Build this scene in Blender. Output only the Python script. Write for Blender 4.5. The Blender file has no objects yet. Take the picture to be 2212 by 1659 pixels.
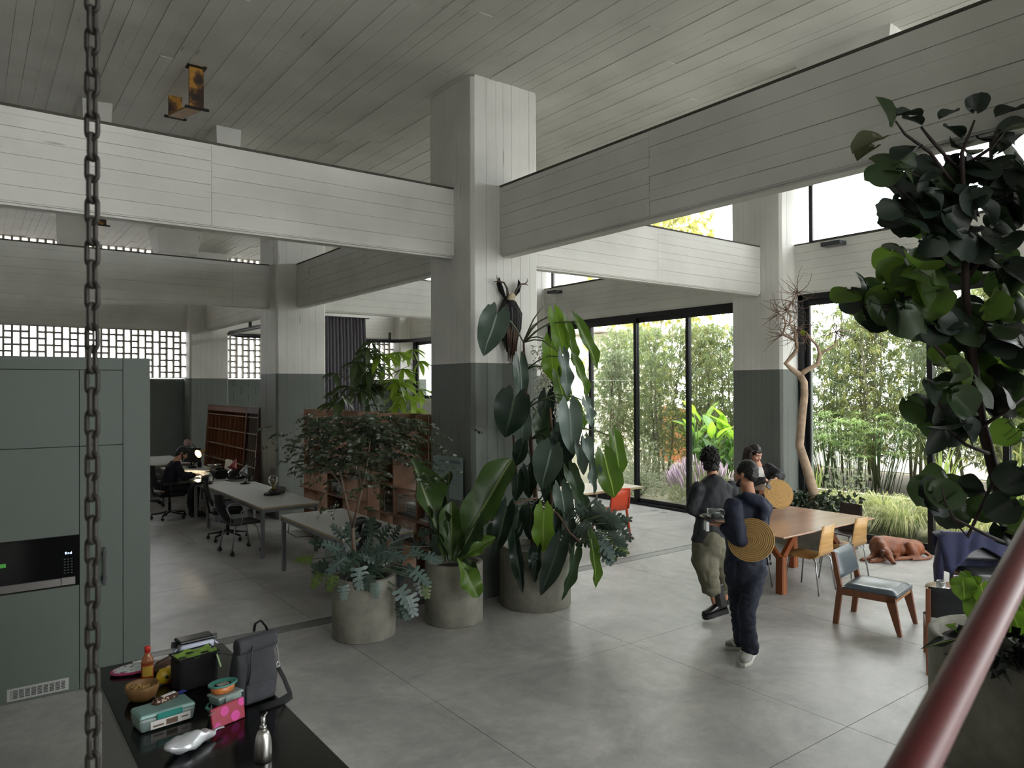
import bpy, bmesh, math, random
from mathutils import Vector, Matrix, Quaternion, noise as mnoise
import numpy as np
S = bpy.context.scene
COL = S.collection
PI = math.pi
rnd = random.Random(7)

# ------------------------------------------------------------------ camera
FPX, PITCH, ROLL, YAW = 1576.13, .006, -.0042, .9291
CAM = Vector((-4.616, -6.923, 2.42))
_F = Vector((math.cos(YAW), math.sin(YAW), 0)); _R = Vector((math.sin(YAW), -math.cos(YAW), 0)); _U = Vector((0, 0, 1))
_c, _s = math.cos(PITCH), math.sin(PITCH)
_F, _U = _F*_c + _U*_s, _U*_c - _F*_s
_c, _s = math.cos(ROLL), math.sin(ROLL)
_R, _U = _R*_c + _U*_s, _U*_c - _R*_s
cd = bpy.data.cameras.new('camera'); cam = bpy.data.objects.new('camera', cd); COL.objects.link(cam)
cam.matrix_world = Matrix(((_R.x, _U.x, -_F.x, CAM.x), (_R.y, _U.y, -_F.y, CAM.y), (_R.z, _U.z, -_F.z, CAM.z), (0, 0, 0, 1)))
cd.sensor_width = 36; cd.lens = FPX/2212*36; cd.clip_start = .05; cd.clip_end = 400
cd.dof.use_dof = True; cd.dof.focus_distance = 8.5; cd.dof.aperture_fstop = 5.4
S.camera = cam

# ------------------------------------------------------------------ sky, exposure
W = bpy.data.worlds.new('overcast_sky'); S.world = W; W.use_nodes = True
nt = W.node_tree; nt.nodes.clear()
out = nt.nodes.new('ShaderNodeOutputWorld'); bg = nt.nodes.new('ShaderNodeBackground')
tc = nt.nodes.new('ShaderNodeTexCoord'); sx = nt.nodes.new('ShaderNodeSeparateXYZ'); rp = nt.nodes.new('ShaderNodeValToRGB')
rp.color_ramp.elements[0].position = .45; rp.color_ramp.elements[0].color = (.86, .88, .90, 1)
rp.color_ramp.elements[1].position = 1.; rp.color_ramp.elements[1].color = (.98, .99, 1., 1)
mp = nt.nodes.new('ShaderNodeMapRange'); mp.inputs[1].default_value = -1; mp.inputs[2].default_value = 1
L = nt.links
L.new(tc.outputs['Generated'], sx.inputs[0]); L.new(sx.outputs[2], mp.inputs[0]); L.new(mp.outputs[0], rp.inputs[0])
L.new(rp.outputs[0], bg.inputs[0]); L.new(bg.outputs[0], out.inputs[0])
bg.inputs[1].default_value = 8.0
S.view_settings.view_transform = 'Standard'; S.view_settings.look = 'None'
S.view_settings.gamma = 1; S.view_settings.use_curve_mapping = False
S.view_settings.exposure = 0.55
cy = S.cycles
cy.max_bounces = 7; cy.diffuse_bounces = 4; cy.glossy_bounces = 3; cy.transmission_bounces = 4; cy.transparent_max_bounces = 10
cy.caustics_reflective = False; cy.caustics_refractive = False; cy.sample_clamp_indirect = 6
cy.use_adaptive_sampling = True; cy.adaptive_threshold = .02

# ------------------------------------------------------------------ helpers
def PX(u, v, d):
    """the world point that lies d metres in front of the lens under image point (u, v)"""
    return CAM + (_F + _R*((u-1106)/FPX) - _U*((v-829.5)/FPX))*d
def PZ(u, v, z=0.):
    d = _F + _R*((u-1106)/FPX) - _U*((v-829.5)/FPX)
    return CAM + d*((z-CAM.z)/d.z)
def PPX(u, v, x):
    d = _F + _R*((u-1106)/FPX) - _U*((v-829.5)/FPX)
    return CAM + d*((x-CAM.x)/d.x)
def PPY(u, v, y):
    d = _F + _R*((u-1106)/FPX) - _U*((v-829.5)/FPX)
    return CAM + d*((y-CAM.y)/d.y)
def srgb(h):
    h = h.lstrip('#'); r = [int(h[i:i+2], 16)/255 for i in (0, 2, 4)]
    return tuple(c/12.92 if c <= .04045 else ((c+.055)/1.055)**2.4 for c in r)

class MB:
    """collects shapes and links them as ONE mesh object"""
    def __init__(s): s.v = []; s.f = []; s.m = []; s.sm = []
    def add(s, vs, fs, mi=0, smooth=False):
        o = len(s.v); s.v += [tuple(p) for p in vs]
        for f in fs: s.f.append(tuple(i+o for i in f)); s.m.append(mi); s.sm.append(smooth)
        return s
    def box(s, c, d, rot=None, mi=0, taper=1.):
        hx, hy, hz = d[0]/2, d[1]/2, d[2]/2
        pts = [Vector((x*hx*(taper if z > 0 else 1), y*hy*(taper if z > 0 else 1), z*hz)) for z in (-1, 1) for y in (-1, 1) for x in (-1, 1)]
        if rot is not None: pts = [rot @ p for p in pts]
        c = Vector(c)
        return s.add([p+c for p in pts], [(0, 2, 3, 1), (4, 5, 7, 6), (0, 1, 5, 4), (2, 6, 7, 3), (0, 4, 6, 2), (1, 3, 7, 5)], mi)
    def bb(s, a, b, mi=0):
        a, b = Vector(a), Vector(b)
        return s.box((a+b)/2, [abs(x) for x in (b-a)], None, mi)
    def bar(s, a, b, w, h=None, mi=0, up=Vector((0, 0, 1)), taper=1.):
        """rectangular bar from a to b, w across, h along up"""
        a, b = Vector(a), Vector(b); h = h or w; z = (b-a).normalized()
        if abs(z.dot(up)) > .99: up = Vector((0, 1, 0))
        x = up.cross(z).normalized(); y = z.cross(x)
        R = Matrix((x, y, z)).transposed()
        return s.box((a+b)/2, (w, h, (b-a).length), R, mi, taper)
    def tube(s, pts, r, n=8, mi=0, cap=True, smooth=True, flat=1.):
        pts = [Vector(p) for p in pts]; k = len(pts)
        rs = list(r) if hasattr(r, '__len__') else [r]*k
        t0 = (pts[1]-pts[0]).normalized()
        ref = Vector((0, 0, 1)) if abs(t0.z) < .9 else Vector((1, 0, 0))
        x = ref.cross(t0).normalized(); vs = []; fs = []
        for i, p in enumerate(pts):
            t = (pts[min(i+1, k-1)]-pts[max(i-1, 0)]).normalized()
            x = (x - t*x.dot(t)).normalized(); y = t.cross(x)
            for j in range(n):
                a = 2*PI*j/n; vs.append(p + x*(rs[i]*math.cos(a)) + y*(rs[i]*flat*math.sin(a)))
        for i in range(k-1):
            for j in range(n):
                fs.append((i*n+j, i*n+(j+1) % n, (i+1)*n+(j+1) % n, (i+1)*n+j))
        if cap: fs.append(tuple(range(n-1, -1, -1))); fs.append(tuple(range((k-1)*n, k*n)))
        return s.add(vs, fs, mi, smooth)
    def lathe(s, prof, c=(0, 0, 0), n=24, mi=0, smooth=True, closed=True, rot=None, sx=1., sy=1.):
        vs = []; fs = []; k = len(prof); c = Vector(c)
        for r, z in prof:
            for j in range(n):
                a = 2*PI*j/n; p = Vector((r*math.cos(a)*sx, r*math.sin(a)*sy, z))
                vs.append((rot @ p if rot is not None else p)+c)
        for i in range(k-1):
            for j in range(n): fs.append((i*n+j, i*n+(j+1) % n, (i+1)*n+(j+1) % n, (i+1)*n+j))
        if closed:
            if prof[0][0] > 1e-6: fs.append(tuple(range(n-1, -1, -1)))
            if prof[-1][0] > 1e-6: fs.append(tuple(range((k-1)*n, k*n)))
        return s.add(vs, fs, mi, smooth)
    def ball(s, c, r, mi=0, n=12, m=8, rot=None):
        r = r if hasattr(r, '__len__') else (r, r, r); vs = []; fs = []; c = Vector(c)
        for i in range(m+1):
            t = PI*i/m
            for j in range(n):
                a = 2*PI*j/n; p = Vector((r[0]*math.sin(t)*math.cos(a), r[1]*math.sin(t)*math.sin(a), -r[2]*math.cos(t)))
                vs.append((rot @ p if rot is not None else p)+c)
        for i in range(m):
            for j in range(n): fs.append((i*n+j, i*n+(j+1) % n, (i+1)*n+(j+1) % n, (i+1)*n+j))
        return s.add(vs, fs, mi, True)
    def prism(s, poly, thick, M=None, mi=0, smooth=False):
        """poly in xy extruded along z by thick, then moved by matrix M"""
        n = len(poly); M = M or Matrix.Identity(4)
        vs = [M @ Vector((x, y, 0)) for x, y in poly] + [M @ Vector((x, y, thick)) for x, y in poly]
        fs = [tuple(range(n-1, -1, -1)), tuple(range(n, 2*n))] + [(i, (i+1) % n, n+(i+1) % n, n+i) for i in range(n)]
        return s.add(vs, fs, mi, smooth)
    def mesh(s, name='mesh'):
        me = bpy.data.meshes.new(name); me.from_pydata(s.v, [], s.f)
        me.polygons.foreach_set('material_index', s.m); me.polygons.foreach_set('use_smooth', s.sm); me.update()
        return me
    def build(s, name, mats, parent=None, bevel=0, seg=2, fix=True, loc=None, kind=None):
        me = s.mesh(name)
        if fix:
            b = bmesh.new(); b.from_mesh(me)
            if bevel: bmesh.ops.remove_doubles(b, verts=b.verts, dist=1e-5)
            bmesh.ops.recalc_face_normals(b, faces=b.faces); b.to_mesh(me); b.free()
        o = link(name, me, mats, parent)
        if bevel:
            m = o.modifiers.new('bevel', 'BEVEL'); m.width = bevel; m.segments = seg; m.limit_method = 'ANGLE'; m.angle_limit = .6
        if loc is not None: o.location = loc
        if kind: o['kind'] = kind
        return o
def link(name, me, mats, parent=None):
    if mats is not None:
        me.materials.clear()
        for m in (mats if isinstance(mats, (list, tuple)) else [mats]): me.materials.append(m)
    o = bpy.data.objects.new(name, me); COL.objects.link(o)
    if parent is not None:
        o.parent = parent; r = parent
        while r.parent: r = r.parent
        o.matrix_parent_inverse = Matrix.Identity(4) if r.get('local') else world_of(parent).inverted()
    return o
def world_of(o):
    M = o.matrix_basis
    return world_of(o.parent) @ o.matrix_parent_inverse @ M if o.parent else M
def thing(name, label, cat, loc=(0, 0, 0), rz=0, group=None, local=True):
    """an Empty at the thing's base; with local=True its parts are modelled in its own frame"""
    o = bpy.data.objects.new(name, None); COL.objects.link(o); o.empty_display_size = .1
    o.location = loc; o.rotation_euler = (0, 0, rz)
    if local: o['local'] = 1
    o['label'] = label; o['category'] = cat
    if group: o['group'] = group
    return o
def tag(o, label=None, cat=None, group=None, kind=None):
    for k, v in (('label', label), ('category', cat), ('group', group), ('kind', kind)):
        if v: o[k] = v
    return o
def struct(o): o['kind'] = 'structure'; return o
_kids = {}
def children_of(o): return [c for c in bpy.data.objects if c.parent == o]
def copy_tree(o, loc=None, rz=None, label=None, group=None, parent=None):
    c = o.copy(); COL.objects.link(c)
    if parent: c.parent = parent
    if loc is not None: c.location = loc
    if rz is not None: c.rotation_euler = (0, 0, rz)
    if label: c['label'] = label
    if group: c['group'] = group
    for ch in children_of(o): copy_tree(ch, parent=c)
    return c
def baked(o):
    """replace the object's mesh by its evaluated (modifier-applied) mesh"""
    dg = bpy.context.evaluated_depsgraph_get(); me = bpy.data.meshes.new_from_object(o.evaluated_get(dg), depsgraph=dg)
    old = o.data; o.modifiers.clear(); o.data = me
    return o

# ------------------------------------------------------------------ materials
MATS = {}
def mat(name, col, rough=.6, metal=0., var=.0, vscale=6., bump=0., bscale=40., spec=.5, stretch=(1, 1, 1), trans=0., col2=None, coord='Object', emit=None, estr=0., sheen=0.):
    if name in MATS: return MATS[name]
    m = bpy.data.materials.new(name); MATS[name] = m; m.use_nodes = True
    nt = m.node_tree; b = nt.nodes['Principled BSDF']; L = nt.links
    if isinstance(col, str): col = srgb(col)
    if isinstance(col2, str): col2 = srgb(col2)
    b.inputs['Base Color'].default_value = (*col, 1); b.inputs['Roughness'].default_value = rough; b.inputs['Metallic'].default_value = metal
    b.inputs['Specular IOR Level'].default_value = spec
    if sheen: b.inputs['Sheen Weight'].default_value = sheen
    if emit: b.inputs['Emission Color'].default_value = (*emit, 1); b.inputs['Emission Strength'].default_value = estr
    if var or bump or col2:
        if coord == 'Position':
            g = nt.nodes.new('ShaderNodeNewGeometry'); src = g.outputs['Position']
        else:
            g = nt.nodes.new('ShaderNodeTexCoord'); src = g.outputs['Object']
        mp = nt.nodes.new('ShaderNodeMapping'); mp.inputs['Scale'].default_value = stretch; L.new(src, mp.inputs[0])
        if var or col2:
            n = nt.nodes.new('ShaderNodeTexNoise'); n.inputs['Scale'].default_value = vscale; n.inputs['Detail'].default_value = 6; n.inputs['Roughness'].default_value = .65
            L.new(mp.outputs[0], n.inputs['Vector'])
            r = nt.nodes.new('ShaderNodeValToRGB'); r.color_ramp.elements[0].position = .3; r.color_ramp.elements[1].position = .7
            a = col; c2 = col2 or tuple(min(1, x*(1+var)) for x in col); a = a if col2 else tuple(x*(1-var) for x in col)
            r.color_ramp.elements[0].color = (*a, 1); r.color_ramp.elements[1].color = (*c2, 1)
            L.new(n.outputs[0], r.inputs[0]); L.new(r.outputs[0], b.inputs['Base Color'])
        if bump:
            n2 = nt.nodes.new('ShaderNodeTexNoise'); n2.inputs['Scale'].default_value = bscale; n2.inputs['Detail'].default_value = 5
            L.new(mp.outputs[0], n2.inputs['Vector'])
            bp = nt.nodes.new('ShaderNodeBump'); bp.inputs['Strength'].default_value = bump; bp.inputs['Distance'].default_value = .01
            L.new(n2.outputs[0], bp.inputs['Height']); L.new(bp.outputs[0], b.inputs['Normal'])
    if trans:
        t = nt.nodes.new('ShaderNodeBsdfTranslucent'); mx = nt.nodes.new('ShaderNodeMixShader'); mx.inputs[0].default_value = trans
        t.inputs[0].default_value = (*[min(1, x*1.35) for x in (col[0]*1.1, col[1]*1.15, col[2]*.7)], 1)
        L.new(b.outputs[0], mx.inputs[1]); L.new(t.outputs[0], mx.inputs[2]); L.new(mx.outputs[0], nt.nodes['Material Output'].inputs[0])
    return m
def concrete(name, stretch, white='#dcdbd5', green=None, zline=2.715, bump=.35):
    """board-marked painted concrete; wood grain of the boards runs along the axis with the small stretch value"""
    m = bpy.data.materials.new(name); m.use_nodes = True; nt = m.node_tree; b = nt.nodes['Principled BSDF']; L = nt.links
    g = nt.nodes.new('ShaderNodeNewGeometry'); mp = nt.nodes.new('ShaderNodeMapping'); mp.inputs['Scale'].default_value = stretch
    L.new(g.outputs['Position'], mp.inputs[0])
    n = nt.nodes.new('ShaderNodeTexNoise'); n.inputs['Scale'].default_value = 9; n.inputs['Detail'].default_value = 8; n.inputs['Roughness'].default_value = .7
    L.new(mp.outputs[0], n.inputs['Vector'])
    n3 = nt.nodes.new('ShaderNodeTexNoise'); n3.inputs['Scale'].default_value = 1.3; n3.inputs['Detail'].default_value = 5; L.new(g.outputs['Position'], n3.inputs['Vector'])
    r = nt.nodes.new('ShaderNodeValToRGB'); w = srgb(white)
    r.color_ramp.elements[0].position = .30; r.color_ramp.elements[0].color = (*[x*.84 for x in w], 1)
    r.color_ramp.elements[1].position = .62; r.color_ramp.elements[1].color = (*w, 1)
    L.new(n3.outputs[0], r.inputs[0])
    # pits and board seams chipped dark
    v = nt.nodes.new('ShaderNodeTexVoronoi'); v.inputs['Scale'].default_value = 5.5; L.new(mp.outputs[0], v.inputs['Vector'])
    r2 = nt.nodes.new('ShaderNodeValToRGB'); r2.color_ramp.elements[0].position = .035; r2.color_ramp.elements[0].color = (.3, .3, .3, 1)
    r2.color_ramp.elements[1].position = .07; r2.color_ramp.elements[1].color = (1, 1, 1, 1); L.new(v.outputs['Distance'], r2.inputs[0])
    mx = nt.nodes.new('ShaderNodeMixRGB'); mx.blend_type = 'MULTIPLY'; mx.inputs[0].default_value = .5
    src = r.outputs[0]
    if green:
        sp = nt.nodes.new('ShaderNodeSeparateXYZ'); L.new(g.outputs['Position'], sp.inputs[0])
        lt = nt.nodes.new('ShaderNodeMath'); lt.operation = 'LESS_THAN'; lt.inputs[1].default_value = zline; L.new(sp.outputs[2], lt.inputs[0])
        mg = nt.nodes.new('ShaderNodeMixRGB'); L.new(lt.outputs[0], mg.inputs[0]); L.new(src, mg.inputs[1])
        gr = nt.nodes.new('ShaderNodeValToRGB'); gg = srgb(green)
        gr.color_ramp.elements[0].position = .3; gr.color_ramp.elements[0].color = (*[x*.88 for x in gg], 1); gr.color_ramp.elements[1].position = .65; gr.color_ramp.elements[1].color = (*gg, 1)
        L.new(n3.outputs[0], gr.inputs[0]); L.new(gr.outputs[0], mg.inputs[2]); src = mg.outputs[0]
    L.new(src, mx.inputs[1]); L.new(r2.outputs[0], mx.inputs[2]); L.new(mx.outputs[0], b.inputs['Base Color'])
    bp = nt.nodes.new('ShaderNodeBump'); bp.inputs['Strength'].default_value = bump; bp.inputs['Distance'].default_value = .012
    L.new(n.outputs[0], bp.inputs['Height']); L.new(bp.outputs[0], b.inputs['Normal'])
    b.inputs['Roughness'].default_value = .62; b.inputs['Specular IOR Level'].default_value = .3
    MATS[name] = m
    return m
def glassy(name, tint=(1, 1, 1), refl=.06, rough=0.):
    m = bpy.data.materials.new(name); MATS[name] = m; m.use_nodes = True; nt = m.node_tree; L = nt.links
    nt.nodes.remove(nt.nodes['Principled BSDF'])
    t = nt.nodes.new('ShaderNodeBsdfTransparent'); t.inputs[0].default_value = (*tint, 1)
    g = nt.nodes.new('ShaderNodeBsdfGlossy'); g.inputs['Roughness'].default_value = rough
    fr = nt.nodes.new('ShaderNodeLayerWeight'); fr.inputs[0].default_value = .25
    ml = nt.nodes.new('ShaderNodeMath'); ml.operation = 'MULTIPLY_ADD'; ml.inputs[1].default_value = .5; ml.inputs[2].default_value = refl; L.new(fr.outputs['Fresnel'], ml.inputs[0])
    mx = nt.nodes.new('ShaderNodeMixShader'); L.new(ml.outputs[0], mx.inputs[0]); L.new(t.outputs[0], mx.inputs[1]); L.new(g.outputs[0], mx.inputs[2])
    L.new(mx.outputs[0], nt.nodes['Material Output'].inputs[0])
    return m
GREEN = '#6c716b'
CX = concrete('painted_concrete_along_x', (.12, 1, 1)); CY = concrete('painted_concrete_along_y', (1, .12, 1))
CZ = concrete('two_tone_painted_concrete', (1, 1, .1), green=GREEN)
WBLK = concrete('two_tone_painted_blockwork', (1, 1, 1), green='#636963', bump=.2)
PLAIN = mat('white_painted_plaster', '#d2d2cd', .7, var=.04, vscale=2, bump=.1, coord='Position')
BLACKM = mat('black_anodised_aluminium', '#15171a', .42, .3)
GLASS = glassy('window_glass', (.97, .98, .97), .025)
CLEARG = glassy('clear_glassware', (.93, .95, .95), .10)
ACRYL = glassy('acrylic_sheet', (.9, .92, .92), .09)
BLACKP = mat('black_plastic', '#141414', .45)
BLACKF = mat('black_fabric', '#0f1012', .9, bump=.25, bscale=160)
GREYMET = mat('grey_painted_steel', '#74787a', .42, .1)
CHROME = mat('brushed_steel', '#b9b9b6', .28, 1.)
DARKIRON = mat('dark_iron', '#2a2724', .6, .7, var=.2, vscale=30)
# ================================================================== STRUCTURE
L1, WX, CS, ZC, ZB, ZT, BO, BWD, XW = 6.569, 6.06, .96, 6.02, 3.96, 4.781, .39, .19, 6.5
YB = 2*L1
unit = MB().box((0, 0, 0), (1, 1, 1)).mesh('board')
def board(parent, c, d, m, name='board'):
    key = ('board', m.name)
    if key not in _kids:
        me = unit.copy(); me.materials.append(m); _kids[key] = me
    o = bpy.data.objects.new(name, _kids[key]); COL.objects.link(o); o.parent = parent
    o.location = c; o.scale = d
    return o
# ---- floor: polished concrete slabs with saw-cut joints
def floor_material():
    m = bpy.data.materials.new('polished_concrete'); m.use_nodes = True; nt = m.node_tree; b = nt.nodes['Principled BSDF']; L = nt.links
    g = nt.nodes.new('ShaderNodeNewGeometry')
    n = nt.nodes.new('ShaderNodeTexNoise'); n.inputs['Scale'].default_value = .9; n.inputs['Detail'].default_value = 9; n.inputs['Roughness'].default_value = .68; n.inputs['Distortion'].default_value = .8
    L.new(g.outputs['Position'], n.inputs['Vector'])
    r = nt.nodes.new('ShaderNodeValToRGB'); e = r.color_ramp.elements
    e[0].position = .32; e[0].color = (*srgb('#8a8987'), 1); e[1].position = .68; e[1].color = (*srgb('#bbb9b5'), 1)
    L.new(n.outputs[0], r.inputs[0])
    n2 = nt.nodes.new('ShaderNodeTexNoise'); n2.inputs['Scale'].default_value = 7; n2.inputs['Detail'].default_value = 10; n2.inputs['Roughness'].default_value = .75; L.new(g.outputs['Position'], n2.inputs['Vector'])
    r2 = nt.nodes.new('ShaderNodeValToRGB'); r2.color_ramp.elements[0].position = .3; r2.color_ramp.elements[0].color = (.78, .78, .78, 1); r2.color_ramp.elements[1].position = .65; r2.color_ramp.elements[1].color = (1.08, 1.08, 1.08, 1)
    L.new(n2.outputs[0], r2.inputs[0])
    mx = nt.nodes.new('ShaderNodeMixRGB'); mx.blend_type = 'MULTIPLY'; mx.inputs[0].default_value = 1; L.new(r.outputs[0], mx.inputs[1]); L.new(r2.outputs[0], mx.inputs[2])
    L.new(mx.outputs[0], b.inputs['Base Color'])
    rr = nt.nodes.new('ShaderNodeMapRange'); rr.inputs[3].default_value = .26; rr.inputs[4].default_value = .5; L.new(n2.outputs[0], rr.inputs[0]); L.new(rr.outputs[0], b.inputs['Roughness'])
    bp = nt.nodes.new('ShaderNodeBump'); bp.inputs['Strength'].default_value = .06; bp.inputs['Distance'].default_value = .01; L.new(n2.outputs[0], bp.inputs['Height']); L.new(bp.outputs[0], b.inputs['Normal'])
    b.inputs['Specular IOR Level'].default_value = .5
    return m
FLOORM = floor_material()
JOINT = mat('dark_joint_filler', '#33322f', .9)  # dark base colour that shows in the saw-cut joints
fl = struct(MB().bb((-13, -14, -.3), (6.95, 14.0, -.012)).build('floor', JOINT))
xs = [-13, -10.19, -8.07, -5.95, -3.83, -1.71, .41, 2.53, 4.65, 6.95]
ys = [-14, -12.7, -10.56, -8.43, -6.3, -4.17, -2.04, .27, None, .47, 2.6, 4.73, 6.86, 8.99, 11.1, 14.0]
for i in range(len(xs)-1):
    prev = ys[0]
    for y in ys[1:]:
        if y is None: prev = None; continue
        if prev is None: prev = y; continue
        j = .005
        board(fl, ((xs[i]+xs[i+1])/2, (prev+y)/2, -.01), (xs[i+1]-xs[i]-j, y-prev-j, .02), FLOORM, 'slab'); prev = y
CHAN = mat('dull_steel_channel', '#6f6f6d', .45, .5, var=.2, vscale=12)
dc = MB(); dc.bb((-13, .29, -.02), (6.4, .45, -.001)); dc.bb((-13, .275, -.02), (6.4, .285, .002)); dc.bb((-13, .455, -.02), (6.4, .468, .002))
dc.build('drain_channel', CHAN, fl)
for x, y in ((4.05, 2.55), (4.55, 1.95), (4.62, 1.63)): pass
# ---- ceiling: board-marked concrete slab
ce = struct(MB().bb((-13, -14, ZC+.004), (7.2, 14, ZC+.3)).build('ceiling', CY))
far = MB(); nb = 0; rb = random.Random(3)
x = -6.2; rows = []
while x < 6.9:
    w = rb.choice((.135, .145, .15, .16)); rows.append((x, w)); x += w
cand = []
for x, w in rows:
    y = -8 + rb.uniform(-2.5, 0)
    while y < 13.6:
        ln = rb.choice((2.4, 3.0, 3.3, 3.6)) ; cand.append((x+w/2, y+ln/2, w, ln)); y += ln
cand.sort(key=lambda q: (Vector((q[0], q[1]))-Vector((-.5, -.5))).length)
for k, (cx, cyy, w, ln) in enumerate(cand):
    t = rb.uniform(.004, .014); gap = rb.uniform(.002, .006)
    if k < 296: board(ce, (cx, cyy, ZC-t/2+.004), (w-gap, ln-.004, t), CY)
    else: far.box((cx, cyy, ZC-t/2+.004), (w-gap, ln-.004, t))
far.build('board_field', CY, ce, kind='stuff')
# ---- columns
def column(x, y, name='column', boards=True):
    o = struct(MB().bb((x, y, 0), (x+CS, y+CS, ZC)).build(name, CZ, bevel=.03, seg=1))
    if not boards: return o
    r = random.Random(int(x*10+y*7+100)); zs = [0, 2.0, ZT, ZC] if r.random() < .5 else [0, 2.9, ZT, ZC]
    for face in range(2):
        p = .035
        while p < CS-.06:
            w = min(r.choice((.1, .125, .14, .16)), CS-.035-p)
            if w < .04: break
            for a, b in zip(zs, zs[1:]):
                t = r.uniform(.002, .006)
                if face == 0: board(o, (x+p+w/2, y-t/2, (a+b)/2), (w-.003, t, b-a-.004), CZ)
                else: board(o, (x-t/2, y+p+w/2, (a+b)/2), (t, w-.003, b-a-.004), CZ)
            p += w
    return o
for cx_, cy_, bd in ((0, 0, 1), (0, L1, 1), (0, YB, 1), (WX, 0, 1), (WX, L1, 1), (WX, YB, 1), (WX, -L1, 0), (0, -L1, 0), (-WX, 0, 0), (-WX, L1, 0), (-WX, YB, 0), (WX, -2*L1, 0)):
    column(cx_, cy_, boards=bool(bd))
# ---- beams
CAPM = mat('shadow_toned_beam_cap', '#4d4a43', .9, var=.2, vscale=14)  # projecting cap; its dark colour paints the shadow at the beam's top edge
def beam(axis, a, b, off, sides, boards=True, name='beam'):
    """axis 'x': runs from x=a to b with its faces at y=off..off+BWD; 'y' likewise"""
    m = CX if axis == 'x' else CY; d = .006
    mb = MB()
    if axis == 'x': mb.bb((a, off+d, ZB+.02), (b, off+BWD-d, ZT)); mb.bb((a, off+.03, ZB), (b, off+BWD-.03, ZB+.03))
    else: mb.bb((off+d, a, ZB+.02), (off+BWD-d, b, ZT)); mb.bb((off+.03, a, ZB), (off+BWD-.03, b, ZB+.03))
    o = struct(mb.build(name, m))
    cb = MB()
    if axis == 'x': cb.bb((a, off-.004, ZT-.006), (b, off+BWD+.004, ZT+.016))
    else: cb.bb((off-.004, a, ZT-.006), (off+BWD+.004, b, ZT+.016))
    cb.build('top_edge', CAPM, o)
    if not boards: return o
    r = random.Random(int(a*13+off*7+50)); ends = [a]
    while ends[-1] < b-2.6: ends.append(ends[-1]+r.uniform(2.0, 3.4))
    ends.append(b)
    for s in sides:
        for e0, e1 in zip(ends, ends[1:]):
            z = ZB+.03
            while z < ZT-.02:
                w = min(r.choice((.1, .13, .15, .17)), ZT-.01-z)
                if w < .03: break
                t = r.uniform(.008, .014); q = off+d-t/2 if s < 0 else off+BWD-d+t/2
                c = ((e0+e1)/2, q, z+w/2) if axis == 'x' else (q, (e0+e1)/2, z+w/2)
                dd = (e1-e0-.004, t, w-.003) if axis == 'x' else (t, e1-e0-.004, w-.003)
                board(o, c, dd, m); z += w
    return o
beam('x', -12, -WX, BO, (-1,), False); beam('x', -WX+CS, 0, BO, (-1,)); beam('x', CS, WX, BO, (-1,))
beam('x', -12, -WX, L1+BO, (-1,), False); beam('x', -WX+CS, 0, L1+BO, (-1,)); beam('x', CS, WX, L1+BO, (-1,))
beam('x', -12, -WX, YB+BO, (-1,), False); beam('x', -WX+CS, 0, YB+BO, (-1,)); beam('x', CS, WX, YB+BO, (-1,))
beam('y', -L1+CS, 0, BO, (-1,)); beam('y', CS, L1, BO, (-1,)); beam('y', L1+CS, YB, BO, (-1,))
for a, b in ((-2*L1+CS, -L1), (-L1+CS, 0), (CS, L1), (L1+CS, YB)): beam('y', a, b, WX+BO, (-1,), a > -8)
# ---- downstand stubs under the slab (old hoppers' seats)
def stub(x0, x1, y0, y1, z, t=.06):
    mb = MB(); v = [(x0, y0, ZC), (x1, y0, ZC), (x1, y1, ZC), (x0, y1, ZC), (x0+t, y0+t, z), (x1-t, y0+t, z), (x1-t, y1-t, z), (x0+t, y1-t, z)]
    mb.add(v, [(0, 1, 5, 4), (1, 2, 6, 5), (2, 3, 7, 6), (3, 0, 4, 7), (4, 5, 6, 7), (0, 3, 2, 1)])
    return struct(mb.build('ceiling_downstand', CZ))
stub(2.7, 3.7, -3.41, -2.36, 5.35, .16)
for xx in (-3.48, -1.9): stub(xx, xx+.33, 3.4, 4.4, 5.2, .03)
for xx, yy in ((-4.75, 9.6), (-3.2, 9.6)): stub(xx, xx+.5, yy, yy+.5, 4.6, .03)
stub(-1.3, -.3, 10.6, 11.4, 5.5, .1)
# ---- back wall: painted blockwork below, pierced breeze blocks above
BRZ = mat('breeze_block_cement', '#a9a49c', .85, var=.08, vscale=8, bump=.2, bscale=60)
wb = struct(MB().bb((-12.5, YB+.62, 0), (6.5, YB+.72, 2.715)).build('wall_back', WBLK))
rb = random.Random(5)
blkA = []
for row in range(13):
    z = row*.209
    x = -3.6 + (row % 2)*.2
    while x < 6.1:
        if not (-.15 < x < .75): blkA.append((x, z))
        x += .405
for x, z in blkA: board(wb, (x+.2, YB+.615+rb.uniform(-.003, .003), z+.1), (.396, .02, .2), WBLK, 'block')
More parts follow.
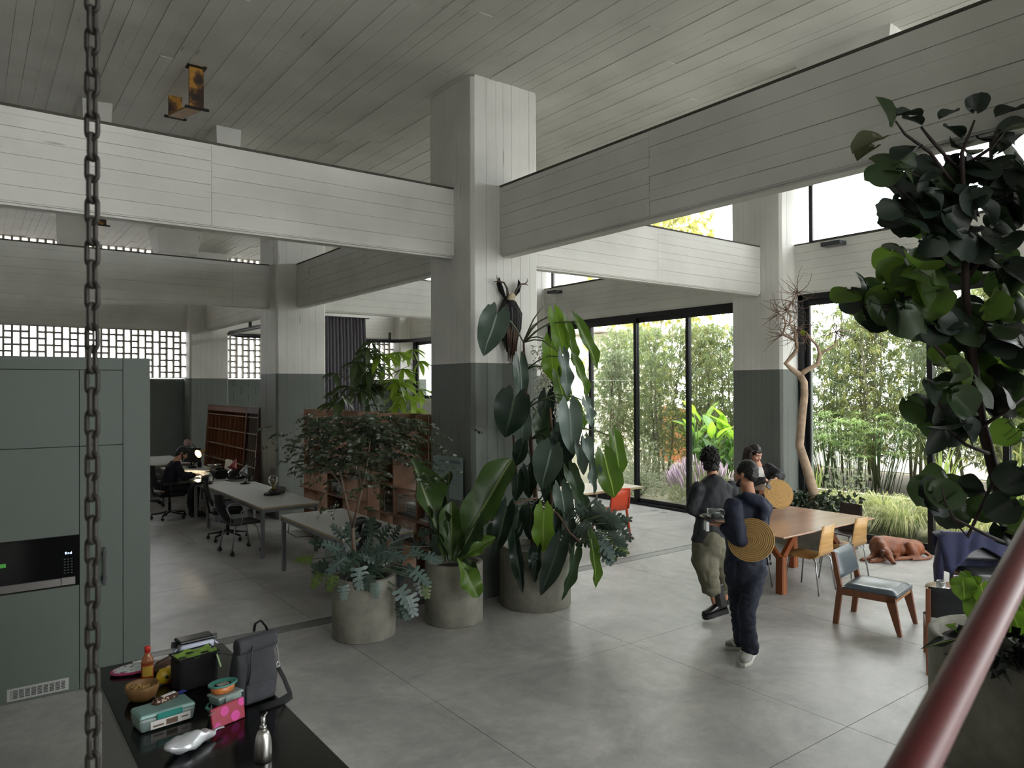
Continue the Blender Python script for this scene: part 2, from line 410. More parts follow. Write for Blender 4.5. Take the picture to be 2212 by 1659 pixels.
# the screens
def hollow(w, h, t=.155, th=.022):
    mb = MB(); o = [(0, 0), (w, 0), (w, h), (0, h)]; i = [(th, th), (w-th, th), (w-th, h-th), (th, h-th)]
    for y in (0, t):
        mb.add([(x, y, z) for x, z in o+i], [(0, 1, 5, 4), (1, 2, 6, 5), (2, 3, 7, 6), (3, 0, 4, 7)])
    mb.add([(x, y, z) for y in (0, t) for x, z in i], [(0, 1, 5, 4), (1, 2, 6, 5), (2, 3, 7, 6), (3, 0, 4, 7)])
    mb.add([(x, y, z) for y in (0, t) for x, z in o], [(0, 4, 5, 1), (1, 5, 6, 2), (2, 6, 7, 3), (3, 7, 4, 0)])
    me = mb.mesh('breeze_block'); me.materials.append(BRZ); return me
PW, PH = .1655, .155
H1, H2 = hollow(PW, PH), hollow(PW, 2*PH)
cells = []
def screen(x0, x1, z0, rows):
    n = int(round((x1-x0)/PW))
    for c in range(n):
        r = 0
        tall0 = 0 if c % 4 == 2 else (1 if c % 4 == 0 else 99)
        while r < rows:
            if tall0 < 99 and r >= tall0 and (r-tall0) % 2 == 0 and r+1 < rows: cells.append((x0+c*PW, z0+r*PH, 2)); r += 2
            else: cells.append((x0+c*PW, z0+r*PH, 1)); r += 1
screen(-5.1, -.02, 2.72, 8); screen(.97, 6.05, 2.72, 8); screen(-5.1, -.02, ZT+.01, 8); screen(.97, 6.05, ZT+.01, 8)
screen(-12.1, -6.1, 2.72, 8); screen(-12.1, -6.1, ZT+.01, 8)
def prio(c):
    x, z, k = c
    if -5.1 <= x < 0 and z < 4: return 0
    if 1 <= x < 2.4 and z < 4: return 0
    return 1
cells.sort(key=prio); fm = MB()
for k, (x, z, n) in enumerate(cells):
    if k < 290:
        o = bpy.data.objects.new('breeze_block', H1 if n == 1 else H2); COL.objects.link(o); o.parent = wb; o.location = (x, YB+.42, z)
    else:
        me = H1 if n == 1 else H2
        fm.add([(v.co.x+x, v.co.y+YB+.42, v.co.z+z) for v in me.vertices], [tuple(p.vertices) for p in me.polygons])
fm.build('breeze_block_field', BRZ, wb, fix=False, kind='stuff')
# ---- other walls (outside the frame; unseen front openings are shaped to brighten the interior)
struct(MB().bb((-12.7, -14, 0), (-12.5, 14, ZC)).build('wall_left', CY))
wf = MB(); wf.bb((-12.5, -14, 0), (-1, -13.8, 3.96)); wf.bb((6.2, -14, 0), (6.9, -13.8, ZC)); wf.bb((-12.5, -14, 3.96), (6.2, -13.8, 4.78)); wf.bb((-12.5, -14, 4.78), (-5, -13.8, ZC))
struct(wf.build('wall_front', CX))
wr = MB(); wr.bb((6.46, L1+CS, 0), (6.64, YB, 2.12))
struct(wr.build('wall_right', PLAIN))
# ---- glazed walls
def window(name, y0, y1, z0, z1, mull, xs_=6.52, fw=.09, leaves=None, sill=.13):
    t = bpy.data.objects.new(name, None); COL.objects.link(t); t['kind'] = 'structure'; t['label'] = ''
    del t['label']
    fr = MB(); x0, x1 = xs_, xs_+.12
    fr.bb((x0, y0, z1-.09), (x1, y1, z1)); fr.bb((x0, y0, z0), (x1, y1, z0+.05))
    fr.bb((x0, y0, z0), (x1, y0+fw, z1)); fr.bb((x0, y1-fw, z0), (x1, y1, z1))
    fr.build('window_frame', BLACKM, t, bevel=.004, seg=1)
    ed = [y0+fw] + list(mull) + [y1-fw]
    for i, (a, b) in enumerate(zip(ed, ed[1:])):
        xo = xs_+.015 + .05*(i % 2); lf = MB(); w = .075; e0, e1 = a-.035, b+.035
        if i == 0: e0 = a
        if i == len(ed)-2: e1 = b
        lf.bb((xo, e0, z0+.05), (xo+.045, e0+w, z1-.09)); lf.bb((xo, e1-w, z0+.05), (xo+.045, e1, z1-.09))
        lf.bb((xo, e0+w, z1-.18), (xo+.045, e1-w, z1-.09)); lf.bb((xo, e0+w, z0+.05), (xo+.045, e1-w, z0+sill))
        s = lf.build('sash', BLACKM, t)
        MB().bb((xo+.018, e0+w, z0+sill), (xo+.026, e1-w, z1-.18)).build('pane', GLASS, s)
    return t
window('window_1', .98, L1-.02, 0, ZB-.005, (2.35, 3.72, 5.1))
window('window_2', -L1+CS+.02, -.02, 0, ZB-.005, (-4.3, -3.05, -2.08))
window('window_3', L1+CS+.02, YB-.02, 2.12, ZB-.005, (10.2,), sill=.1)
window('window_4', -2*L1+CS+.02, -L1-.02, 0, ZB-.005, (-10.6, -9.3, -8.0))
def clerestory(name, y0, y1, mull):
    t = bpy.data.objects.new(name, None); COL.objects.link(t); t['kind'] = 'structure'
    fr = MB(); x0, x1 = 6.53, 6.58
    fr.bb((x0, y0, ZT+.017), (x1, y1, ZT+.05)); fr.bb((x0, y0, ZC-.04), (x1, y1, ZC)); fr.bb((x0, y0, ZT+.017), (x1, y0+.04, ZC)); fr.bb((x0, y1-.06, ZT+.017), (x1, y1, ZC))
    for y in mull: fr.bb((x0, y-.025, ZT+.05), (x1, y+.025, ZC-.04))
    fr.build('window_frame', BLACKM, t)
    ed = [y0+.04]+list(mull)+[y1-.06]
    for a, b in zip(ed, ed[1:]): MB().bb((x0+.02, a+.01, ZT+.05), (x0+.028, b-.01, ZC-.04)).build('pane', GLASS, t)
clerestory('window_5', CS+.02, L1-.15, (3.8,)); clerestory('window_6', -L1+CS+.02, -.22, (-2.9,)); clerestory('window_7', L1+CS+.02, YB-.02, (10.2,)); clerestory('window_8', -2*L1+CS+.02, -L1-.02, (-9.5,))
# ================================================================== GARDEN
SOIL = mat('garden_soil', '#4b4436', .95, var=.3, vscale=4)
struct(MB().bb((6.95, -30, -.3), (60, 40, -.02)).build('ground', mat('garden_ground', '#6d6a55', .95, var=.2, vscale=1.5)))
struct(MB().bb((-60, 14.0, -.3), (6.95, 60, -.02)).build('ground', mat('yard_ground', '#a5a29a', .95, var=.1, vscale=1)))
struct(MB().bb((-60, -60, -.3), (6.95, -14.0, -.02)).build('ground', MATS['yard_ground']))  # unseen pale paving, added to bounce light onto the ceiling
struct(MB().bb((-60, -14, -.3), (-13, 14, -.02)).build('ground', MATS['yard_ground']))
GW = mat('garden_concrete', '#a39c8c', .85, var=.12, vscale=5, bump=.2, coord='Position')
w_ = MB(); w_.bb((8.58, -12, -.1), (8.72, 3.4, .45)); w_.bb((8.58, 3.4, -.1), (13, 3.54, .45))
struct(w_.build('wall_garden', GW, bevel=.012, seg=1))
struct(MB().bb((8.72, -12, .0), (13.5, 3.4, .3)).build('ground', SOIL))
WHW = mat('white_boundary_wall', '#e6e6e2', .8)
struct(MB().bb((16.5, -16, 0), (16.7, 8, 1.9)).build('wall_boundary', WHW))
fm = MB()
for k in range(40): fm.bb((14.5, -6+k*.14, .3), (14.53, -6+k*.14+.03, 1.0))
fm.bb((14.49, -6, .95), (14.54, -.4, 1.0)); fm.bb((14.49, -6, .4), (14.54, -.4, .45))
tag(fm.build('railing', WHW), 'low white metal railing seen between bamboo stems in front of white boundary wall', 'railing')

def leafmat(name, col, t=.35, rough=.5): return mat(name, col, rough, trans=t, spec=.35)
GB = [leafmat('bamboo_leaf_light', '#7c8658'), leafmat('bamboo_leaf_mid', '#5b6846'), leafmat('bamboo_leaf_grey', '#6e7a62'), leafmat('bamboo_leaf_yellow', '#989558')]
BARKG = mat('grey_green_stem', '#6d6b55', .8, var=.2, vscale=20)
def blades(mb, rn, p, d, n, ln, w, mi=None, droop=.5, spread=.8, nm=3):
    """n slender leaves fanned from p around direction d"""
    for _ in range(n):
        v = (d + Vector((rn.uniform(-1, 1), rn.uniform(-1, 1), rn.uniform(-1, 1)))*spread).normalized(); l = ln*rn.uniform(.6, 1.2)
        v.z -= droop*rn.random(); v.normalize()
        s = v.cross(Vector((rn.uniform(-1, 1), rn.uniform(-1, 1), rn.uniform(-1, 1)))).normalized()*w*.5
        m = p+v*l*.45; e = p+v*l; e.z -= l*.15
        mb.add([p, m+s, e, m-s], [(0, 1, 2, 3)], rn.randrange(nm) if mi is None else mi)
def slender_tree(seed, h, r, n, mats, ln=.17, w=.022, stems=3, lo=.5):
    rn = random.Random(seed); st = MB(); lf = MB()
    for k in range(stems):
        b = Vector((rn.uniform(-.25, .25)*r, rn.uniform(-.25, .25)*r, 0)); tilt = Vector((rn.uniform(-.12, .12), rn.uniform(-.12, .12), 1))
        pts = [b+tilt*h*t+Vector((rn.uniform(-.05, .05), rn.uniform(-.05, .05), 0)) for t in (0, .25, .5, .75, .97)]
        st.tube(pts, [.035, .03, .024, .016, .006], 6)
        for j in range(n//stems//9):
            t = lo/h + (1-lo/h)*rn.random()**.8; p = b+tilt*h*t; a = rn.uniform(0, 2*PI)
            rr = r*(.35+.65*math.sin(PI*min(1, .15+t*.85)))*rn.uniform(.15, 1)
            d = Vector((math.cos(a), math.sin(a), .2)); q = p+d*rr; q.z += rr*.2 - rr*rr*.25
            if rn.random() < .35: st.tube([p, (p+q)/2+Vector((0, 0, .06)), q], [.008, .006, .003], 4)
            blades(lf, rn, q, Vector((d.x*.5, d.y*.5, -.5)), 9, ln, w, nm=len(mats))
    return st, lf
protos = []
for k, (h, r, n, ms) in enumerate([(4.1, 1.0, 5600, GB[:3]), (4.6, .95, 5600, [GB[0], GB[1], GB[3]]), (3.6, .9, 4800, [GB[1], GB[2], GB[2]])]):
    st, lf = slender_tree(20+k, h, r, n, ms)
    protos.append((st.mesh('stems'), lf.mesh('foliage'), ms))
    protos[-1][0].materials.append(BARKG)
    for m in ms: protos[-1][1].materials.append(m)
TREES = [(9.3, 7.2, 2, ''), (10.6, 8.3, 0, ''), (12.4, 4.4, 1, ''), (12.3, 6.6, 0, ''), (12.9, 1.0, 0, ''), (10.3, -1.6, 1, ''), (12.9, -.9, 1, ''), (12.8, -2.3, 0, ''), (10.4, 2.9, 2, ''), (12.9, -3.9, 2, ''), (9.9, 6.0, 0, 'pale'), (10.2, 4.9, 1, ''), (10.3, 3.9, 0, ''), (11.2, 7.4, 2, ''), (11.6, 5.4, 0, ''), (11.3, 3.3, 1, ''), (10.9, 2.3, 0, ''), (11.7, 1.5, 2, ''), (10.9, .9, 1, ''), (12.0, .1, 0, ''),
         (11.1, -.5, 2, ''), (11.8, -1.4, 1, ''), (11.0, -2.2, 0, ''), (11.9, -3.0, 2, ''), (11.2, -3.8, 1, ''), (12.1, -4.9, 0, ''), (11.4, -6.0, 1, ''), (11.8, -7.5, 2, ''), (12.5, 8.9, 1, ''), (12.6, 2.6, 2, '')]
for k, (x, y, p, _) in enumerate(TREES):
    lab = 'slender bamboo-like tree in the dense green screen outside the far glass doors' if y > 2 else 'slender bamboo-like tree in the green screen behind the low garden wall'
    t = thing('garden_tree', lab, 'tree', (x, y, .0 if y > 3.4 else .28), rnd.uniform(0, 6.28), group='bamboo-like trees outside'+(' the far doors' if y > 2 else ' the near doors'))
    s = rnd.uniform(.9, 1.12); t.scale = (s, s, s*rnd.uniform(.92, 1.05))
    a = link('stems', protos[p][0], None, t); f = link('foliage', protos[p][1], None, t); f['kind'] = 'stuff'
# tall yellow-green tree seen through the clerestory
st, lf = slender_tree(61, 9.5, 3.4, 6500, [GB[3], GB[0], GB[3]], .3, .1, 3, 4.5)
t = thing('garden_tree', 'tall yellow-green tree rising beyond the garden, seen through the high window above the beam', 'tree', (17.5, 13.2, 0))
st.build('stems', BARKG, t); lf.build('foliage', [GB[3], GB[0], GB[3]], t, fix=False, kind='stuff')
# papyrus clump
PAP = [leafmat('papyrus_light', '#8ba26a'), leafmat('papyrus_deep', '#56704a')]
rn = random.Random(9); st = MB(); lf = MB()
for k in range(95):
    b = Vector((rn.uniform(-.45, .45), rn.uniform(-.8, .8), 0)); h = rn.uniform(.75, 1.6); top = b+Vector((b.x*.35, b.y*.35, h))
    st.tube([b, (b+top)/2+Vector((0, 0, .03)), top], .007, 4)
    for j in range(17):
        a = rn.uniform(0, 2*PI); l = rn.uniform(.22, .36); d = Vector((math.cos(a), math.sin(a), rn.uniform(.05, .5))).normalized(); s = d.cross(Vector((0, 0, 1))).normalized()*.007
        m = top+d*l*.55; e = top+d*l; e.z -= l*.35; i = rn.randrange(2)
        lf.add([top-s, top+s, m+s, m-s], [(0, 1, 2, 3)], i); lf.add([m-s, m+s, e], [(0, 1, 2)], i)
t = thing('papyrus_clump', 'lush papyrus clump of thin radiating leaves beside the bare tree outside', 'plant', (10.0, .95, .28))
st.build('stems', PAP[1], t); lf.build('foliage', PAP, t, fix=False, kind='stuff')
# reeds
RD = [leafmat('reed_leaf', '#9fb06a')]
def reeds(loc, n, h, label, seed, sp=.15):
    rn = random.Random(seed); lf = MB()
    for k in range(n):
        a = rn.uniform(0, 6.28); lean = rn.uniform(.05, .35); l = h*rn.uniform(.5, 1.05)
        pts = [Vector((math.cos(a)*sp*rn.random(), math.sin(a)*sp*rn.random(), 0))]
        d = Vector((math.cos(a)*lean, math.sin(a)*lean, 1)).normalized()
        m = pts[0]+d*l*.6; e = m+(d+Vector((math.cos(a)*.3, math.sin(a)*.3, -.1))).normalized()*l*.4; s = Vector((-math.sin(a), math.cos(a), 0))*.011
        lf.add([pts[0]-s, pts[0]+s, m+s, m-s], [(0, 1, 2, 3)]); lf.add([m-s, m+s, e], [(0, 1, 2)])
    t = thing('reed_tuft', label, 'plant', loc); lf.build('foliage', RD, t, fix=False, kind='stuff')
reeds((9.6, -.95, .28), 26, 1.3, 'upright green reed tuft standing behind the garden wall left of the thick door mullion', 3)
reeds((9.4, -2.2, .28), 22, 1.7, 'tall sparse reed tuft between the two door mullions outside', 4)
reeds((9.2, 1.3, .28), 18, .7, 'small grassy reed tuft just behind the bare tree', 5)
# boulders
BLD = mat('boulder_stone', '#8a857a', .9, var=.2, vscale=5, bump=.4, bscale=12)
def blob(mb, c, r, seed, amp=.18, n=14, m=10):
    k = len(mb.v); mb.ball((0, 0, 0), r, 0, n, m); rn = Vector((seed*3.1, seed*1.7, 0))
    for i in range(k, len(mb.v)):
        p = Vector(mb.v[i]); q = p*(1+amp*mnoise.noise(p*2.2/max(r)+rn)); mb.v[i] = tuple(q+Vector(c))
b_ = MB(); blob(b_, (0, 0, 0), (.75, .55, .28), 4); tag(b_.build('boulder', BLD, loc=(10.3, -.9, .4)), 'large flat grey boulder lying behind the garden wall', 'rock')
# silver shrub and other bushes
SILV = [leafmat('silver_leaf', '#939b88', .2), leafmat('silver_leaf_dark', '#6d7764', .2)]
def bush(name, label, loc, r, n, mats, ln, w, seed, cat='shrub', up=.6, spikes=None):
    rn = random.Random(seed); lf = MB(); st = MB()
    for k in range(n):
        v = Vector((rn.gauss(0, 1), rn.gauss(0, 1), abs(rn.gauss(.3, 1)))).normalized(); q = rn.random()**.4
        p = Vector((v.x*r[0]*q, v.y*r[1]*q, v.z*r[2]*q))
        d = (Vector((v.x, v.y, up+v.z))).normalized()
        blades(lf, rn, p, d, 5, ln, w, nm=len(mats), droop=.1, spread=.55)
        if k % 14 == 0: st.tube([Vector((p.x*.1, p.y*.1, 0)), p*.5+Vector((0, 0, .05)), p], [.012, .007, .003], 4)
    t = thing(name, label, cat, loc); st.build('stems', BARKG, t); lf.build('foliage', mats, t, fix=False, kind='stuff')
    if spikes:
        sp = MB()
        for k in range(spikes[0]):
            a = rn.uniform(0, 6.28); q = rn.random()**.5; p = Vector((math.cos(a)*r[0]*q, math.sin(a)*r[1]*q, r[2]*(1-q*q*.55)))
            sp.tube([p-Vector((0, 0, .1)), p+Vector((p.x*.1, p.y*.1, .03)), p+Vector((p.x*.2, p.y*.2, .2))], [.004, .016, .005], 5)
        o = sp.build('flower_spikes', spikes[1], t, kind='stuff')
bush('silver_shrub', 'airy silver-leaved shrub in front of the low garden wall behind the table', (8.15, .05, 0), (.42, .5, 1.35), 420, SILV, .07, .018, 11)
bush('silver_shrub', 'wide silvery shrub behind the glass left of the lavender', (8.4, 5.3, 0), (.7, .9, 1.25), 700, SILV, .09, .02, 12)
bush('silver_shrub', 'low silvery shrub at the foot of the far glass doors', (7.6, 4.6, 0), (.45, .7, .65), 420, SILV, .08, .018, 13)
LAV = [leafmat('lavender_leaf', '#8b9370', .2), leafmat('lavender_leaf_grey', '#808b68', .2)]
bush('lavender_bush', 'round lavender bush with mauve flower spikes outside the glass doors', (7.75, 3.0, 0), (.62, .72, .85), 900, LAV, .13, .012, 14, up=.9, spikes=(120, mat('lavender_flower', '#b9a3b4', .8)))
bush('low_shrub', 'low yellow-green shrub between the lavender and the wall column', (7.7, 1.5, 0), (.5, .7, .5), 420, [GB[0], GB[3]], .1, .02, 15)
# feather grass
FG = [leafmat('feather_grass_green', '#9fa678', .3), leafmat('feather_grass_straw', '#b9b38a', .3), leafmat('feather_grass_deep', '#77845a', .3)]
def grass_mesh(seed, n, h, sp):
    rn = random.Random(seed); lf = MB()
    for k in range(n):
        a = rn.uniform(0, 6.28); q = rn.random()**.5*sp; b = Vector((math.cos(a)*q*.4, math.sin(a)*q*.4, 0)); l = h*rn.uniform(.6, 1.1)
        o = Vector((math.cos(a), math.sin(a), 0)); lean = .15+q/sp*.7
        m = b+o*l*.22*lean+Vector((0, 0, l*.55)); e = b+o*l*.75*lean+Vector((0, 0, l*(.85-.3*lean))); g = b+o*l*1.15*lean+Vector((0, 0, l*(.72-.6*lean)))
        s = Vector((-math.sin(a), math.cos(a), 0))*.0045; i = rn.choice((0, 0, 1, 1, 2))
        lf.add([b-s, b+s, m+s, m-s, e+s, e-s, g], [(0, 1, 2, 3), (3, 2, 4, 5), (5, 4, 6)], i)
    me = lf.mesh('foliage')
    for m in FG: me.materials.append(m)
    return me
gms = [grass_mesh(s, 620, .75, .42) for s in (1, 2)]
for k, (x, y) in enumerate([(7.5, -.25), (7.85, -.75), (7.4, -1.3), (7.9, -1.75), (7.4, -2.3), (7.9, -2.75), (7.4, -3.3), (7.9, -3.8), (7.4, -4.3), (7.9, -4.9), (7.6, .75)]):
    t = thing('feather_grass', 'pale arching feather grass tuft outside the near glass doors', 'grass', (x, y, -.02), rnd.uniform(0, 6), group='feather grass tufts along the garden wall')
    f = link('foliage', gms[k % 2], None, t); f['kind'] = 'stuff'; t.scale = (1, 1, rnd.uniform(.85, 1.15))
# cannas: broad upright leaves, each a part
CAN = [leafmat('canna_leaf_bright', '#8fb048', .45, .35), leafmat('canna_leaf_blue_green', '#718a6c', .3, .35), leafmat('canna_leaf_green', '#6f9450', .4, .35)]
def blade_leaf(L_, Wd, m, nseg=8, bend=.35, fold=.25, wave=0, prof=None, heart=0., name='leaf', mid=None):
    """a broad leaf along +y from its stalk, blade in xy, curving down; returns a mesh with a midrib"""
    mb = MB(); vs = []; fs = []; mi = []
    for i in range(nseg+1):
        t = i/nseg; w = Wd*.5*(prof(t) if prof else math.sin(PI*min(1, t**.75*.97+.02))**.8)
        y = L_*t; z = -bend*L_*t*t
        y = y*(1-bend*bend*t*.25)
        for j in (-2, -1, 0, 1, 2):
            q = j/2; zz = z + abs(q)*fold*w + wave*w*math.sin(i*1.9+j)*abs(q)
            yy = y - heart*abs(q)*(1-t)**3*L_*(1.2 if abs(j) == 1 else 1.0)
            vs.append((q*w, yy, zz+(.012*w if j == 0 else 0)))
    for i in range(nseg):
        for j in range(4): a = i*5+j; fs.append((a, a+1, a+6, a+5)); mi.append(0)
    mb.add(vs, fs, 0, True)
    if mid:
        pts = [(0, vs[i*5+2][1], vs[i*5+2][2]-.004) for i in range(nseg+1)]
        mb.tube(pts, [L_*.012*(1-.8*i/nseg)+.001 for i in range(nseg+1)], 4, 1)
    me = mb.mesh(name); me.materials.append(m)
    if mid: me.materials.append(mid)
    return me
def orient(o, p, d, up=(0, 0, 1), s=1., roll=0.):
    """put a leaf so its +y runs along d from p, its face towards up"""
    y = Vector(d).normalized(); u = Vector(up); x = y.cross(u)
    if x.length < 1e-4: x = Vector((1, 0, 0))
    x.normalize(); z = x.cross(y)
    M = Matrix((x, y, z)).transposed().to_4x4() @ Matrix.Rotation(roll, 4, 'Y')
    o.matrix_basis = Matrix.Translation(p) @ M @ Matrix.Scale(s, 4)
cm = [blade_leaf(.5, .17, m, 7, .3, .35) for m in CAN]
rn = random.Random(21)
t = thing('canna_clump', 'bright clump of broad-leaved cannas outside the glass beside the wall column', 'plant', (8.9, 3.6, 0))
st = MB()
for k in range(17):
    b = Vector((rn.uniform(-.35, .45), rn.uniform(-.75, .75), 0)); h = rn.uniform(1.1, 1.85); st.tube([b, b+Vector((rn.uniform(-.1, .1), rn.uniform(-.1, .1), h))], [.018, .01], 6)
    for j in range(6):
        z = h*(.38+.12*j); a = rn.uniform(0, 6.28)
        o = link('leaf', cm[0 if (j > 3 and rn.random() < .7) else rn.choice((1, 2))], None, t)
        orient(o, b+Vector((0, 0, z)), (math.cos(a)*.6, math.sin(a)*.6, rn.uniform(.5, 1.4)), (-math.cos(a), -math.sin(a), 1), rn.uniform(.75, 1.25))
st.build('stems', CAN[2], t)
# lemon-tinted fence, neighbour's column and roof
FW = mat('orange_stained_timber', '#b0713f', .7, var=.2, vscale=9, stretch=(1, 1, .1))
t = thing('timber_fence', 'orange-brown vertical board fence beyond the far garden', 'fence', (13.6, 8.0, 0))
for k in range(16):
    MB().bb((0, -1.2+k*.165, .02), (.03, -1.2+k*.165+.155, 1.75+.03*(k % 3))).build('board', FW, t)
MB().bb((.03, -1.2, .5), (.07, 1.45, .6)).bb((.03, -1.2, 1.4), (.07, 1.45, 1.5)).build('rail', FW, t)
NB = mat('pale_house_render', '#d9d2c4', .85, var=.06, vscale=3, bump=.1)  # the house's own pale render colour
t = thing('neighbour_house', 'pale rendered neighbouring house with tiled eave beyond the far glass doors', 'house', (13.2, 11.6, 0))
MB().bb((-.3, -.55, 0), (.3, .4, 4.3)).build('column', NB, t)
MB().bb((.2, .2, 0), (4, 9, 3.2)).build('wall', NB, t)
rf = MB()
for k in range(6): rf.bb((-1.0+.02*k, -.9+k*.5, 4.3+.02*(k % 2)), (4, -.9+k*.5+.47, 4.42+.02*(k % 2)))
rf.build('roof', mat('roof_tile_grey', '#a59c90', .8, var=.1, vscale=8), t)
MB().bb((-.5, -1.3, 0), (.3, -.6, .75)).bb((-.4, -1.7, 0), (.3, -1.3, .45)).build('step', NB, t)
HB = mat('pale_building_render', '#eceae4', .8)
t = thing('apartment_building', 'pale far building seen through the high window behind the indoor trees', 'building', (17, 22, 0))
MB().bb((0, -5, 0), (4, 6, 9)).build('wall', HB, t)
for k in range(3): MB().bb((-.03, -3+k*2.6, 4.2), (.02, -1.6+k*2.6, 5.4)).build('window', mat('teal_shade', '#5fb0a0', .5), t)
# ================================================================== FOREGROUND: chain, handrail, cabinet, island
LINKM = mat('oiled_chain_steel', '#3a3733', .55, .6, var=.25, vscale=60)
pitch = .0467
def link_mesh():
    mb = MB(); pts = []; w, h, n = .0118, .0165, 6
    for k in range(n+1): a = PI*k/n; pts.append((w*math.cos(a), 0, h+w*math.sin(a)))
    for k in range(n+1): a = PI+PI*k/n; pts.append((w*math.cos(a), 0, -h+w*math.sin(a)))
    pts.append(pts[0]); mb.tube(pts, .0054, 8, cap=False)
    me = mb.mesh('chain_link'); me.materials.append(LINKM); return me
lm = link_mesh(); p = PX(199.5, 829, 1.6)
t = thing('hanging_chain', 'dark steel link chain hanging from the ceiling close to the viewer', 'chain', (p.x, p.y, ZC), 0)
k = 0; z = -.03
yawc = YAW - PI/2
while z > -(ZC-1.25):
    o = bpy.data.objects.new('chain_link', lm); COL.objects.link(o); o.parent = t; o.location = (0, 0, z); o.rotation_euler = (0, 0, yawc + (PI/2 if k % 2 else 0) + .06*math.sin(k)); z -= pitch; k += 1
MB().tube([(0, 0, .02), (0, 0, -.03)], .012, 8).build('ceiling_hook', DARKIRON, t)
RAIL = mat('dark_red_lacquer', '#551318', .38, var=.15, vscale=8, spec=.5)
a, b = PX(1972, 1659, .9), PX(2171, 1275, 1.21); d = (b-a).normalized()
t = thing('stair_handrail', 'thick dark red tubular handrail slanting across the lower right corner', 'handrail', local=False)
MB().tube([a-d*.55, a, b, b+d*1.3], .0257, 20).build('rail', RAIL, t)
q = b+d*1.0; MB().tube([q, Vector((q.x, q.y, 0))], .018, 12).build('post', RAIL, t)
q = a-d*.5; MB().tube([q, Vector((q.x, q.y, 0))], .018, 12).build('post', RAIL, t)

# ---- tall grey-green cabinet with microwave
CABM = mat('grey_green_laminate', '#4b534c', .5, var=.03, vscale=3, spec=.4)
CABE = mat('cabinet_gap_black', '#111412', .9)
t = thing('tall_cabinet', 'tall grey-green flush cabinet wall with built-in microwave behind the chain', 'cabinet', (-3.36, -.08, 0))
# local: x leftwards negative, front at y=0
MB().bb((-2.2, .022, 0), (0, .62, 2.69)).build('carcass', CABM, t)
CB2 = MB(); CB2.bb((-2.2, .02, .01), (-.2, .0215, 2.68)); CB2.build('gap', CABE, t)
g = .004
def panel(nm, x0, x1, z0, z1):
    return MB().bb((x0+g/2, 0, z0+g/2), (x1-g/2, .02, z1-g/2)).build(nm, CABM, t, bevel=.0015, seg=1)
panel('side_panel', -.21, 0, 0, 2.69); panel('top_panel', -2.2, -.21, 2.585, 2.69)
d1 = panel('door', -.525, -.21, 0, 1.965); panel('door', -.525, -.21, 1.965, 2.585)
panel('door', -1.16, -.525, 1.965, 2.585); panel('door', -1.16, -.525, 1.25, 1.965)
dl = panel('door', -1.16, -.525, 0, .845)
panel('door', -1.8, -1.16, 0, .845); panel('door', -1.8, -1.16, .845, 1.965); panel('door', -1.8, -1.16, 1.965, 2.585)
h = MB(); h.bb((-.36, -.045, .82), (-.342, -.027, 1.13)); h.bb((-.365, -.04, 1.06), (-.337, 0, 1.09)); h.bb((-.365, -.04, .86), (-.337, 0, .89))
h.build('handle', BLACKP, d1)
vm = MB(); vm.bb((-1.01, -.004, .02), (-.6, 0, .115)); vm.build('vent_frame', mat('brushed_vent_aluminium', '#9a9a96', .45, .4), dl)
MB().bb((-.985, -.0055, .036), (-.625, -.004, .1)).build('vent_slot', mat('vent_shadow', '#3d3f3d', .8), dl)
vs = MB()
for i in range(9): vs.bb((-.98+i*.04, -.0075, .036), (-.972+i*.04, -.0055, .1))
for i in range(5): vs.bb((-.985, -.007, .046+i*.012), (-.625, -.0055, .049+i*.012))
vs.build('grille', MATS['brushed_vent_aluminium'], dl)
m_ = MB().bb((-1.16, .005, .85), (-.525, .021, 1.245)).build('microwave', mat('black_glass', '#060707', .12), t)
MB().bb((-1.16, -.008, .858), (-.655, .005, .915)).build('lower_trim', mat('microwave_steel', '#767370', .35, .9), m_)
MB().bb((-.65, -.01, .86), (-.555, .005, .917)).build('door_button', MATS['microwave_steel'], m_)
GLOW = mat('display_glow', '#bcd6ff', .5, emit=(.6, .78, 1.), estr=2.2)
seg = MB()
def glyph(x, z, segs, w=.0085, h=.0075, s=.0022):
    S_ = {'t': ((0, 2*h), (w, 2*h)), 'm': ((0, h), (w, h)), 'b': ((0, 0), (w, 0)), 'lt': ((0, h), (0, 2*h)), 'lb': ((0, 0), (0, h)), 'rt': ((w, h), (w, 2*h)), 'rb': ((w, 0), (w, h))}
    for k_ in segs:
        (ax, az), (bx, bz) = S_[k_]; seg.bb((x+ax-s/2, .002, z+az-s/2), (x+bx+s/2, .0045, z+bz+s/2))
glyph(-.622, 1.105, ('t', 'm', 'b', 'lt', 'lb')); glyph(-.605, 1.105, ('m', 'lb', 'rb')); glyph(-.588, 1.105, ('m', 'b', 'lb', 'rb', 'rt'))
seg.build('display', GLOW, m_)
kp = MB()
for r_ in range(6):
    for c_ in range(3): kp.bb((-.633+c_*.024, .0035, .95+r_*.022), (-.62+c_*.024, .0048, .957+r_*.022))
kp.build('keypad', mat('keypad_print', '#2c2f30', .6), m_)
MB().bb((-1.16, .003, 1.055), (-1.015, .005, 1.085)).build('energy_sticker', mat('green_sticker', '#3f9a35', .5), m_)

# ---- black island
BT = mat('black_stone_top', '#0b0c0d', .16, var=.2, vscale=30, spec=.5)
t = thing('kitchen_island', 'kitchen island with glossy black worktop in the lower left corner', 'island', (-3.735, -3.6, 0))
MB().bb((-.335, -1.4, .885), (.335, 1.18, .92)).build('worktop', BT, t, bevel=.003, seg=1)
MB().bb((-.3, -1.38, .0), (.3, 1.14, .885)).build('body', mat('island_grey_panel', '#8c8d8a', .55), t)
IZ = .921
def item(nm, label, cat, x, y, rz=0, z=IZ, group=None): return thing(nm, label, cat, (x, y, z), rz, group)
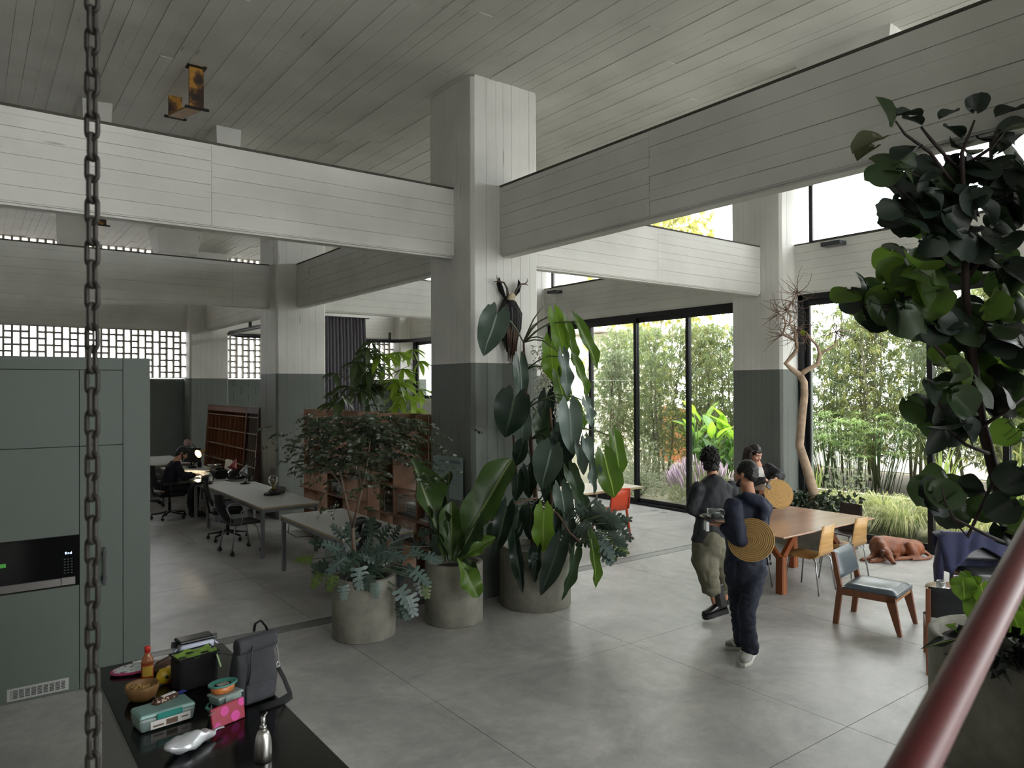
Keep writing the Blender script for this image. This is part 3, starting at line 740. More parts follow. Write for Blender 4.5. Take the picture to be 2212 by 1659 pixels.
# soap pump
t = item('soap_dispenser', 'brushed steel soap pump bottle at the near end of the black island', 'soap dispenser', -3.655, -3.945)
STL = mat('brushed_bottle_steel', '#c4c2be', .3, 1., stretch=(1, 1, .05), var=.1, vscale=90)
MB().lathe([(.031, 0), (.033, .004), (.034, .03), (.0335, .06), (.030, .09), (.0235, .112), (.0155, .122)], sx=1, sy=1, n=28).build('bottle', STL, t)
MB().lathe([(.0135, .118), (.0138, .138), (.013, .1395)], n=20).build('collar', STL, t)
pm = MB(); pm.lathe([(.006, .138), (.006, .15)], n=12); pm.lathe([(.0085, .149), (.009, .152), (.009, .172), (.0075, .1745)], n=16)
pm.tube([(0, 0, .171), (.012, .008, .177), (.02, .014, .183)], .0028, 8); pm.build('pump', STL, t)
# silver plastic bag
def crumple(mb, seed, amp, scale):
    for i, p in enumerate(mb.v):
        p = Vector(p); n_ = mnoise.noise_vector(p*scale+Vector((seed, 0, 0))); mb.v[i] = tuple(p+n_*amp)
    return mb
BAGM = mat('crinkled_clear_plastic', '#c9ccd0', .22, .35, spec=.8)
mb = MB(); mb.ball((0, 0, .032), (.115, .055, .034), 0, 26, 16)
for i, p in enumerate(mb.v):
    x, y, z = p; s = 1 - .55*max(0, (x+.02)/.13); mb.v[i] = (x, y*s, .002+(z)*(.55+.45*s))
crumple(mb, 4, .012, 28); mb.v = [(x, y, max(z, .001)) for x, y, z in mb.v]
mb.tube([(.105, 0, .028), (.125, .004, .03), (.155, .01, .026)], [.012, .007, .016], 8, flat=.3)
t = item('plastic_bag', 'crumpled silvery plastic bag with knotted end on the island', 'bag', -3.865, -3.66, .35)
mb.build('bag', BAGM, t)
# clip lunch container with snack bar
TEAL = mat('teal_plastic', '#1f7f74', .4); FROST = mat('frosted_plastic', '#8fa3a0', .35, trans=.3)
t = item('lunch_container', 'long frosted food container with teal clip and paper label on the island', 'container', -3.905, -3.33, .13)
MB().box((0, 0, .03), (.225, .12, .06), taper=1.08).build('tub', FROST, t, bevel=.012)
MB().box((0, 0, .069), (.243, .135, .018), taper=.93).build('lid', mat('container_lid_teal_clear', '#83a8a2', .3, trans=.2), t, bevel=.006)
MB().bb((-.05, -.074, .045), (.06, -.066, .072)).build('clip', TEAL, t, bevel=.003, seg=1)
MB().bb((-.075, -.0665, .008), (.095, -.0635, .042)).build('paper_label', mat('paper_label_white', '#d8d6d2', .7), t)
lb = MB(); lb.bb((-.065, -.0672, .016), (-.02, -.0663, .024)).bb((.055, -.0672, .024), (.085, -.0663, .03)).bb((-.01, -.0672, .012), (.04, -.0663, .036)); lb.build('label_print', mat('label_print_brown', '#6c5a4a', .8), t)
mb = MB(); mb.tube([(-.065, 0, .02), (-.05, 0, .02), (0, 0, .021), (.05, 0, .02), (.066, 0, .02)], [.006, .019, .021, .019, .006], 12, flat=.75)
SNK = bpy.data.materials.new('zebra_brown_wrapper'); SNK.use_nodes = True; nt = SNK.node_tree
vo = nt.nodes.new('ShaderNodeTexVoronoi'); vo.inputs['Scale'].default_value = 95; cr = nt.nodes.new('ShaderNodeValToRGB'); tcn = nt.nodes.new('ShaderNodeTexCoord')
e = cr.color_ramp.elements; e[0].position = .22; e[0].color = (*srgb('#e3cdb0'), 1); e[1].position = .34; e[1].color = (*srgb('#3a1f12'), 1)
nt.links.new(tcn.outputs['Object'], vo.inputs['Vector']); nt.links.new(vo.outputs['Distance'], cr.inputs[0]); nt.links.new(cr.outputs[0], nt.nodes['Principled BSDF'].inputs['Base Color'])
t = item('snack_packet', 'brown and cream snack packet lying on the frosted container lid', 'snack', -3.895, -3.32, .42, IZ+.079)
mb.build('wrapper', SNK, t)
MB().bb((-.02, -.016, .0365), (.045, .002, .0385)).build('ingredient_label', MATS['paper_label_white'], t)
MB().box((.082, 0, .02), (.04, .026, .002)).build('crimped_end', mat('blue_wrapper_end', '#22348f', .4), t)
# wooden bowl with chips
WBW = mat('turned_bowl_wood', '#7d5c35', .5, var=.25, vscale=12, stretch=(1, 1, .2))
t = item('wooden_bowl', 'round wooden bowl half full of crisps on the island', 'bowl', -3.935, -3.0)
MB().lathe([(.045, 0), (.062, .015), (.074, .045), (.076, .068), (.0735, .073), (.068, .066), (.06, .03), (.03, .012), (0, .01)], n=30).build('bowl', WBW, t)
CR = mat('pale_crisps', '#b9975a', .7); cb = MB(); rn = random.Random(3)
for k in range(46):
    a = rn.uniform(0, 6.28); q = .05*rn.random()**.5; cb.bar((math.cos(a)*q, math.sin(a)*q, .03+.015*rn.random()), (math.cos(a)*q+rn.uniform(-.025, .025), math.sin(a)*q+rn.uniform(-.025, .025), .04+.03*rn.random()), .007, .003)
cb.build('crisps', CR, t, kind='stuff')
# hot sauce
SAU = mat('chilli_sauce_red', '#a23a12', .15, trans=.25, spec=.6); NECK = mat('amber_bottle_glass', '#b5714a', .1, trans=.35, spec=.6)
t = item('sauce_bottle', 'chilli sauce bottle with bright red cap and yellow label', 'bottle', -3.865, -2.75)
MB().lathe([(.028, 0), (.030, .004), (.030, .085)], n=24).build('body', SAU, t)
MB().lathe([(.030, .085), (.0295, .095), (.024, .112), (.0135, .128), (.0125, .142)], n=24).build('neck', NECK, t)
MB().lathe([(.0145, .140), (.0145, .168), (.013, .17)], n=18).build('cap', mat('red_cap', '#c42a20', .45), t)
lab = MB(); n_ = 12
for z0, z1, mi in ((.022, .075, 0), (.045, .062, 1)):
    a0, a1, r_ = (-2.6, -.9, .0306) if mi == 0 else (-2.1, -1.55, .031)
    pts = [(r_*math.cos(a0+(a1-a0)*k/n_), r_*math.sin(a0+(a1-a0)*k/n_), z) for z in (z0, z1) for k in range(n_+1)]
    lab.add(pts, [(k, k+1, n_+2+k, n_+1+k) for k in range(n_)], mi, True)
lab.build('paper_label', [mat('sauce_label_yellow', '#c9a33a', .6), mat('label_seal_black', '#151414', .6)], t)
# oven mitt
def patchy(name, cols, scale, rough=.8):
    m = bpy.data.materials.new(name); MATS[name] = m; m.use_nodes = True; nt = m.node_tree
    n = nt.nodes.new('ShaderNodeTexNoise'); n.inputs['Scale'].default_value = scale; n.inputs['Detail'].default_value = 2; tc_ = nt.nodes.new('ShaderNodeTexCoord'); r = nt.nodes.new('ShaderNodeValToRGB'); r.color_ramp.interpolation = 'CONSTANT'
    while len(r.color_ramp.elements) < len(cols): r.color_ramp.elements.new(.5)
    for i, c in enumerate(cols): r.color_ramp.elements[i].position = .3+.4*i/len(cols) if i else 0; r.color_ramp.elements[i].color = (*srgb(c), 1)
    nt.links.new(tc_.outputs['Object'], n.inputs['Vector']); nt.links.new(n.outputs[0], r.inputs[0]); nt.links.new(r.outputs[0], nt.nodes['Principled BSDF'].inputs['Base Color']); nt.nodes['Principled BSDF'].inputs['Roughness'].default_value = rough
    return m
FLOR = patchy('floral_quilting', ['#8a5f68', '#b9c6cc', '#d7dcdc', '#c9cfc4', '#9aa8ae'], 38)
ell = [(.125*math.cos(2*PI*k/28)*(1 if math.cos(2*PI*k/28) < 0 else .92), .07*math.sin(2*PI*k/28)) for k in range(28)]
t = item('oven_mitt', 'floral quilted pot holder with pink binding beside the sauce bottle', 'oven mitt', -3.885, -2.585, .05)
MB().prism([(x*.95, y*.93) for x, y in ell], .018, Matrix.Translation((0, 0, .004))).build('quilt', FLOR, t, bevel=.006)
MB().tube([(x, y, .012) for x, y in ell+ell[:1]], .007, 6, cap=False).build('binding', mat('pink_binding', '#a53a66', .8), t)
# white paper
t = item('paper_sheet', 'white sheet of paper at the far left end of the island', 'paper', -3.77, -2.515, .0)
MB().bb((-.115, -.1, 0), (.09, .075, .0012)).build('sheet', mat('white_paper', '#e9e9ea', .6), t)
# yellow snack bag
t = item('snack_bag', 'small yellow crisp bag between sauce bottle and lunch bag', 'bag', -3.80, -2.87, .25)
mb = MB(); mb.ball((0, 0, .04), (.055, .03, .042), 0, 20, 12); crumple(mb, 9, .008, 40); mb.v = [(x, y, max(z, .001)) for x, y, z in mb.v]
mb.build('bag', patchy('yellow_snack_print', ['#c7a41c', '#c9a820', '#c8a621', '#b8542a', '#d8d2c8'], 9, .35), t)
ms = MB()
for xx in (-.012, .014): ms.lathe([(.0095, 0), (.0095, .002), (0, .0022)], (xx, -.034, .045), 14, rot=Matrix.Rotation(PI/2, 3, 'X'), sy=.8)
ms.build('warning_seal', MATS['label_seal_black'], t)
# brown pouch
t = item('leather_pouch', 'small brown leather pouch with flap leaning behind the yellow snack bag', 'pouch', -3.745, -2.665, .15)
LTH = mat('brown_leather', '#5a4436', .6, var=.15, vscale=20, bump=.15)
pl = [(-.075, 0), (.06, 0), (.07, .03), (.055, .055), (0, .066), (-.06, .05), (-.08, .02)]
MB().prism(pl, .03, Matrix.Translation((0, .015, 0)) @ Matrix.Rotation(PI/2, 4, 'X')).build('body', LTH, t, bevel=.006)
MB().bar((-.078, -.018, .038), (.02, -.02, .034), .008, .012).build('flap_edge', LTH, t, bevel=.002, seg=1)
# lunch bag
t = item('lunch_bag', 'black insulated lunch bag with lime green top panel', 'bag', -3.69, -2.98, .18)
MB().box((0, 0, .08), (.2, .125, .16)).build('body', BLACKF, t, bevel=.02)
tp = MB(); N = 10
pts = [(-.1+.2*i/N, -.062+.124*j/N, .163+.009*math.sin(i*1.1)*math.cos(j*.9)) for j in range(N+1) for i in range(N+1)]
tp.add(pts, [(j*(N+1)+i, j*(N+1)+i+1, (j+1)*(N+1)+i+1, (j+1)*(N+1)+i) for j in range(N) for i in range(N)], 0, True)
tp.build('top_panel', mat('lime_green_fabric', '#8fb24a', .7, col2='#6f9438', vscale=14, stretch=(.3, 1, 1)), t)
MB().tube([(-.1, -.062, .163), (.1, -.062, .163), (.105, .062, .165), (-.1, .062, .165), (-.1, -.062, .163)], .005, 6, cap=False).build('zip_binding', BLACKF, t)
MB().bar((.085, -.066, .15), (.1, -.08, .085), .016, .003).build('strap_tab', mat('pale_green_webbing', '#b8cf9a', .8), t)
mb = MB(); mb.tube([(.1, .0, .13), (.16, .03, .11), (.24, .05, .07), (.28, .06, .02)], .012, 8, flat=.25); mb.build('shoulder_strap', BLACKF, t)
# bento
t = item('bento_box', 'two-tier lunch box with pale grey tier and glossy black lid', 'lunch box', -3.6, -2.6, .08)
MB().box((0, 0, .03), (.175, .098, .06)).build('lower_tier', mat('navy_plastic', '#202838', .4), t, bevel=.014)
MB().box((0, 0, .083), (.186, .106, .046)).build('upper_tier', mat('pale_grey_plastic', '#aab0c0', .4), t, bevel=.016)
MB().box((0, 0, .116), (.19, .11, .02)).build('lid', mat('gloss_black_plastic', '#131416', .18), t, bevel=.012)
for s in (-1, 1):
    MB().bar((s*.096, 0, .118), (s*.1, 0, .085), .05, .006).build('latch', BLACKP, t)
    MB().bar((s*.1, 0, .085), (s*.118, 0, .07), .06, .006).build('handle_wing', MATS['pale_grey_plastic'], t)
# stacked glass containers
t = item('glass_container', 'rectangular glass food container with clear clip lid, lowest of the stack behind the pink pouch', 'container', -3.66, -3.41, .3)
MB().lathe([(.05, 0), (.064, .01), (.072, .045), (.069, .045), (.06, .012), (0, .008)], n=28, sx=1.15, sy=.85).build('dish', CLEARG, t)
MB().lathe([(.074, .043), (.078, .047), (.075, .053), (.066, .053)], n=28, sx=1.15, sy=.85, closed=False).build('lid', mat('teal_green_lid', '#3f7f75', .4), t)
t = item('glass_container', 'clear clip-lid food box, middle of the stack behind the pink pouch', 'container', -3.655, -3.405, .35, IZ+.054)
MB().box((0, 0, .016), (.115, .08, .032), taper=1.1).build('dish', FROST, t, bevel=.01)
MB().box((0, 0, .038), (.132, .095, .012)).build('lid', mat('clear_lid_plastic', '#9fb0ae', .2, trans=.25), t, bevel=.005)
for s in (-1, 1): MB().box((0, s*.05, .028), (.07, .006, .03)).build('clip', MATS['clear_lid_plastic'], t, bevel=.002, seg=1)
t = item('glass_container', 'small oval container of orange food with teal green lid, topmost of the stack', 'container', -3.665, -3.40, .25, IZ+.099)
MB().lathe([(.04, 0), (.047, .006), (.053, .034)], n=26, sx=1.12, sy=.8).build('dish', mat('orange_food_in_glass', '#b26a35', .25, var=.3, vscale=60), t)
MB().lathe([(.054, .033), (.061, .036), (.061, .043), (.055, .044), (.05, .037), (.04, .037), (.036, .034), (0, .034)], n=28, sx=1.12, sy=.8).build('lid', MATS['teal_green_lid'], t)
MB().box((0, 0, .0355), (.05, .03, .002)).build('lid_window', mat('clear_lid_window', '#a5a29a', .3), t)
# pouch with dots
t = item('zip_pouch', 'red zip pouch with pink dots standing against the glass containers', 'pouch', -3.675, -3.525, .32)
pm_ = Matrix.Rotation(-.18, 4, 'X')
MB().prism([(-.085, 0), (.08, 0), (.082, .092), (-.085, .088)], .012, pm_ @ Matrix.Rotation(PI/2, 4, 'X')).build('pouch', mat('crimson_oilcloth', '#8e1733', .35), t, bevel=.004)
dots = MB()
for x, z, r_ in ((-.02, .062, .021), (.03, .025, .023), (.068, .075, .018), (-.06, .008, .017)):
    pts = [(x+r_*math.cos(2*PI*k/18), z+r_*math.sin(2*PI*k/18)) for k in range(18)]
    pts = [(min(.08, a), min(.09, max(.001, b))) for a, b in pts]
    dots.prism(pts, .0012, pm_ @ Matrix.Translation((0, -.012, 0)) @ Matrix.Rotation(PI/2, 4, 'X'))
dots.build('dot', mat('hot_pink_dot', '#c02f86', .4), t)
MB().bar((-.083, -.02, .088), (-.115, -.035, .086), .005, .003).build('zip_pull', CHROME, t)
# backpack
CANV = mat('washed_black_canvas', '#35363a', .9, var=.3, vscale=7, bump=.35, bscale=30)
t = item('backpack', 'charcoal canvas roll-top backpack standing on the island', 'backpack', -3.50, -3.32, .22)
mb = MB(); rings = [(.0, .098, .058), (.02, .106, .064), (.1, .11, .066), (.18, .104, .058), (.235, .1, .042), (.255, .1, .03)]
n_ = 28; vs = []; fs = []
for z, a_, b_ in rings:
    for k in range(n_):
        th = 2*PI*k/n_; c, s = math.cos(th), math.sin(th)
        vs.append((a_*math.copysign(abs(c)**.55, c), b_*math.copysign(abs(s)**.6, s), z))
for i in range(len(rings)-1):
    for k in range(n_): fs.append((i*n_+k, i*n_+(k+1) % n_, (i+1)*n_+(k+1) % n_, (i+1)*n_+k))
fs.append(tuple(range(n_-1, -1, -1))); fs.append(tuple(range((len(rings)-1)*n_, len(rings)*n_)))
mb.add(vs, fs, 0, True); crumple(mb, 2, .006, 18); mb.build('body', CANV, t)
mb = MB()
for i in range(7):
    pass
prof = [(-.036, .0), (-.042, .03), (-.03, .058), (0, .068), (.03, .05), (.036, .01), (.02, -.012), (-.015, -.015)]
mb.prism(prof, .205, Matrix.Translation((-.1025, -.02, .25)) @ Matrix(((0, 0, 1, 0), (1, 0, 0, 0), (0, 1, 0, 0), (0, 0, 0, 1))))
o = mb.build('rolled_top', CANV, t, bevel=.012)
MB().tube([(-.03, -.05, .29), (-.05, -.072, .25), (-.055, -.072, .16), (-.07, -.07, .1)], .004, 6).build('cord', BLACKP, t)
mb = MB(); mb.tube([(.02, .03, .31), (.03, .035, .345), (.06, .035, .355), (.085, .03, .32), (.1, .02, .27)], .013, 8, flat=.25); mb.build('top_handle', BLACKF, t)
MB().tube([(.105, -.02, .25), (.115, -.03, .2), (.112, -.035, .15)], .0035, 6).build('cord', mat('grey_cord', '#7a7a78', .7), t)
ck = MB(); ck.tube([(.112, -.035, .15+.012*math.cos(a)) if False else (.112+.01*math.sin(a), -.035, .14+.014*math.cos(a)) for a in [2*PI*k/10 for k in range(11)]], .0025, 6, cap=False); ck.build('snap_hook', CHROME, t)
mb = MB(); mb.tube([(.113, -.035, .125), (.13, -.06, .07), (.14, -.09, .012), (.12, -.13, .008), (.05, -.16, .007), (-.05, -.15, .006)], .02, 8, flat=.16); mb.build('shoulder_strap', BLACKF, t)
mb = MB(); mb.box((0, -.064, .05), (.15, .012, .09)); mb.build('front_pocket', CANV, t, bevel=.01)
# ================================================================== OFFICE HALF: desks, chairs, lamps, shelves
DTOP = mat('white_desk_laminate', '#d0d1cf', .35, spec=.5); DEDGE = mat('ply_desk_edge', '#b3a27c', .6)
PLY = mat('birch_ply_warm', '#80604a', .5, var=.22, vscale=3.5, stretch=(1, .25, 1.4), spec=.4)
PLYE = mat('ply_edge_pale', '#a98d6b', .65)
def desk(label, x0, x1, y0, y1, legs, ped=None, zt=.74, group='white-topped steel office desks'):
    t = thing('office_desk', label, 'desk', ((x0+x1)/2, (y0+y1)/2, 0)); w, l = (x1-x0)/2, (y1-y0)/2; oy = (y0+y1)/2
    MB().bb((-w, -l, zt-.008), (w, l, zt)).build('desk_top', DTOP, t)
    MB().bb((-w, -l, zt-.03), (w, l, zt-.0085)).build('top_edge', DEDGE, t)
    fr = MB(); fr.bb((-w+.01, -l+.01, zt-.08), (-w+.05, l-.01, zt-.031)); fr.bb((w-.05, -l+.01, zt-.08), (w-.01, l-.01, zt-.031)); fr.bb((-w+.05, -l+.01, zt-.08), (w-.05, -l+.05, zt-.031)); fr.bb((-w+.05, l-.05, zt-.08), (w-.05, l-.01, zt-.031))
    fr.build('frame', GREYMET, t)
    for y in legs:
        for s in (-1, 1): MB().bb((s*(w-.035)-.025, y-oy-.025, 0), (s*(w-.035)+.025, y-oy+.025, zt-.031)).build('leg', GREYMET, t, bevel=.003, seg=1)
    if ped:
        py, side = ped; p_ = MB().bb((-.2, py-oy-.28, .2), (w-.1, py-oy+.28, zt-.082)) if False else MB().bb((-w+.03, py-oy-.21, .17), (-w+.55, py-oy+.21, zt-.082))
        pd = p_.build('pedestal', mat('pedestal_grey', '#8b9192', .5), t)
        for k in range(3):
            z0 = .18+k*.16; dr = MB().bb((-w+.016, py-oy-.2, z0), (-w+.03, py-oy+.2, z0+.15)).build('drawer', MATS['pedestal_grey'], pd, bevel=.003, seg=1)
    return t
d2 = desk('white office desk in front of the bookcase with a black jacket on it', -1.26, -.38, .72, 2.77, (.98, 2.72))
MB().bb((-.38, -.95, .06), (.1, -.35, .655)).build('pedestal', mat('pedestal_green_grey', '#7f8a84', .5), d2)
for x, y in ((.3, -.75), (.2, .85)): MB().lathe([(.04, .7405), (.04, .743), (.0, .744)], (x, y, 0), 16).build('grommet', mat('grommet_grey', '#8c8c88', .4, .4), d2)
desk('long white desk with drawers and the bulb lamp on its near end', -1.26, -.40, 3.53, 6.99, (3.59, 6.52), (6.2, -1))
desk('white desk behind where the dark-haired man works', -1.26, -.40, 7.01, 10.3, (7.4, 10.2))
desk('far white desk by the block wall', -1.35, -.45, 10.9, 13.3, (11.0, 13.2))
CASTM = mat('castor_black', '#101010', .5)
def castor(mb, x, y): mb.lathe([(.026, -.012), (.026, .012)], (x, y-.0, .027), 12, rot=Matrix.Rotation(PI/2, 3, 'X')); mb.lathe([(.026, -.012), (.026, .012)], (x+.0, y+.03, .027), 12, rot=Matrix.Rotation(PI/2, 3, 'X')); mb.bb((x-.012, y-.005, .03), (x+.012, y+.035, .07))
def back_mesh(mat_, t, x, z0, z1, w, tilt):
    mb = MB(); N = 8; vs = []
    for s in (0, 1):
        for j in range(N+1):
            v = j/N; z = z0+(z1-z0)*v; ww = w*(.72+.28*math.sin(PI*min(1, v*1.15)))
            for i in range(N+1):
                u = i/N*2-1; vs.append((x-tilt*v-.03*math.sin(PI*v)+.035*u*u-s*.018, u*ww/2, z))
    n1 = (N+1)**2; fs = []
    for j in range(N):
        for i in range(N):
            a = j*(N+1)+i; fs.append((a, a+1, a+N+2, a+N+1)); fs.append((n1+a, n1+a+N+1, n1+a+N+2, n1+a+1))
    ed = [i for i in range(N+1)] + [(j*(N+1)+N) for j in range(1, N+1)] + [N*(N+1)+i for i in range(N-1, -1, -1)] + [j*(N+1) for j in range(N-1, 0, -1)]
    for a, b in zip(ed, ed[1:]+ed[:1]): fs.append((a, n1+a, n1+b, b))
    mb.add(vs, fs, 0, True); return mb.build('backrest', mat_, t)
SEATF = mat('grey_seat_fabric', '#4a4a4c', .9, bump=.2, bscale=120)
ARMM = mat('polished_chair_steel', '#8f9294', .3, .9)
def swivel(label, x, y, rz, group=None):
    t = thing('swivel_chair', label, 'chair', (x, y, 0), rz, group)
    for k in range(5):
        a = 2*PI*k/5+.3; e = Vector((math.cos(a)*.31, math.sin(a)*.31, .085)); l = MB(); l.tube([(0, 0, .13), e*.5+Vector((0, 0, .06)), e], [.024, .02, .016], 8); l.build('base_arm', BLACKP, t)
        c = MB(); castor(c, e.x, e.y-.015); c.build('castor', CASTM, t)
    MB().lathe([(.028, .11), (.028, .3), (.018, .3), (.018, .42)], n=16).build('column', BLACKP, t)
    MB().box((0, 0, .455), (.46, .47, .07)).build('seat', BLACKF, t, bevel=.03)
    back_mesh(BLACKF, t, -.24, .56, 1.02, .46, .09)
    bf = MB(); bf.tube([(-.1, 0, .42), (-.27, 0, .44), (-.31, 0, .6), (-.35, 0, .9)], .02, 8); bf.build('back_support', BLACKP, t)
    for s in (-1, 1):
        ar = MB(); ar.tube([(-.05, s*.22, .45), (-.05, s*.27, .46), (-.06, s*.275, .66)], .014, 8); ar.bb((-.17, s*.275-.03, .66), (.1, s*.275+.03, .685)); ar.build('armrest', BLACKP, t)
    return t
sc = swivel('black swivel chair the man at the laptop sits on', -1.55, 8.0, .05)
c2_ = copy_tree(sc, (-1.6, 9.75, 0), .3, 'black swivel chair half hidden by the green cabinet edge at the far desk')
c3_ = copy_tree(sc, (-1.22, 5.35, 0), -.25, 'black swivel chair pushed under the long desk, behind the castor-leg armchair')
# armchair on castors
t = thing('castor_armchair', 'black mesh-backed armchair with tubular steel legs on castors at the near desk end', 'chair', (-1.33, 4.28, 0), .1)
MB().box((.02, 0, .44), (.46, .46, .03)).build('seat', SEATF, t, bevel=.012)
back_mesh(BLACKF, t, -.2, .47, .88, .44, .16)
MB().tube([(-.22, -.18, .42), (-.23, -.21, .55), (-.3, -.22, .7)], .01, 8).tube([(-.22, .18, .42), (-.23, .21, .55), (-.3, .22, .7)], .01, 8).build('back_frame', ARMM, t)
for sx in (-1, 1):
    for sy in (-1, 1):
        MB().tube([(sx*.12, sy*.18, .42), (sx*.17, sy*.2, .37), (sx*.22, sy*.24, .07)], .011, 8).build('leg', ARMM, t)
        c = MB(); castor(c, sx*.22, sy*.24-.015); c.build('castor', CASTM, t)
for s in (-1, 1): MB().tube([(-.1, s*.22, .42), (-.08, s*.27, .5), (-.1, s*.27, .63), (-.05, s*.27, .665), (.16, s*.27, .67), (.2, s*.265, .65)], [.01, .01, .01, .014, .014, .008], 8).build('armrest', ARMM, t)
# ---- bookcase of ply with model cases
SH = .02
def bookcase(label, y0, y1, ups, levels, over=.0):
    t = thing('bookcase', label, 'bookcase', (0, y0, 0)); l = y1-y0
    for y in ups:
        MB().bb((0, y-y0-.012, 0), (.34, y-y0+.012, 2.08)).build('upright', PLY, t)
    for z in levels: MB().bb((.0-.03, -over, z-SH/2), (.33, l+over, z+SH/2)).build('shelf', PLY, t)
    return t
bk1 = bookcase('plywood bookcase with irregular shelves behind the fine-leaved tree', 3.06, 5.3, (3.08, 3.6, 4.2, 4.78, 5.2), (.08, .42, .76, 1.1, 1.5, 1.78, 1.96), .05)
for ya, yb, za, zb in ((4.78, 5.2, 1.96, 2.08), (4.2, 4.78, 1.1, 1.5), (3.6, 4.2, .42, 1.1)): MB().bb((.31, ya-3.06, za), (.325, yb-3.06, zb)).build('back_panel', PLY, bk1)
bk2 = bookcase('plywood bookcase with acrylic model cases beside the big column', .98, 2.76, (1.0, 1.32, 1.95, 2.35, 2.74), (.08, .4, .72, 1.11, 1.5, 1.75, 1.95), .0)
for ya, yb, za, zb in ((1.95, 2.35, .72, 1.5), (1.0, 1.32, .08, .4), (1.32, 1.95, 1.95, 2.08), (2.35, 2.74, 1.5, 1.95)): MB().bb((.31, ya-.98, za), (.325, yb-.98, zb)).build('back_panel', PLY, bk2)
MODW = mat('model_card_white', '#d6d6d2', .7)
def model_case(label, y, z, w, h, d=.24, kind=0, base=BLACKP):
    t = thing('model_case', label, 'display case', (.16, y, z)); bh = .025
    MB().bb((-d/2, -w/2, 0), (d/2, w/2, bh)).build('plinth', base, t)
    MB().bb((-d/2+.004, -w/2+.004, bh), (d/2-.004, w/2-.004, h)).build('acrylic_cover', ACRYL, t)
    e = MB(); r = .0025
    for sx in (-1, 1):
        for sy in (-1, 1): e.bb((sx*(d/2-.003)-r, sy*(w/2-.003)-r, bh), (sx*(d/2-.003)+r, sy*(w/2-.003)+r, h))
        e.bb((sx*(d/2-.003)-r, -w/2, h-.004), (sx*(d/2-.003)+r, w/2, h))
    for sy in (-1, 1): e.bb((-d/2, sy*(w/2-.003)-r, h-.004), (d/2, sy*(w/2-.003)+r, h))
    e.build('cover_edge', mat('acrylic_edge_bright', '#e3e6e4', .3), t)
    m = MB(); rn = random.Random(int(y*100))
    if kind == 0:
        m.bb((-.05, -w*.32, bh), (.05, w*.32, h*.62)); 
        o = m.build('model', MODW, t); wn = MB(); n = max(3, int(w*20))
        for k in range(n):
            for q in range(3): wn.bb((-.052, -w*.29+k*w*.58/n, bh+.02+q*(h*.55-bh)/3), (-.0495, -w*.29+(k+.55)*w*.58/n, bh+.02+q*(h*.55-bh)/3+(h*.55-bh)/6))
        wn.build('model_window', mat('model_window_dark', '#55585a', .6), o)
    elif kind == 1:
        for k in range(4): a = rn.uniform(-.35, .2)*w; m.bb((-.07, a, bh), (.05, a+w*.18, bh+h*rn.uniform(.2, .65)))
        m.build('model', MODW, t)
    else:
        m.bb((-.07, -w*.35, bh), (.07, w*.35, bh+.02)); m.bb((-.02, -w*.2, bh+.02), (.03, w*.1, bh+h*.35)); m.build('model', mat('model_card_brown', '#7d5a44', .7), t)
    return t
model_case('low acrylic case with brown model on the upper shelf at the bookcase end', 4.93, 1.511, .36, .2, kind=2)
model_case('tall narrow acrylic case with white tower model at the far left shelf end', 5.13, 1.111, .26, .3, kind=1, base=PLY)
model_case('acrylic case on the middle shelf left of the tree trunk', 4.35, 1.111, .42, .16, kind=2)
model_case('acrylic case with pale model on the lower shelf left of the tree trunk', 3.9, .771, .4, .2, kind=1)
model_case('small acrylic case on a shelf directly behind the tree trunk', 3.35, 1.111, .3, .2, kind=2)
model_case('acrylic case with white gabled model on the lower shelf right of the trunk', 1.62, .731, .55, .26, kind=0)
model_case('acrylic case with long white facade model nearest the big column', 1.17, .731, .36, .28, kind=0, base=MODW)
model_case('acrylic case on black plinth at mid height nearest the big column', 1.17, 1.121, .34, .27, kind=1)
model_case('narrow acrylic case on the lower shelf beside the bookcase gap', 2.14, .731, .3, .26, kind=2)
model_case('small acrylic case on the bottom shelf behind the desk leg', 1.62, .411, .3, .24, kind=2)
model_case('upright acrylic case on the bottom shelf nearest the big column', 1.16, .411, .22, .24, kind=2)
# ---- leaning pigeonhole racks behind the desks
RK1 = mat('rack_pine_brown', '#7a4a2a', .55, var=.25, vscale=3, stretch=(1, 1, .2)); RK2 = mat('rack_oxblood', '#3a1712', .5, var=.2, vscale=4); RKL = mat('rack_lip_pale', '#8d7663', .6); RKS = mat('rack_rod_grey', '#6e655f', .6)
def rack(label, y0, y1, x, back, lip, nd, ns):
    t = thing('pigeonhole_rack', label, 'rack', (x, y0, 0)); t.rotation_euler = (0, math.radians(4), 0); l = y1-y0; h = 2.07
    MB().bb((.28, 0, 0), (.3, l, h)).build('back_panel', back, t)
    for y in (0, l): MB().bb((0, y-.015, 0), (.3, y+.015, h)).build('side_panel', back, t)
    MB().bb((0, 0, h-.13), (.02, l, h)).build('top_rail', back, t); MB().bb((.0, 0, h-.02), (.3, l, h)).build('top_panel', back, t)
    for k in range(ns): z = h*(.1+.8*k/(ns-1)); MB().bb((.015, .01, z-.01), (.28, l-.01, z+.01)).build('shelf', lip, t)
    for k in range(nd): y = l*(k+1)/(nd+1); MB().bb((.03, y-.006, .1), (.2, y+.006, h-.13)).build('divider', RKS if back is RK2 else back, t)
    return t
rack('pale brown wooden pigeonhole rack leaning between the columns behind the desks', 8.35, 11.3, -.16, RK1, RKL, 9, 6)
rack('dark oxblood pigeonhole rack leaning next to the column, behind the red lamp', 7.55, 8.3, -.16, RK2, RKL, 5, 6)
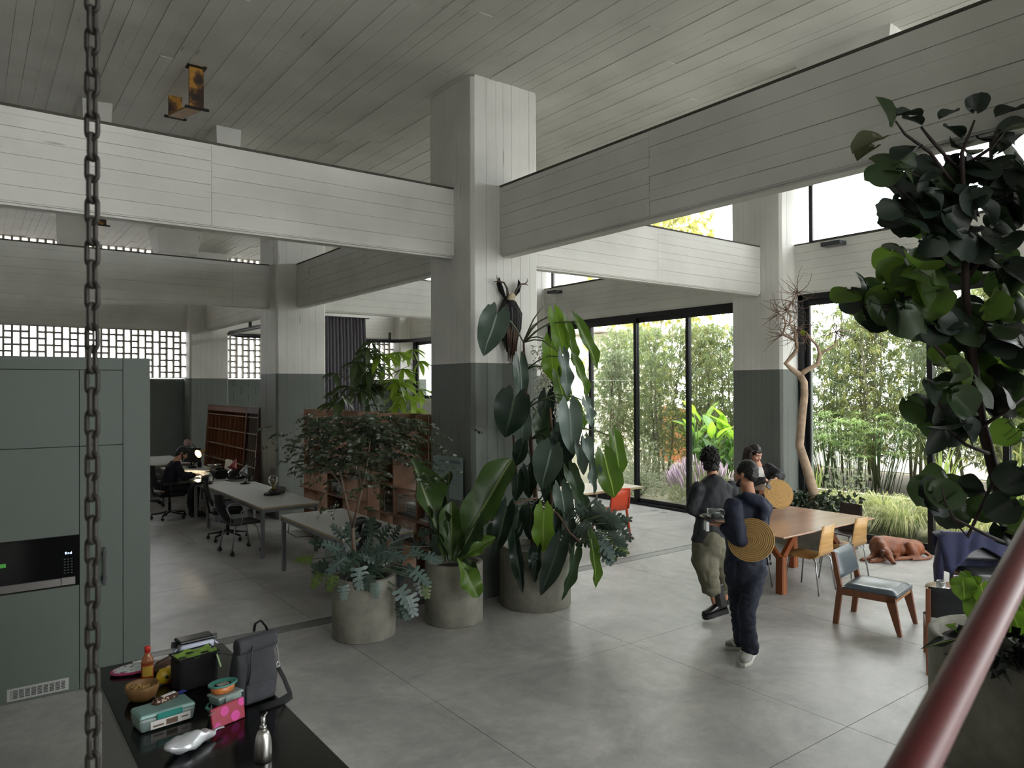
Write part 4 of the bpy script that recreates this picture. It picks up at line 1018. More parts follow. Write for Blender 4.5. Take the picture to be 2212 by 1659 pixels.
# ---- lamps
def cone_shade(mb, c, d, r0=.03, r1=.085, l=.13, mi=0, inner=1):
    d = Vector(d).normalized(); z = Vector((0, 0, 1)); q = z.rotation_difference(d).to_matrix()
    mb.lathe([(.018, -.05), (.02, -.02), (r0, 0), (r0*1.5, l*.3), (r1, l)], c, 20, mi, closed=False, rot=q)
    mb.lathe([(r1*.97, l), (r0*1.35, l*.3), (r0*.7, .01), (0, .008)], c, 20, inner, closed=False, rot=q)
def desk_lamp(label, base, joint, head, d, col, inner, lit=False, zt=.741):
    t = thing('desk_lamp', label, 'lamp', local=False)
    b = Vector(base); b.z = zt
    MB().lathe([(.085, 0), (.085, .012), (.03, .022), (.012, .04), (0, .04)], b, 22).build('base', DARKIRON, t)
    MB().tube([b+Vector((0, 0, .03)), joint], .008, 8).build('lower_arm', DARKIRON, t); MB().tube([joint, head], .008, 8).build('upper_arm', DARKIRON, t)
    s = MB(); cone_shade(s, head, d); s.build('shade', [col, inner], t)
    if lit:
        h = Vector(head)+Vector(d).normalized()*.075; MB().ball(h, .03, 0, 12, 8).build('bulb', mat('bulb_glow', '#ffe9b0', .5, emit=(1, .8, .45), estr=14), t)
        li = bpy.data.lights.new('lamp_light', 'POINT'); li.energy = 9; li.color = (1, .82, .55); li.shadow_soft_size = .03
        lo = bpy.data.objects.new('lamp_light', li); COL.objects.link(lo); lo.location = Vector(head)+Vector(d).normalized()*.12; lo.parent = t
        t['k'] = 1
    return t
WHI = mat('lamp_inner_white', '#dcd9d2', .5); REDL = mat('lamp_red', '#7a2a2a', .4); CREAM = mat('lamp_cream_brass', '#b58f4a', .4); ROSE = mat('lamp_rose_white', '#b9a6a8', .45); GREYL = mat('lamp_grey', '#7f8386', .4, .4)
desk_lamp('lit warm yellow desk lamp behind the man at the laptop', PX(453, 1007, 14.9), PX(465, 993, 15.1), PX(438, 975, 15.2), (-.75, -.45, -.28), CREAM, WHI, True)
desk_lamp('unlit rose-white desk lamp above the head of the man at the laptop', PX(416, 1008, 15.7), PX(434, 981, 15.8), PX(413, 957, 15.8), (-.75, -.5, .12), ROSE, WHI)
desk_lamp('red-shaded desk lamp bent low in front of the oxblood rack', PX(530, 1045, 13.0), PX(546, 1002, 13.3), PX(508, 997, 13.0), (-.4, -.25, -.8), REDL, WHI)
desk_lamp('grey-shaded desk lamp beside the column, right of the red lamp', PX(545, 1040, 13.4), PX(560, 985, 13.7), PX(531, 1010, 13.3), (-.4, -.3, -.75), GREYL, GREYL)
# ---- desk things
DZ = .7405
def ditem(nm, label, cat, u, v, rz=0, group=None, z=DZ): p = PZ(u, v, z); return thing(nm, label, cat, (p.x, p.y, z), rz, group)
LAPM = mat('laptop_aluminium', '#8b8d90', .4, .6); SCRM = mat('laptop_screen_grey', '#5f6468', .25)
t = thing('laptop', 'open silver laptop in front of the man at the desk', 'laptop', (-.98, 7.75, DZ), PI)
MB().bb((-.12, -.17, 0), (.12, .17, .014)).build('keyboard', LAPM, t, bevel=.004, seg=1)
s_ = MB(); s_.bar((-.12, 0, .012), (-.19, 0, .225), .34, .008, up=Vector((1, 0, 0))); s_.build('screen', LAPM, t)
MB().bar((-.112, 0, .02), (-.182, 0, .222), .32, .004, up=Vector((1, 0, 0))).build('display', SCRM, t)
t = ditem('water_bottle', 'clear bottle of dark juice with white label near the desk edge', 'bottle', 455, 1046)
MB().lathe([(.03, 0), (.032, .01), (.032, .06)], n=18).build('drink', mat('dark_juice', '#3a1f1c', .2), t)
MB().lathe([(.032, .06), (.032, .13), (.03, .14)], n=18).build('paper_label', MATS['paper_label_white'], t)
MB().lathe([(.03, .14), (.02, .165), (.012, .18), (.013, .2)], n=18).build('neck', mat('bottle_plastic', '#8f9692', .2), t)
t = ditem('paper_stack', 'loose white papers lying on the long desk in front of the domed case', 'paper', 480, 1043, .2)
for k in range(3): MB().box((.01*k, .012*k, .002+.003*k), (.21, .3, .0025), Matrix.Rotation(.12*k, 3, 'Z')).build('sheet', MATS['white_paper'], t)
t = ditem('domed_case', 'glossy black dome-shaped case on the long desk', 'case', 508, 1038, .2)
MB().lathe([(.2, 0), (.2, .02), (.19, .04)], n=28, sx=.8).build('base', mat('case_rim_grey', '#5c5e60', .4), t)
MB().lathe([(.185, .035), (.178, .1), (.14, .17), (.08, .21), (0, .225)], n=28, sx=.8).build('dome', mat('gloss_black_shell', '#0d0e0f', .2), t)
t = ditem('black_bag', 'slumped black camera bag on the desk between laptop and domed case', 'bag', 474, 1032)
mb = MB(); mb.box((0, 0, .08), (.25, .42, .16)); mb.build('body', BLACKF, t, bevel=.04)
MB().box((0, .03, .17), (.16, .2, .05)).build('flap', BLACKF, t, bevel=.02); MB().tube([(0, -.2, .12), (-.05, -.12, .23), (-.05, .1, .24), (0, .2, .12)], .012, 8).build('handle', BLACKP, t)
t = ditem('olive_cap', 'dark olive cloth cap lying beside the juice bottle', 'cap', 448, 1038)
mb = MB(); mb.ball((0, 0, .03), (.11, .13, .075), 0, 18, 10); crumple(mb, 3, .015, 14); mb.v = [(x, y, max(z, .001)) for x, y, z in mb.v]; mb.build('crown', mat('olive_cloth', '#24271f', .9), t)
MB().box((-.08, -.1, .012), (.13, .12, .008)).build('peak', MATS['olive_cloth'], t)
t = ditem('document_folder', 'upright pale grey folder with a small round stamp standing on the desk', 'folder', 490, 1026, .15)
MB().bar((0, -.0, 0), (.06, 0, .3), .28, .02, up=Vector((1, 0, 0))).build('cover', mat('folder_grey', '#9a9da0', .6), t)
MB().bar((.04, .1, 0), (.09, .1, .28), .26, .02, up=Vector((1, 0, 0))).build('cover', mat('folder_grey_light', '#aeb0b2', .6), t)
MB().lathe([(.024, .0), (.03, .0), (.03, .003), (.024, .003)], (.0, .06, .1), 18, rot=Matrix.Rotation(PI/2-.2, 3, 'Y')).build('stamp', MATS['label_seal_black'], t)
t = ditem('paper_tray', 'stack of three pale letter trays behind the laptop', 'tray', 464, 1015)
for k in range(3): MB().box((0, 0, .02+.045*k), (.25, .18, .012)).build('tray', mat('tray_pale', '#a7a9aa', .5), t)
for k, (u, v, lb) in enumerate([(431, 1009, 'black mug by the rose-white lamp at the far desk'), (541, 1040, 'black pencil cup at the foot of the grey lamp')]):
    t = ditem('desk_cup', lb, 'cup', u, v); MB().lathe([(.035, 0), (.04, .005), (.04, .1), (.036, .1), (.034, .01)], n=18).build('cup', BLACKP, t)
t = thing('monitor', 'black monitor seen from behind beyond the seated man', 'monitor', (-.7, 10.0, DZ), .5)
MB().lathe([(.1, 0), (.1, .012), (.02, .02), (.02, .12)], n=18).build('stand', BLACKP, t); MB().bb((-.02, -.27, .1), (.02, .27, .42)).build('screen', BLACKP, t, bevel=.006)
t = ditem('cloth_bag', 'black cloth bag hanging over the long desk edge behind the chair', 'bag', 436, 1047)
mb = MB(); mb.tube([(.12, 0, .01), (.0, 0, .03), (-.13, 0, .02), (-.2, 0, -.08), (-.21, 0, -.3), (-.2, 0, -.42)], [.03, .05, .06, .07, .08, .04], 10, flat=.5); crumple(mb, 6, .02, 10); mb.build('bag', BLACKF, t)
# slate board with bulb
t = thing('slate_platter', 'pair of dark grey oval slate boards on the near end of the long desk', 'board', (-.68, 4.72, DZ), .5)
for k in range(2):
    e = [(.21*math.cos(2*PI*j/32)*(1.1 if math.cos(2*PI*j/32) > 0 else .9), .12*math.sin(2*PI*j/32)) for j in range(32)]
    MB().prism(e, .022, Matrix.Translation((.05*k, -.02*k, .012+.04*k)) @ Matrix.Rotation(.35*k, 4, 'Z') @ Matrix.Rotation(-.08*k, 4, 'Y')).build('slate', mat('slate_dark', '#26282b', .6, var=.2, vscale=8), t, bevel=.006)
MB().lathe([(.03, 0), (.03, .014)], (0, 0, 0), 12).build('foot', BLACKP, t)
t = thing('bulb_lamp', 'large clear globe bulb lamp standing on the slate boards', 'lamp', (-.68, 4.76, DZ+.078), 0)
MB().lathe([(.05, 0), (.05, .012), (.022, .016), (.022, .05), (.018, .055), (0, .055)], n=20).build('socket', mat('brass_socket', '#8a7444', .35, .8), t)
MB().lathe([(.018, .055), (.035, .075), (.066, .11), (.078, .15), (.066, .19), (.035, .218), (0, .226)], n=26).build('globe', glassy('bulb_glass', (.93, .9, .82), .16), t)
MB().lathe([(.008, .05), (.008, .13), (.014, .14), (.0, .16)], n=10).build('filament_stem', MATS['brass_socket'], t)
MB().tube([(.045, 0, .006), (.12, .05, .04), (.2, .03, -.01), (.25, -.05, -.07), (.32, .1, -.077)], .004, 6).build('cord', BLACKP, t)
# black jacket on desk 2
t = thing('folded_jacket', 'crumpled black puffer jacket thrown on the near white desk', 'jacket', (-.86, 1.12, DZ), .9)
mb = MB(); N = 16
for k, (x, y, r, h, l) in enumerate([(0, 0, .2, .1, .2), (-.2, .05, .14, .08, .14), (.18, .06, .15, .1, .15), (.1, -.1, .13, .07, .18)]): mb.ball((x, y, .03), (r, l*.7, h), 0, 20, 10)
crumple(mb, 11, .035, 9); mb.v = [(x, y, max(z, .001)) for x, y, z in mb.v]; mb.build('body', mat('black_nylon', '#0b0c0f', .35, bump=.4, bscale=20), t)
mb = MB(); mb.tube([(-.15, -.1, .06), (-.3, -.14, .05), (-.4, -.15, -.05), (-.42, -.15, -.25)], [.06, .07, .08, .06], 10); crumple(mb, 12, .02, 12); mb.build('sleeve', MATS['black_nylon'], t)
# cable on the floor
cb = MB().tube([PZ(625, 1130, .6), PZ(622, 1150, .25), PZ(640, 1160, .02), PZ(665, 1158, .006), PZ(700, 1160, .006), PZ(730, 1163, .006)], .006, 6).build('floor_cable', BLACKP)
tag(cb, 'thin black cable looping from the white desk down to the floor', 'cable')
# ---- glass notice board on the column
t = thing('glass_board', 'frameless glass writing board fixed to the dark side of the big column', 'board', (-.008, .5, 1.37))
MB().bb((-.024, -.33, -.25), (-.016, .33, .25)).build('glass', mat('pale_back_painted_glass', '#8fa3a0', .12), t)
for y in (-.3, .3):
    for z in (-.22, .22): MB().lathe([(.012, 0), (.012, .008), (0, .009)], (-.024, y, z), 12, rot=Matrix.Rotation(-PI/2, 3, 'Y')).build('fixing_stud', CHROME, t)
wr_ = MB(); INK = mat('marker_ink', '#5d7480', .6); rn = random.Random(2)
for a, b, c, d in ((-.28, .17, -.05, .2), (-.28, .13, -.05, .135)): wr_.bb((-.0252, a, b), (-.0243, c, d-.03 if d-b > .05 else d))
for k in range(9): wr_.bb((-.0252, -.27+.025*k, .18), (-.0243, -.26+.025*k, .2))
for k in range(6): wr_.bb((-.0252, .12+.03*(k % 3), .12-.06*(k//3)), (-.0243, .135+.03*(k % 3), .14-.06*(k//3)))
wr_.bb((-.0252, -.2, -.03), (-.0243, .0, -.025)); wr_.bb((-.0252, -.2, -.08), (-.0243, .02, -.075)); wr_.bb((-.0252, -.2, -.08), (-.0243, -.195, .1)); wr_.build('drawing', INK, t, kind='stuff')
# ---- curtain and track
TRK = MB(); tp_ = [(.75, 7.62), (4.7, 7.62)]
pts = [Vector((x, 12.9, 3.85)) for x in (.9, 2, 3, 4, 5.0)] + [Vector((5.0+.95*math.sin(a), 11.95+.95*math.cos(a), 3.85)) for a in (.3, .7, 1.1, 1.5)] + [Vector((5.97, y, 3.85)) for y in (11, 10, 9, 8.4)]
pts = [Vector((.72, y, 3.85)) for y in (7.9, 9, 10, 11, 12.2)] + [Vector((.72+.7*(1-math.cos(a)), 12.2+.7*math.sin(a), 3.85)) for a in (.5, 1.0, 1.4)] + pts[1:]
ct = thing('curtain_track', 'black curved curtain track hung below the beams in the far bay', 'curtain track', local=False)
MB().tube(pts, .045, 8, flat=1.2).build('rail', BLACKM, ct)
for p in (Vector((3, 12.9, 3.85)), Vector((5.97, 9.5, 3.85)), Vector((.72, 10.5, 3.85)), Vector((5.5, 12.7, 3.85))): MB().bb(p-Vector((.03, .03, 0)), p+Vector((.03, .03, .25))).build('hanger', BLACKM, ct)
CUR = mat('grey_curtain_cloth', '#6d6a70', .85, bump=.1, bscale=200, coord='Position')
mb = MB(); n = 150; vs = []; fs = []; zs = (3.96, 3.5, 2.6, 1.6, .8, .03)
for zi, z in enumerate(zs):
    sp = 1+.04*zi
    for k in range(n+1):
        x = 1.0+1.32*k/n*(1+.012*zi); y = 7.68+.05*math.sin(k*.72+.5*math.sin(k*.21))*(.75+.1*zi)+.012*math.sin(k*.33+zi)
        vs.append((x, y, z))
for i in range(len(zs)-1):
    for k in range(n): a = i*(n+1)+k; fs.append((a, a+1, a+n+2, a+n+1))
mb.add(vs, fs, 0, True)
t = thing('curtain', 'heavy grey floor-length curtain gathered beside the middle column', 'curtain', local=False)
o = mb.build('cloth', CUR, t, fix=False); sm = o.modifiers.new('thick', 'SOLIDIFY'); sm.thickness = .008
MB().bb((.97, 7.64, 3.94), (2.4, 7.72, 3.958)).build('heading_track', BLACKM, t)
# white low wall / screen beyond the bookcases
# ---- ceiling brackets
RUST = patchy('rusty_yellow_steel', ['#2a1a10', '#3a2414', '#6b4a20', '#a8792e', '#b5842f'], 7, .7)
def bracket(label, x, y, s=1.):
    t = thing('steel_bracket', label, 'bracket', (x, y, ZC))
    MB().bb((-.075*s, -.02, -.46*s), (.075*s, .02, .0)).build('near_hanger', RUST, t)
    MB().bb((-.075*s, 1.0*s, -.27*s), (.075*s, 1.04*s, 0)).build('far_hanger', RUST, t)
    MB().bar((0, 0, -.455*s), (0, 1.02*s, -.255*s), .17*s, .02, up=Vector((0, 0, 1))).build('bottom_plate', mat('yellow_ochre_steel', '#a67a2e', .6, var=.25, vscale=6), t)
    for yy, zz in ((-.015, -.47*s), (1.04*s, -.26*s)): MB().bb((-.12*s, yy-.015, zz-.012), (.13*s, yy+.015, zz+.012)).build('bolt_bar', DARKIRON, t)
    MB().bb((-.1*s, -.06, -.02), (.1*s, .06, .002)).build('ceiling_plate', DARKIRON, t)
bracket('rusty yellow U-shaped steel bracket hanging from the ceiling, the nearer one', -2.57, 1.67)
bracket('rust-brown steel bracket on the far ceiling behind the first beam', -2.6, 8.6, 1.1)
# ---- horned mask on the column
t = thing('horned_mask', 'black horsehair mask with ears and small antlers hung high on the big column', 'mask', (.47, -.012, 3.42))
HAIR = mat('black_horsehair', '#0d0b0b', .55, bump=.6, bscale=40, stretch=(8, 8, .3)); HAIRB = mat('brown_horsehair', '#4a2c1f', .6, bump=.6, bscale=40, stretch=(8, 8, .3)); HORN = mat('antler_horn', '#4b3c31', .6, var=.3, vscale=20)
MB().ball((0, -.05, .0), (.075, .07, .09), 0, 16, 10).build('head', BLACKF, t)
MB().lathe([(.03, -.03), (.055, 0), (.05, .05), (.03, .07), (0, .075)], (0, -.09, .04), 14, rot=Matrix.Rotation(.5, 3, 'X'), sy=.5).build('bone_forehead', mat('bone', '#b7a98a', .6, var=.3, vscale=30), t)
rn = random.Random(4); hb = MB(); hr = MB()
for k in range(90):
    a = rn.uniform(-1, 1); x = a*.12; b_ = rn.uniform(-.1, .01); l = rn.uniform(.35, .6)*(1-.25*abs(a)); (hr if (k % 4 == 0 and abs(a) < .6) else hb).tube([(x*.6, -.05+b_*.3, .02), (x*1.15, -.06+b_*.6, -.12), (x*1.05, -.06+b_*.6, -.3), (x*.75, -.05+b_*.4, -.08-l)], [.012, .016, .013, .003], 5)
hb.build('horsehair', HAIR, t, kind='stuff')
hr2 = MB()
for k in range(26):
    x = rn.uniform(-.07, .08); l = rn.uniform(.5, .66); hr2.tube([(x, -.1, -.2), (x*1.02, -.115, -.35), (x*.8, -.08, -.08-l)], [.006, .01, .002], 5)
hr2.build('brown_horsehair', HAIRB, t, kind='stuff'); hr.build('horsehair', HAIR, t, kind='stuff')
for s in (-1, 1):
    er = MB(); er.tube([(s*.06, -.05, .06), (s*.12, -.06, .14), (s*.15, -.06, .22), (s*.14, -.05, .29)], [.02, .045, .04, .004], 10, flat=.45); er.build('ear', BLACKF, t)
    an = MB(); an.tube([(s*.045, -.09, .08), (s*.07, -.11, .16), (s*.12, -.12, .22), (s*.2, -.11, .235), (s*.25, -.1, .22)], [.014, .013, .011, .009, .003], 8); an.tube([(s*.19, -.11, .233), (s*.22, -.12, .26), (s*.22, -.12, .3)], [.008, .006, .002], 6); an.build('antler', HORN, t)
# ---- wall washers on the window lintel
for u, v, lb in ((1800, 527, 'dark grey box spotlight fixed on top of the near window lintel'), (1198, 631, 'dark grey box spotlight fixed on the far window lintel beside the big column')):
    p = PPX(u, v, WX+BO-.12); t = thing('box_spotlight', lb, 'light', (p.x, p.y, p.z))
    MB().bb((-.1, -.16, -.03), (.1, .16, .035)).build('housing', mat('dark_grey_housing', '#33363b', .5), t, bevel=.004, seg=1)
    MB().bb((-.02, -.06, .035), (.2, .06, .06)).build('mounting_clip', PLAIN, t); MB().bb((-.08, -.14, -.032), (.08, .14, -.029)).build('lens', mat('lens_dark', '#1b1d20', .2), t)
# flush floor boxes
for k, (u, v) in enumerate(((1352, 1091), (1414, 1103), (1434, 1107))):
    p = PZ(u, v); t = thing('floor_outlet', 'flush grey floor outlet lid in front of the far glass doors', 'outlet', (p.x, p.y, 0), 0, 'floor outlets by the far glass doors')
    MB().bb((-.06, -.06, 0), (.06, .06, .004)).build('lid', GREYMET, t, bevel=.001, seg=1)
# ================================================================== INDOOR PLANTS
def interp(t, tab):
    for (a, x), (b, y) in zip(tab, tab[1:]):
        if t <= b: return x+(y-x)*(t-a)/(b-a)
    return tab[-1][1]
HEARTW = [(0, .74), (.12, .95), (.25, 1.0), (.45, .9), (.65, .7), (.82, .42), (.93, .19), (1, .0)]
LONGW = [(0, .6), (.1, .85), (.2, .78), (.32, .8), (.5, 1.0), (.68, .85), (.85, .5), (.95, .2), (1, 0)]
PADW = [(0, .05), (.12, .18), (.28, .5), (.5, .88), (.68, 1.0), (.85, .8), (.95, .45), (1, .05)]
def broad_leaf(tab, mats, heart=.3, arch=.25, cup=.18, wave=.05, veins=9, seed=0, n=18):
    """unit leaf: stalk at the origin, tip at y=1, half width .5; blade + midrib + raised side veins"""
    rn = random.Random(seed); mb = MB(); cols = [-1, -.8, -.55, -.28, -.06, 0, .06, .28, .55, .8, 1]; m_ = len(cols); ph = rn.uniform(0, 6)
    vs = []
    for i in range(n+1):
        t = i/n; w = interp(t, tab)*.5
        for q in cols:
            a = abs(q); y = t - heart*math.sin(min(1, a*1.25)*PI*.78)*(1-t)**4
            rip = .5+.5*math.cos(2*PI*(t*veins - a*1.1))
            z = -arch*(t-.0)**2 + cup*w*a**1.4*1.2 - .018*rip*a*(1-a*.4) + wave*w*math.sin(t*13+ph+(2 if q > 0 else 0))*a*a
            vs.append((q*w + .01*math.sin(t*9+ph), y, z+(.006 if q == 0 else 0)))
    fs = [(i*m_+j, i*m_+j+1, (i+1)*m_+j+1, (i+1)*m_+j) for i in range(n) for j in range(m_-1)]
    mb.add(vs, fs, 0, True)
    for k, f in enumerate(fs):
        if k % (m_-1) in (4, 5): mb.m[k] = 1
    me = mb.mesh('leaf')
    for m in mats: me.materials.append(m)
    return me
def place(o, base, tip, width, face, zs=None):
    base, tip = Vector(base), Vector(tip); y = tip-base; L_ = y.length; y.normalize(); f = Vector(face); x = y.cross(f).normalized(); z = x.cross(y)
    M = Matrix((x*width, y*L_, z*(zs or L_*.8))).transposed().to_4x4(); M.translation = base; o.matrix_basis = M
def gl(name, col, t=.12, rough=.32, vein=.0):
    return mat(name, col, rough, trans=t, spec=.5)
LD = gl('leaf_dark_glossy', '#24332a', .05, .3); LMd = gl('leaf_mid_green', '#3a4f35', .12, .33); LB = gl('leaf_bright_green', '#6d8f33', .4, .35); LS = gl('leaf_silver_grey', '#70807a', .06, .38); LG = gl('leaf_grey_green', '#4f6056', .08, .33)
VD = gl('vein_dark', '#4b5d48', .05, .4); VB = gl('vein_bright', '#93ab52', .3, .4); VS = gl('vein_silver', '#97a59e', .05, .4)
POT = mat('weathered_concrete_pot', '#7d7b70', .85, var=.32, vscale=3.2, bump=.25, bscale=30)
STEM = mat('green_petiole', '#5d6a4b', .5); BROWN = mat('brown_stem', '#6b5444', .75, var=.3, vscale=14, bump=.4, bscale=40); DEADP = mat('potting_soil', '#2b241d', .95, var=.3, vscale=20)
def pot(t, r, h, c=(0, 0)):
    MB().lathe([(r*.985, 0), (r, .01), (r, h-.01), (r-.01, h), (r-.05, h), (r-.06, h-.02), (r-.06, h-.08)], (c[0], c[1], 0), 56).build('pot', POT, t)
    mb = MB(); mb.lathe([(0, h-.07), (r*.5, h-.065), (r-.062, h-.08)], (c[0], c[1], 0), 28, closed=False); mb.build('soil', DEADP, t)
LOCAL = lambda t: (lambda p: Vector(p)-t.location)
# ---------------- potted climbing philodendron against the column
t = thing('potted_philodendron', 'large concrete pot of climbing big-leaved philodendron in front of the column', 'potted plant', (.53, -.46, 0)); lo = LOCAL(t)
pot(t, .40, .66)
FORM = {'d': [broad_leaf(HEARTW, [LD, VD], .32, .3, .25, .08, 9, 1), broad_leaf(HEARTW, [LD, VD], .28, .2, .3, .2, 9, 2)], 'g': [broad_leaf(HEARTW, [LG, VS], .3, .3, .2, .1, 9, 3)], 'm': [broad_leaf(HEARTW, [LMd, VD], .3, .25, .25, .15, 8, 4)],
        'b': [broad_leaf(LONGW, [LB, VB], .3, .2, .2, .1, 8, 5), broad_leaf(LONGW, [gl('leaf_olive_green', '#4e6a28', .35), VB], .3, .25, .2, .15, 8, 6)], 's': [broad_leaf(HEARTW, [LS, VS], .32, .25, .25, .1, 10, 7), broad_leaf(LONGW, [LS, VS], .3, .25, .2, .25, 10, 8)]}
tocam = lambda p: (CAM-Vector(p)).normalized()
STEMP = [(1150, 1195, 8.15), (1158, 1090, 8.3), (1152, 1010, 8.36), (1146, 950, 8.38), (1141, 880, 8.38), (1134, 800, 8.36), (1131, 740, 8.34)]
mb = MB(); mb.tube([lo(PX(*p)) for p in STEMP], [.03, .03, .028, .026, .022, .018, .012], 10); mb.tube([lo(PX(1185, 1195, 8.1)), lo(PX(1195, 1010, 8.25)), lo(PX(1192, 940, 8.3)), lo(PX(1188, 880, 8.3))], [.025, .022, .018, .012], 8)
mb.build('climbing_stem', BROWN, t)
MB().tube([lo(PX(1117, 1060, 8.4)), lo(PX(1114, 1000, 8.42)), lo(PX(1109, 940, 8.42))], [.02, .018, .014], 8).build('aerial_root', BROWN, t)
def nearest_stem(v, u):
    a = min(range(len(STEMP)), key=lambda i: abs(STEMP[i][1]-v)); return PX(*STEMP[a])
PHIL = [ # base u,v, tip u,v, width px, form, depth, tip depth offset, sideways tilt
 (1073, 682, 1042, 768, 60, 'g', 8.0, 0, .1, 738), (1199, 683, 1222, 770, 36, 'b', 8.1, .05, -.1, 728), (1190, 742, 1197, 828, 44, 'b', 8.2, .05, 0, 760), (1222, 704, 1252, 792, 27, 'b1', 8.15, .1, .5, 745), (1248, 700, 1303, 797, 27, 'b1', 7.95, .1, .3, 727),
 (1240, 778, 1282, 862, 24, 'b1', 8.05, .1, .6, 785), (1217, 772, 1231, 860, 26, 's1', 7.95, .05, .2, 765), (1123, 785, 1131, 878, 30, 'g', 8.1, .0, .1, 800), (1111, 862, 1089, 949, 72, 'd', 8.05, .05, .1, 880), (1230, 885, 1238, 988, 47, 's', 7.9, .05, 0, 850),
 (1205, 812, 1226, 880, 40, 'b1', 8.25, .1, .2, 810), (1238, 870, 1272, 930, 26, 'b1', 8.2, .1, .4, 850), (1190, 975, 1164, 1061, 62, 'g', 7.9, .05, -.1, 960), (1266, 868, 1283, 923, 22, 's1', 8.05, .05, .3, 850), (1326, 945, 1346, 1034, 36, 'b1', 8.1, .0, .3, 930),
 (1306, 988, 1332, 1080, 52, 'b1', 8.0, .05, .0, 985), (1254, 962, 1265, 1030, 30, 's', 8.0, .05, .2, 960), (1268, 965, 1296, 1072, 26, 's1', 7.95, .1, .4, 950), (1128, 962, 1112, 1012, 30, 'd', 8.1, .1, .1, 980), (1174, 1106, 1173, 1196, 46, 'b', 7.7, .0, 0, 1080),
 (1093, 1102, 1066, 1206, 38, 'd1', 7.85, .0, .15, 1085), (1120, 1108, 1108, 1178, 32, 'd1', 7.9, .0, .2, 1085), (1113, 1172, 1128, 1288, 26, 'd1', 7.72, .0, -.2, 1100), (1205, 1182, 1168, 1295, 42, 'd', 7.62, .0, .3, 1120), (1240, 1200, 1221, 1304, 24, 'm', 7.68, -.02, .6, 1120),
 (1277, 1168, 1298, 1275, 24, 'b1', 7.75, .0, .4, 1120), (1213, 1062, 1228, 1156, 40, 'g', 7.95, .05, .1, 1050), (1231, 1020, 1262, 1100, 34, 'm', 8.1, .05, .3, 1010), (1140, 1018, 1146, 1082, 34, 'd', 8.25, .05, .1, 1010), (1222, 930, 1216, 1020, 52, 'd', 8.2, .05, .1, 920),
 (1168, 905, 1180, 985, 40, 'm', 8.35, .05, .2, 900), (1130, 905, 1126, 980, 34, 's', 8.3, .05, .1, 900), (1185, 1030, 1195, 1110, 40, 'd', 8.15, .05, 0, 1020), (1255, 1085, 1275, 1150, 34, 'm', 8.05, .05, .2, 1060), (1118, 1030, 1116, 1090, 26, 'd', 8.2, .05, .2, 1020),
 (1160, 1190, 1152, 1262, 28, 'd1', 7.75, 0, -.3, 1110), (1070, 1140, 1056, 1170, 30, 'm', 8.0, .05, .2, 1085), (1195, 1115, 1200, 1180, 40, 'd', 7.9, 0, .2, 1060), (1225, 1130, 1240, 1200, 32, 'd', 7.9, 0, .4, 1080), (1148, 1105, 1140, 1170, 34, 'd', 8.0, 0, -.2, 1060), (1205, 960, 1222, 1060, 44, 'd', 8.1, .05, .1, 950), (1180, 860, 1172, 935, 34, 'd', 8.35, .05, .2, 850)]
for bu, bv, tu, tv, w, fm, d, dd, side, sv in PHIL:
    b, e = PX(bu, bv, d), PX(tu, tv, d+dd); f = tocam(b)+Vector((0, 0, .55)); f = f + (Vector((.80, -.6, 0))*side)
    k = FORM[fm[0]]; me = k[int(fm[1]) if len(fm) > 1 else 0]
    o = link('leaf', me, None, t); place(o, lo(b), lo(e), w*1.12/FPX*d, f)
    s = nearest_stem(sv, bu); m_ = (s+b)/2 + Vector((0, 0, .03+.12*(b-s).length)); sag = (b-s)*.12
    MB().tube([lo(s), lo(s+(m_-s)*.55+Vector((0, 0, .02))), lo(m_), lo(b+(m_-b)*.35+Vector((0, 0, .02))), lo(b)], [.009, .0085, .008, .007, .005], 6).build('petiole', STEM if fm[0] != 'd' else mat('dark_petiole', '#39452f', .5), t)
nb = MB(); s = PX(1131, 738, 8.34)
for e_ in ((1174, 660), (1170, 690)): p = PX(e_[0], e_[1], 8.2); nb.tube([lo(s), lo((s+p)/2+Vector((0, 0, .05))), lo(p)], [.01, .008, .003], 6)
nb.build('new_shoot', STEM, t)
nb = MB(); nb.tube([lo(PX(1160, 1075, 8.0)), lo(PX(1120, 1085, 7.95)), lo(PX(1085, 1100, 7.92)), lo(PX(1062, 1125, 7.95))], .011, 8); nb.tube([lo(PX(1165, 1085, 7.95)), lo(PX(1205, 1110, 7.8)), lo(PX(1230, 1150, 7.75)), lo(PX(1255, 1172, 7.75))], .011, 8); nb.build('creeping_stem', BROWN, t)
# split-leaved philodendron leaves
def lobed(mats, nl=6, seed=0, deep=1.):
    rn = random.Random(seed); mb = MB()
    mb.tube([(0, 0, 0), (0, .5, .02), (0, 1, -.15)], [.012, .01, .003], 4, 1)
    for s in (-1, 1):
        for k in range(nl):
            y = .02+.9*k/nl; a = math.radians(100-80*k/nl)*1.0; l = (.5-.28*k/nl)*(1 if k else .85)*rn.uniform(.9, 1.1); dx, dy = math.sin(a)*s, math.cos(a)
            px_, py_ = -dy*s, dx*s; w = .1
            z0 = -.15*y*y
            pts = [(0, y-.1), (dx*l*.4-px_*w*.8, y+dy*l*.4-py_*w*.8), (dx*l*.75-px_*w, y+dy*l*.75-py_*w), (dx*l, y+dy*l), (dx*l*.75+px_*w*.8, y+dy*l*.75+py_*w*.8), (dx*l*.4+px_*w*.7, y+dy*l*.4+py_*w*.7), (0, y+.13)]
            mb.add([(x, yy, z0+.05*abs(x)-.35*x*x) for x, yy in pts], [(0, 1, 5, 6), (1, 2, 4, 5), (2, 3, 4)], 0, False)
    me = mb.mesh('leaf')
    for m in mats: me.materials.append(m)
    return me
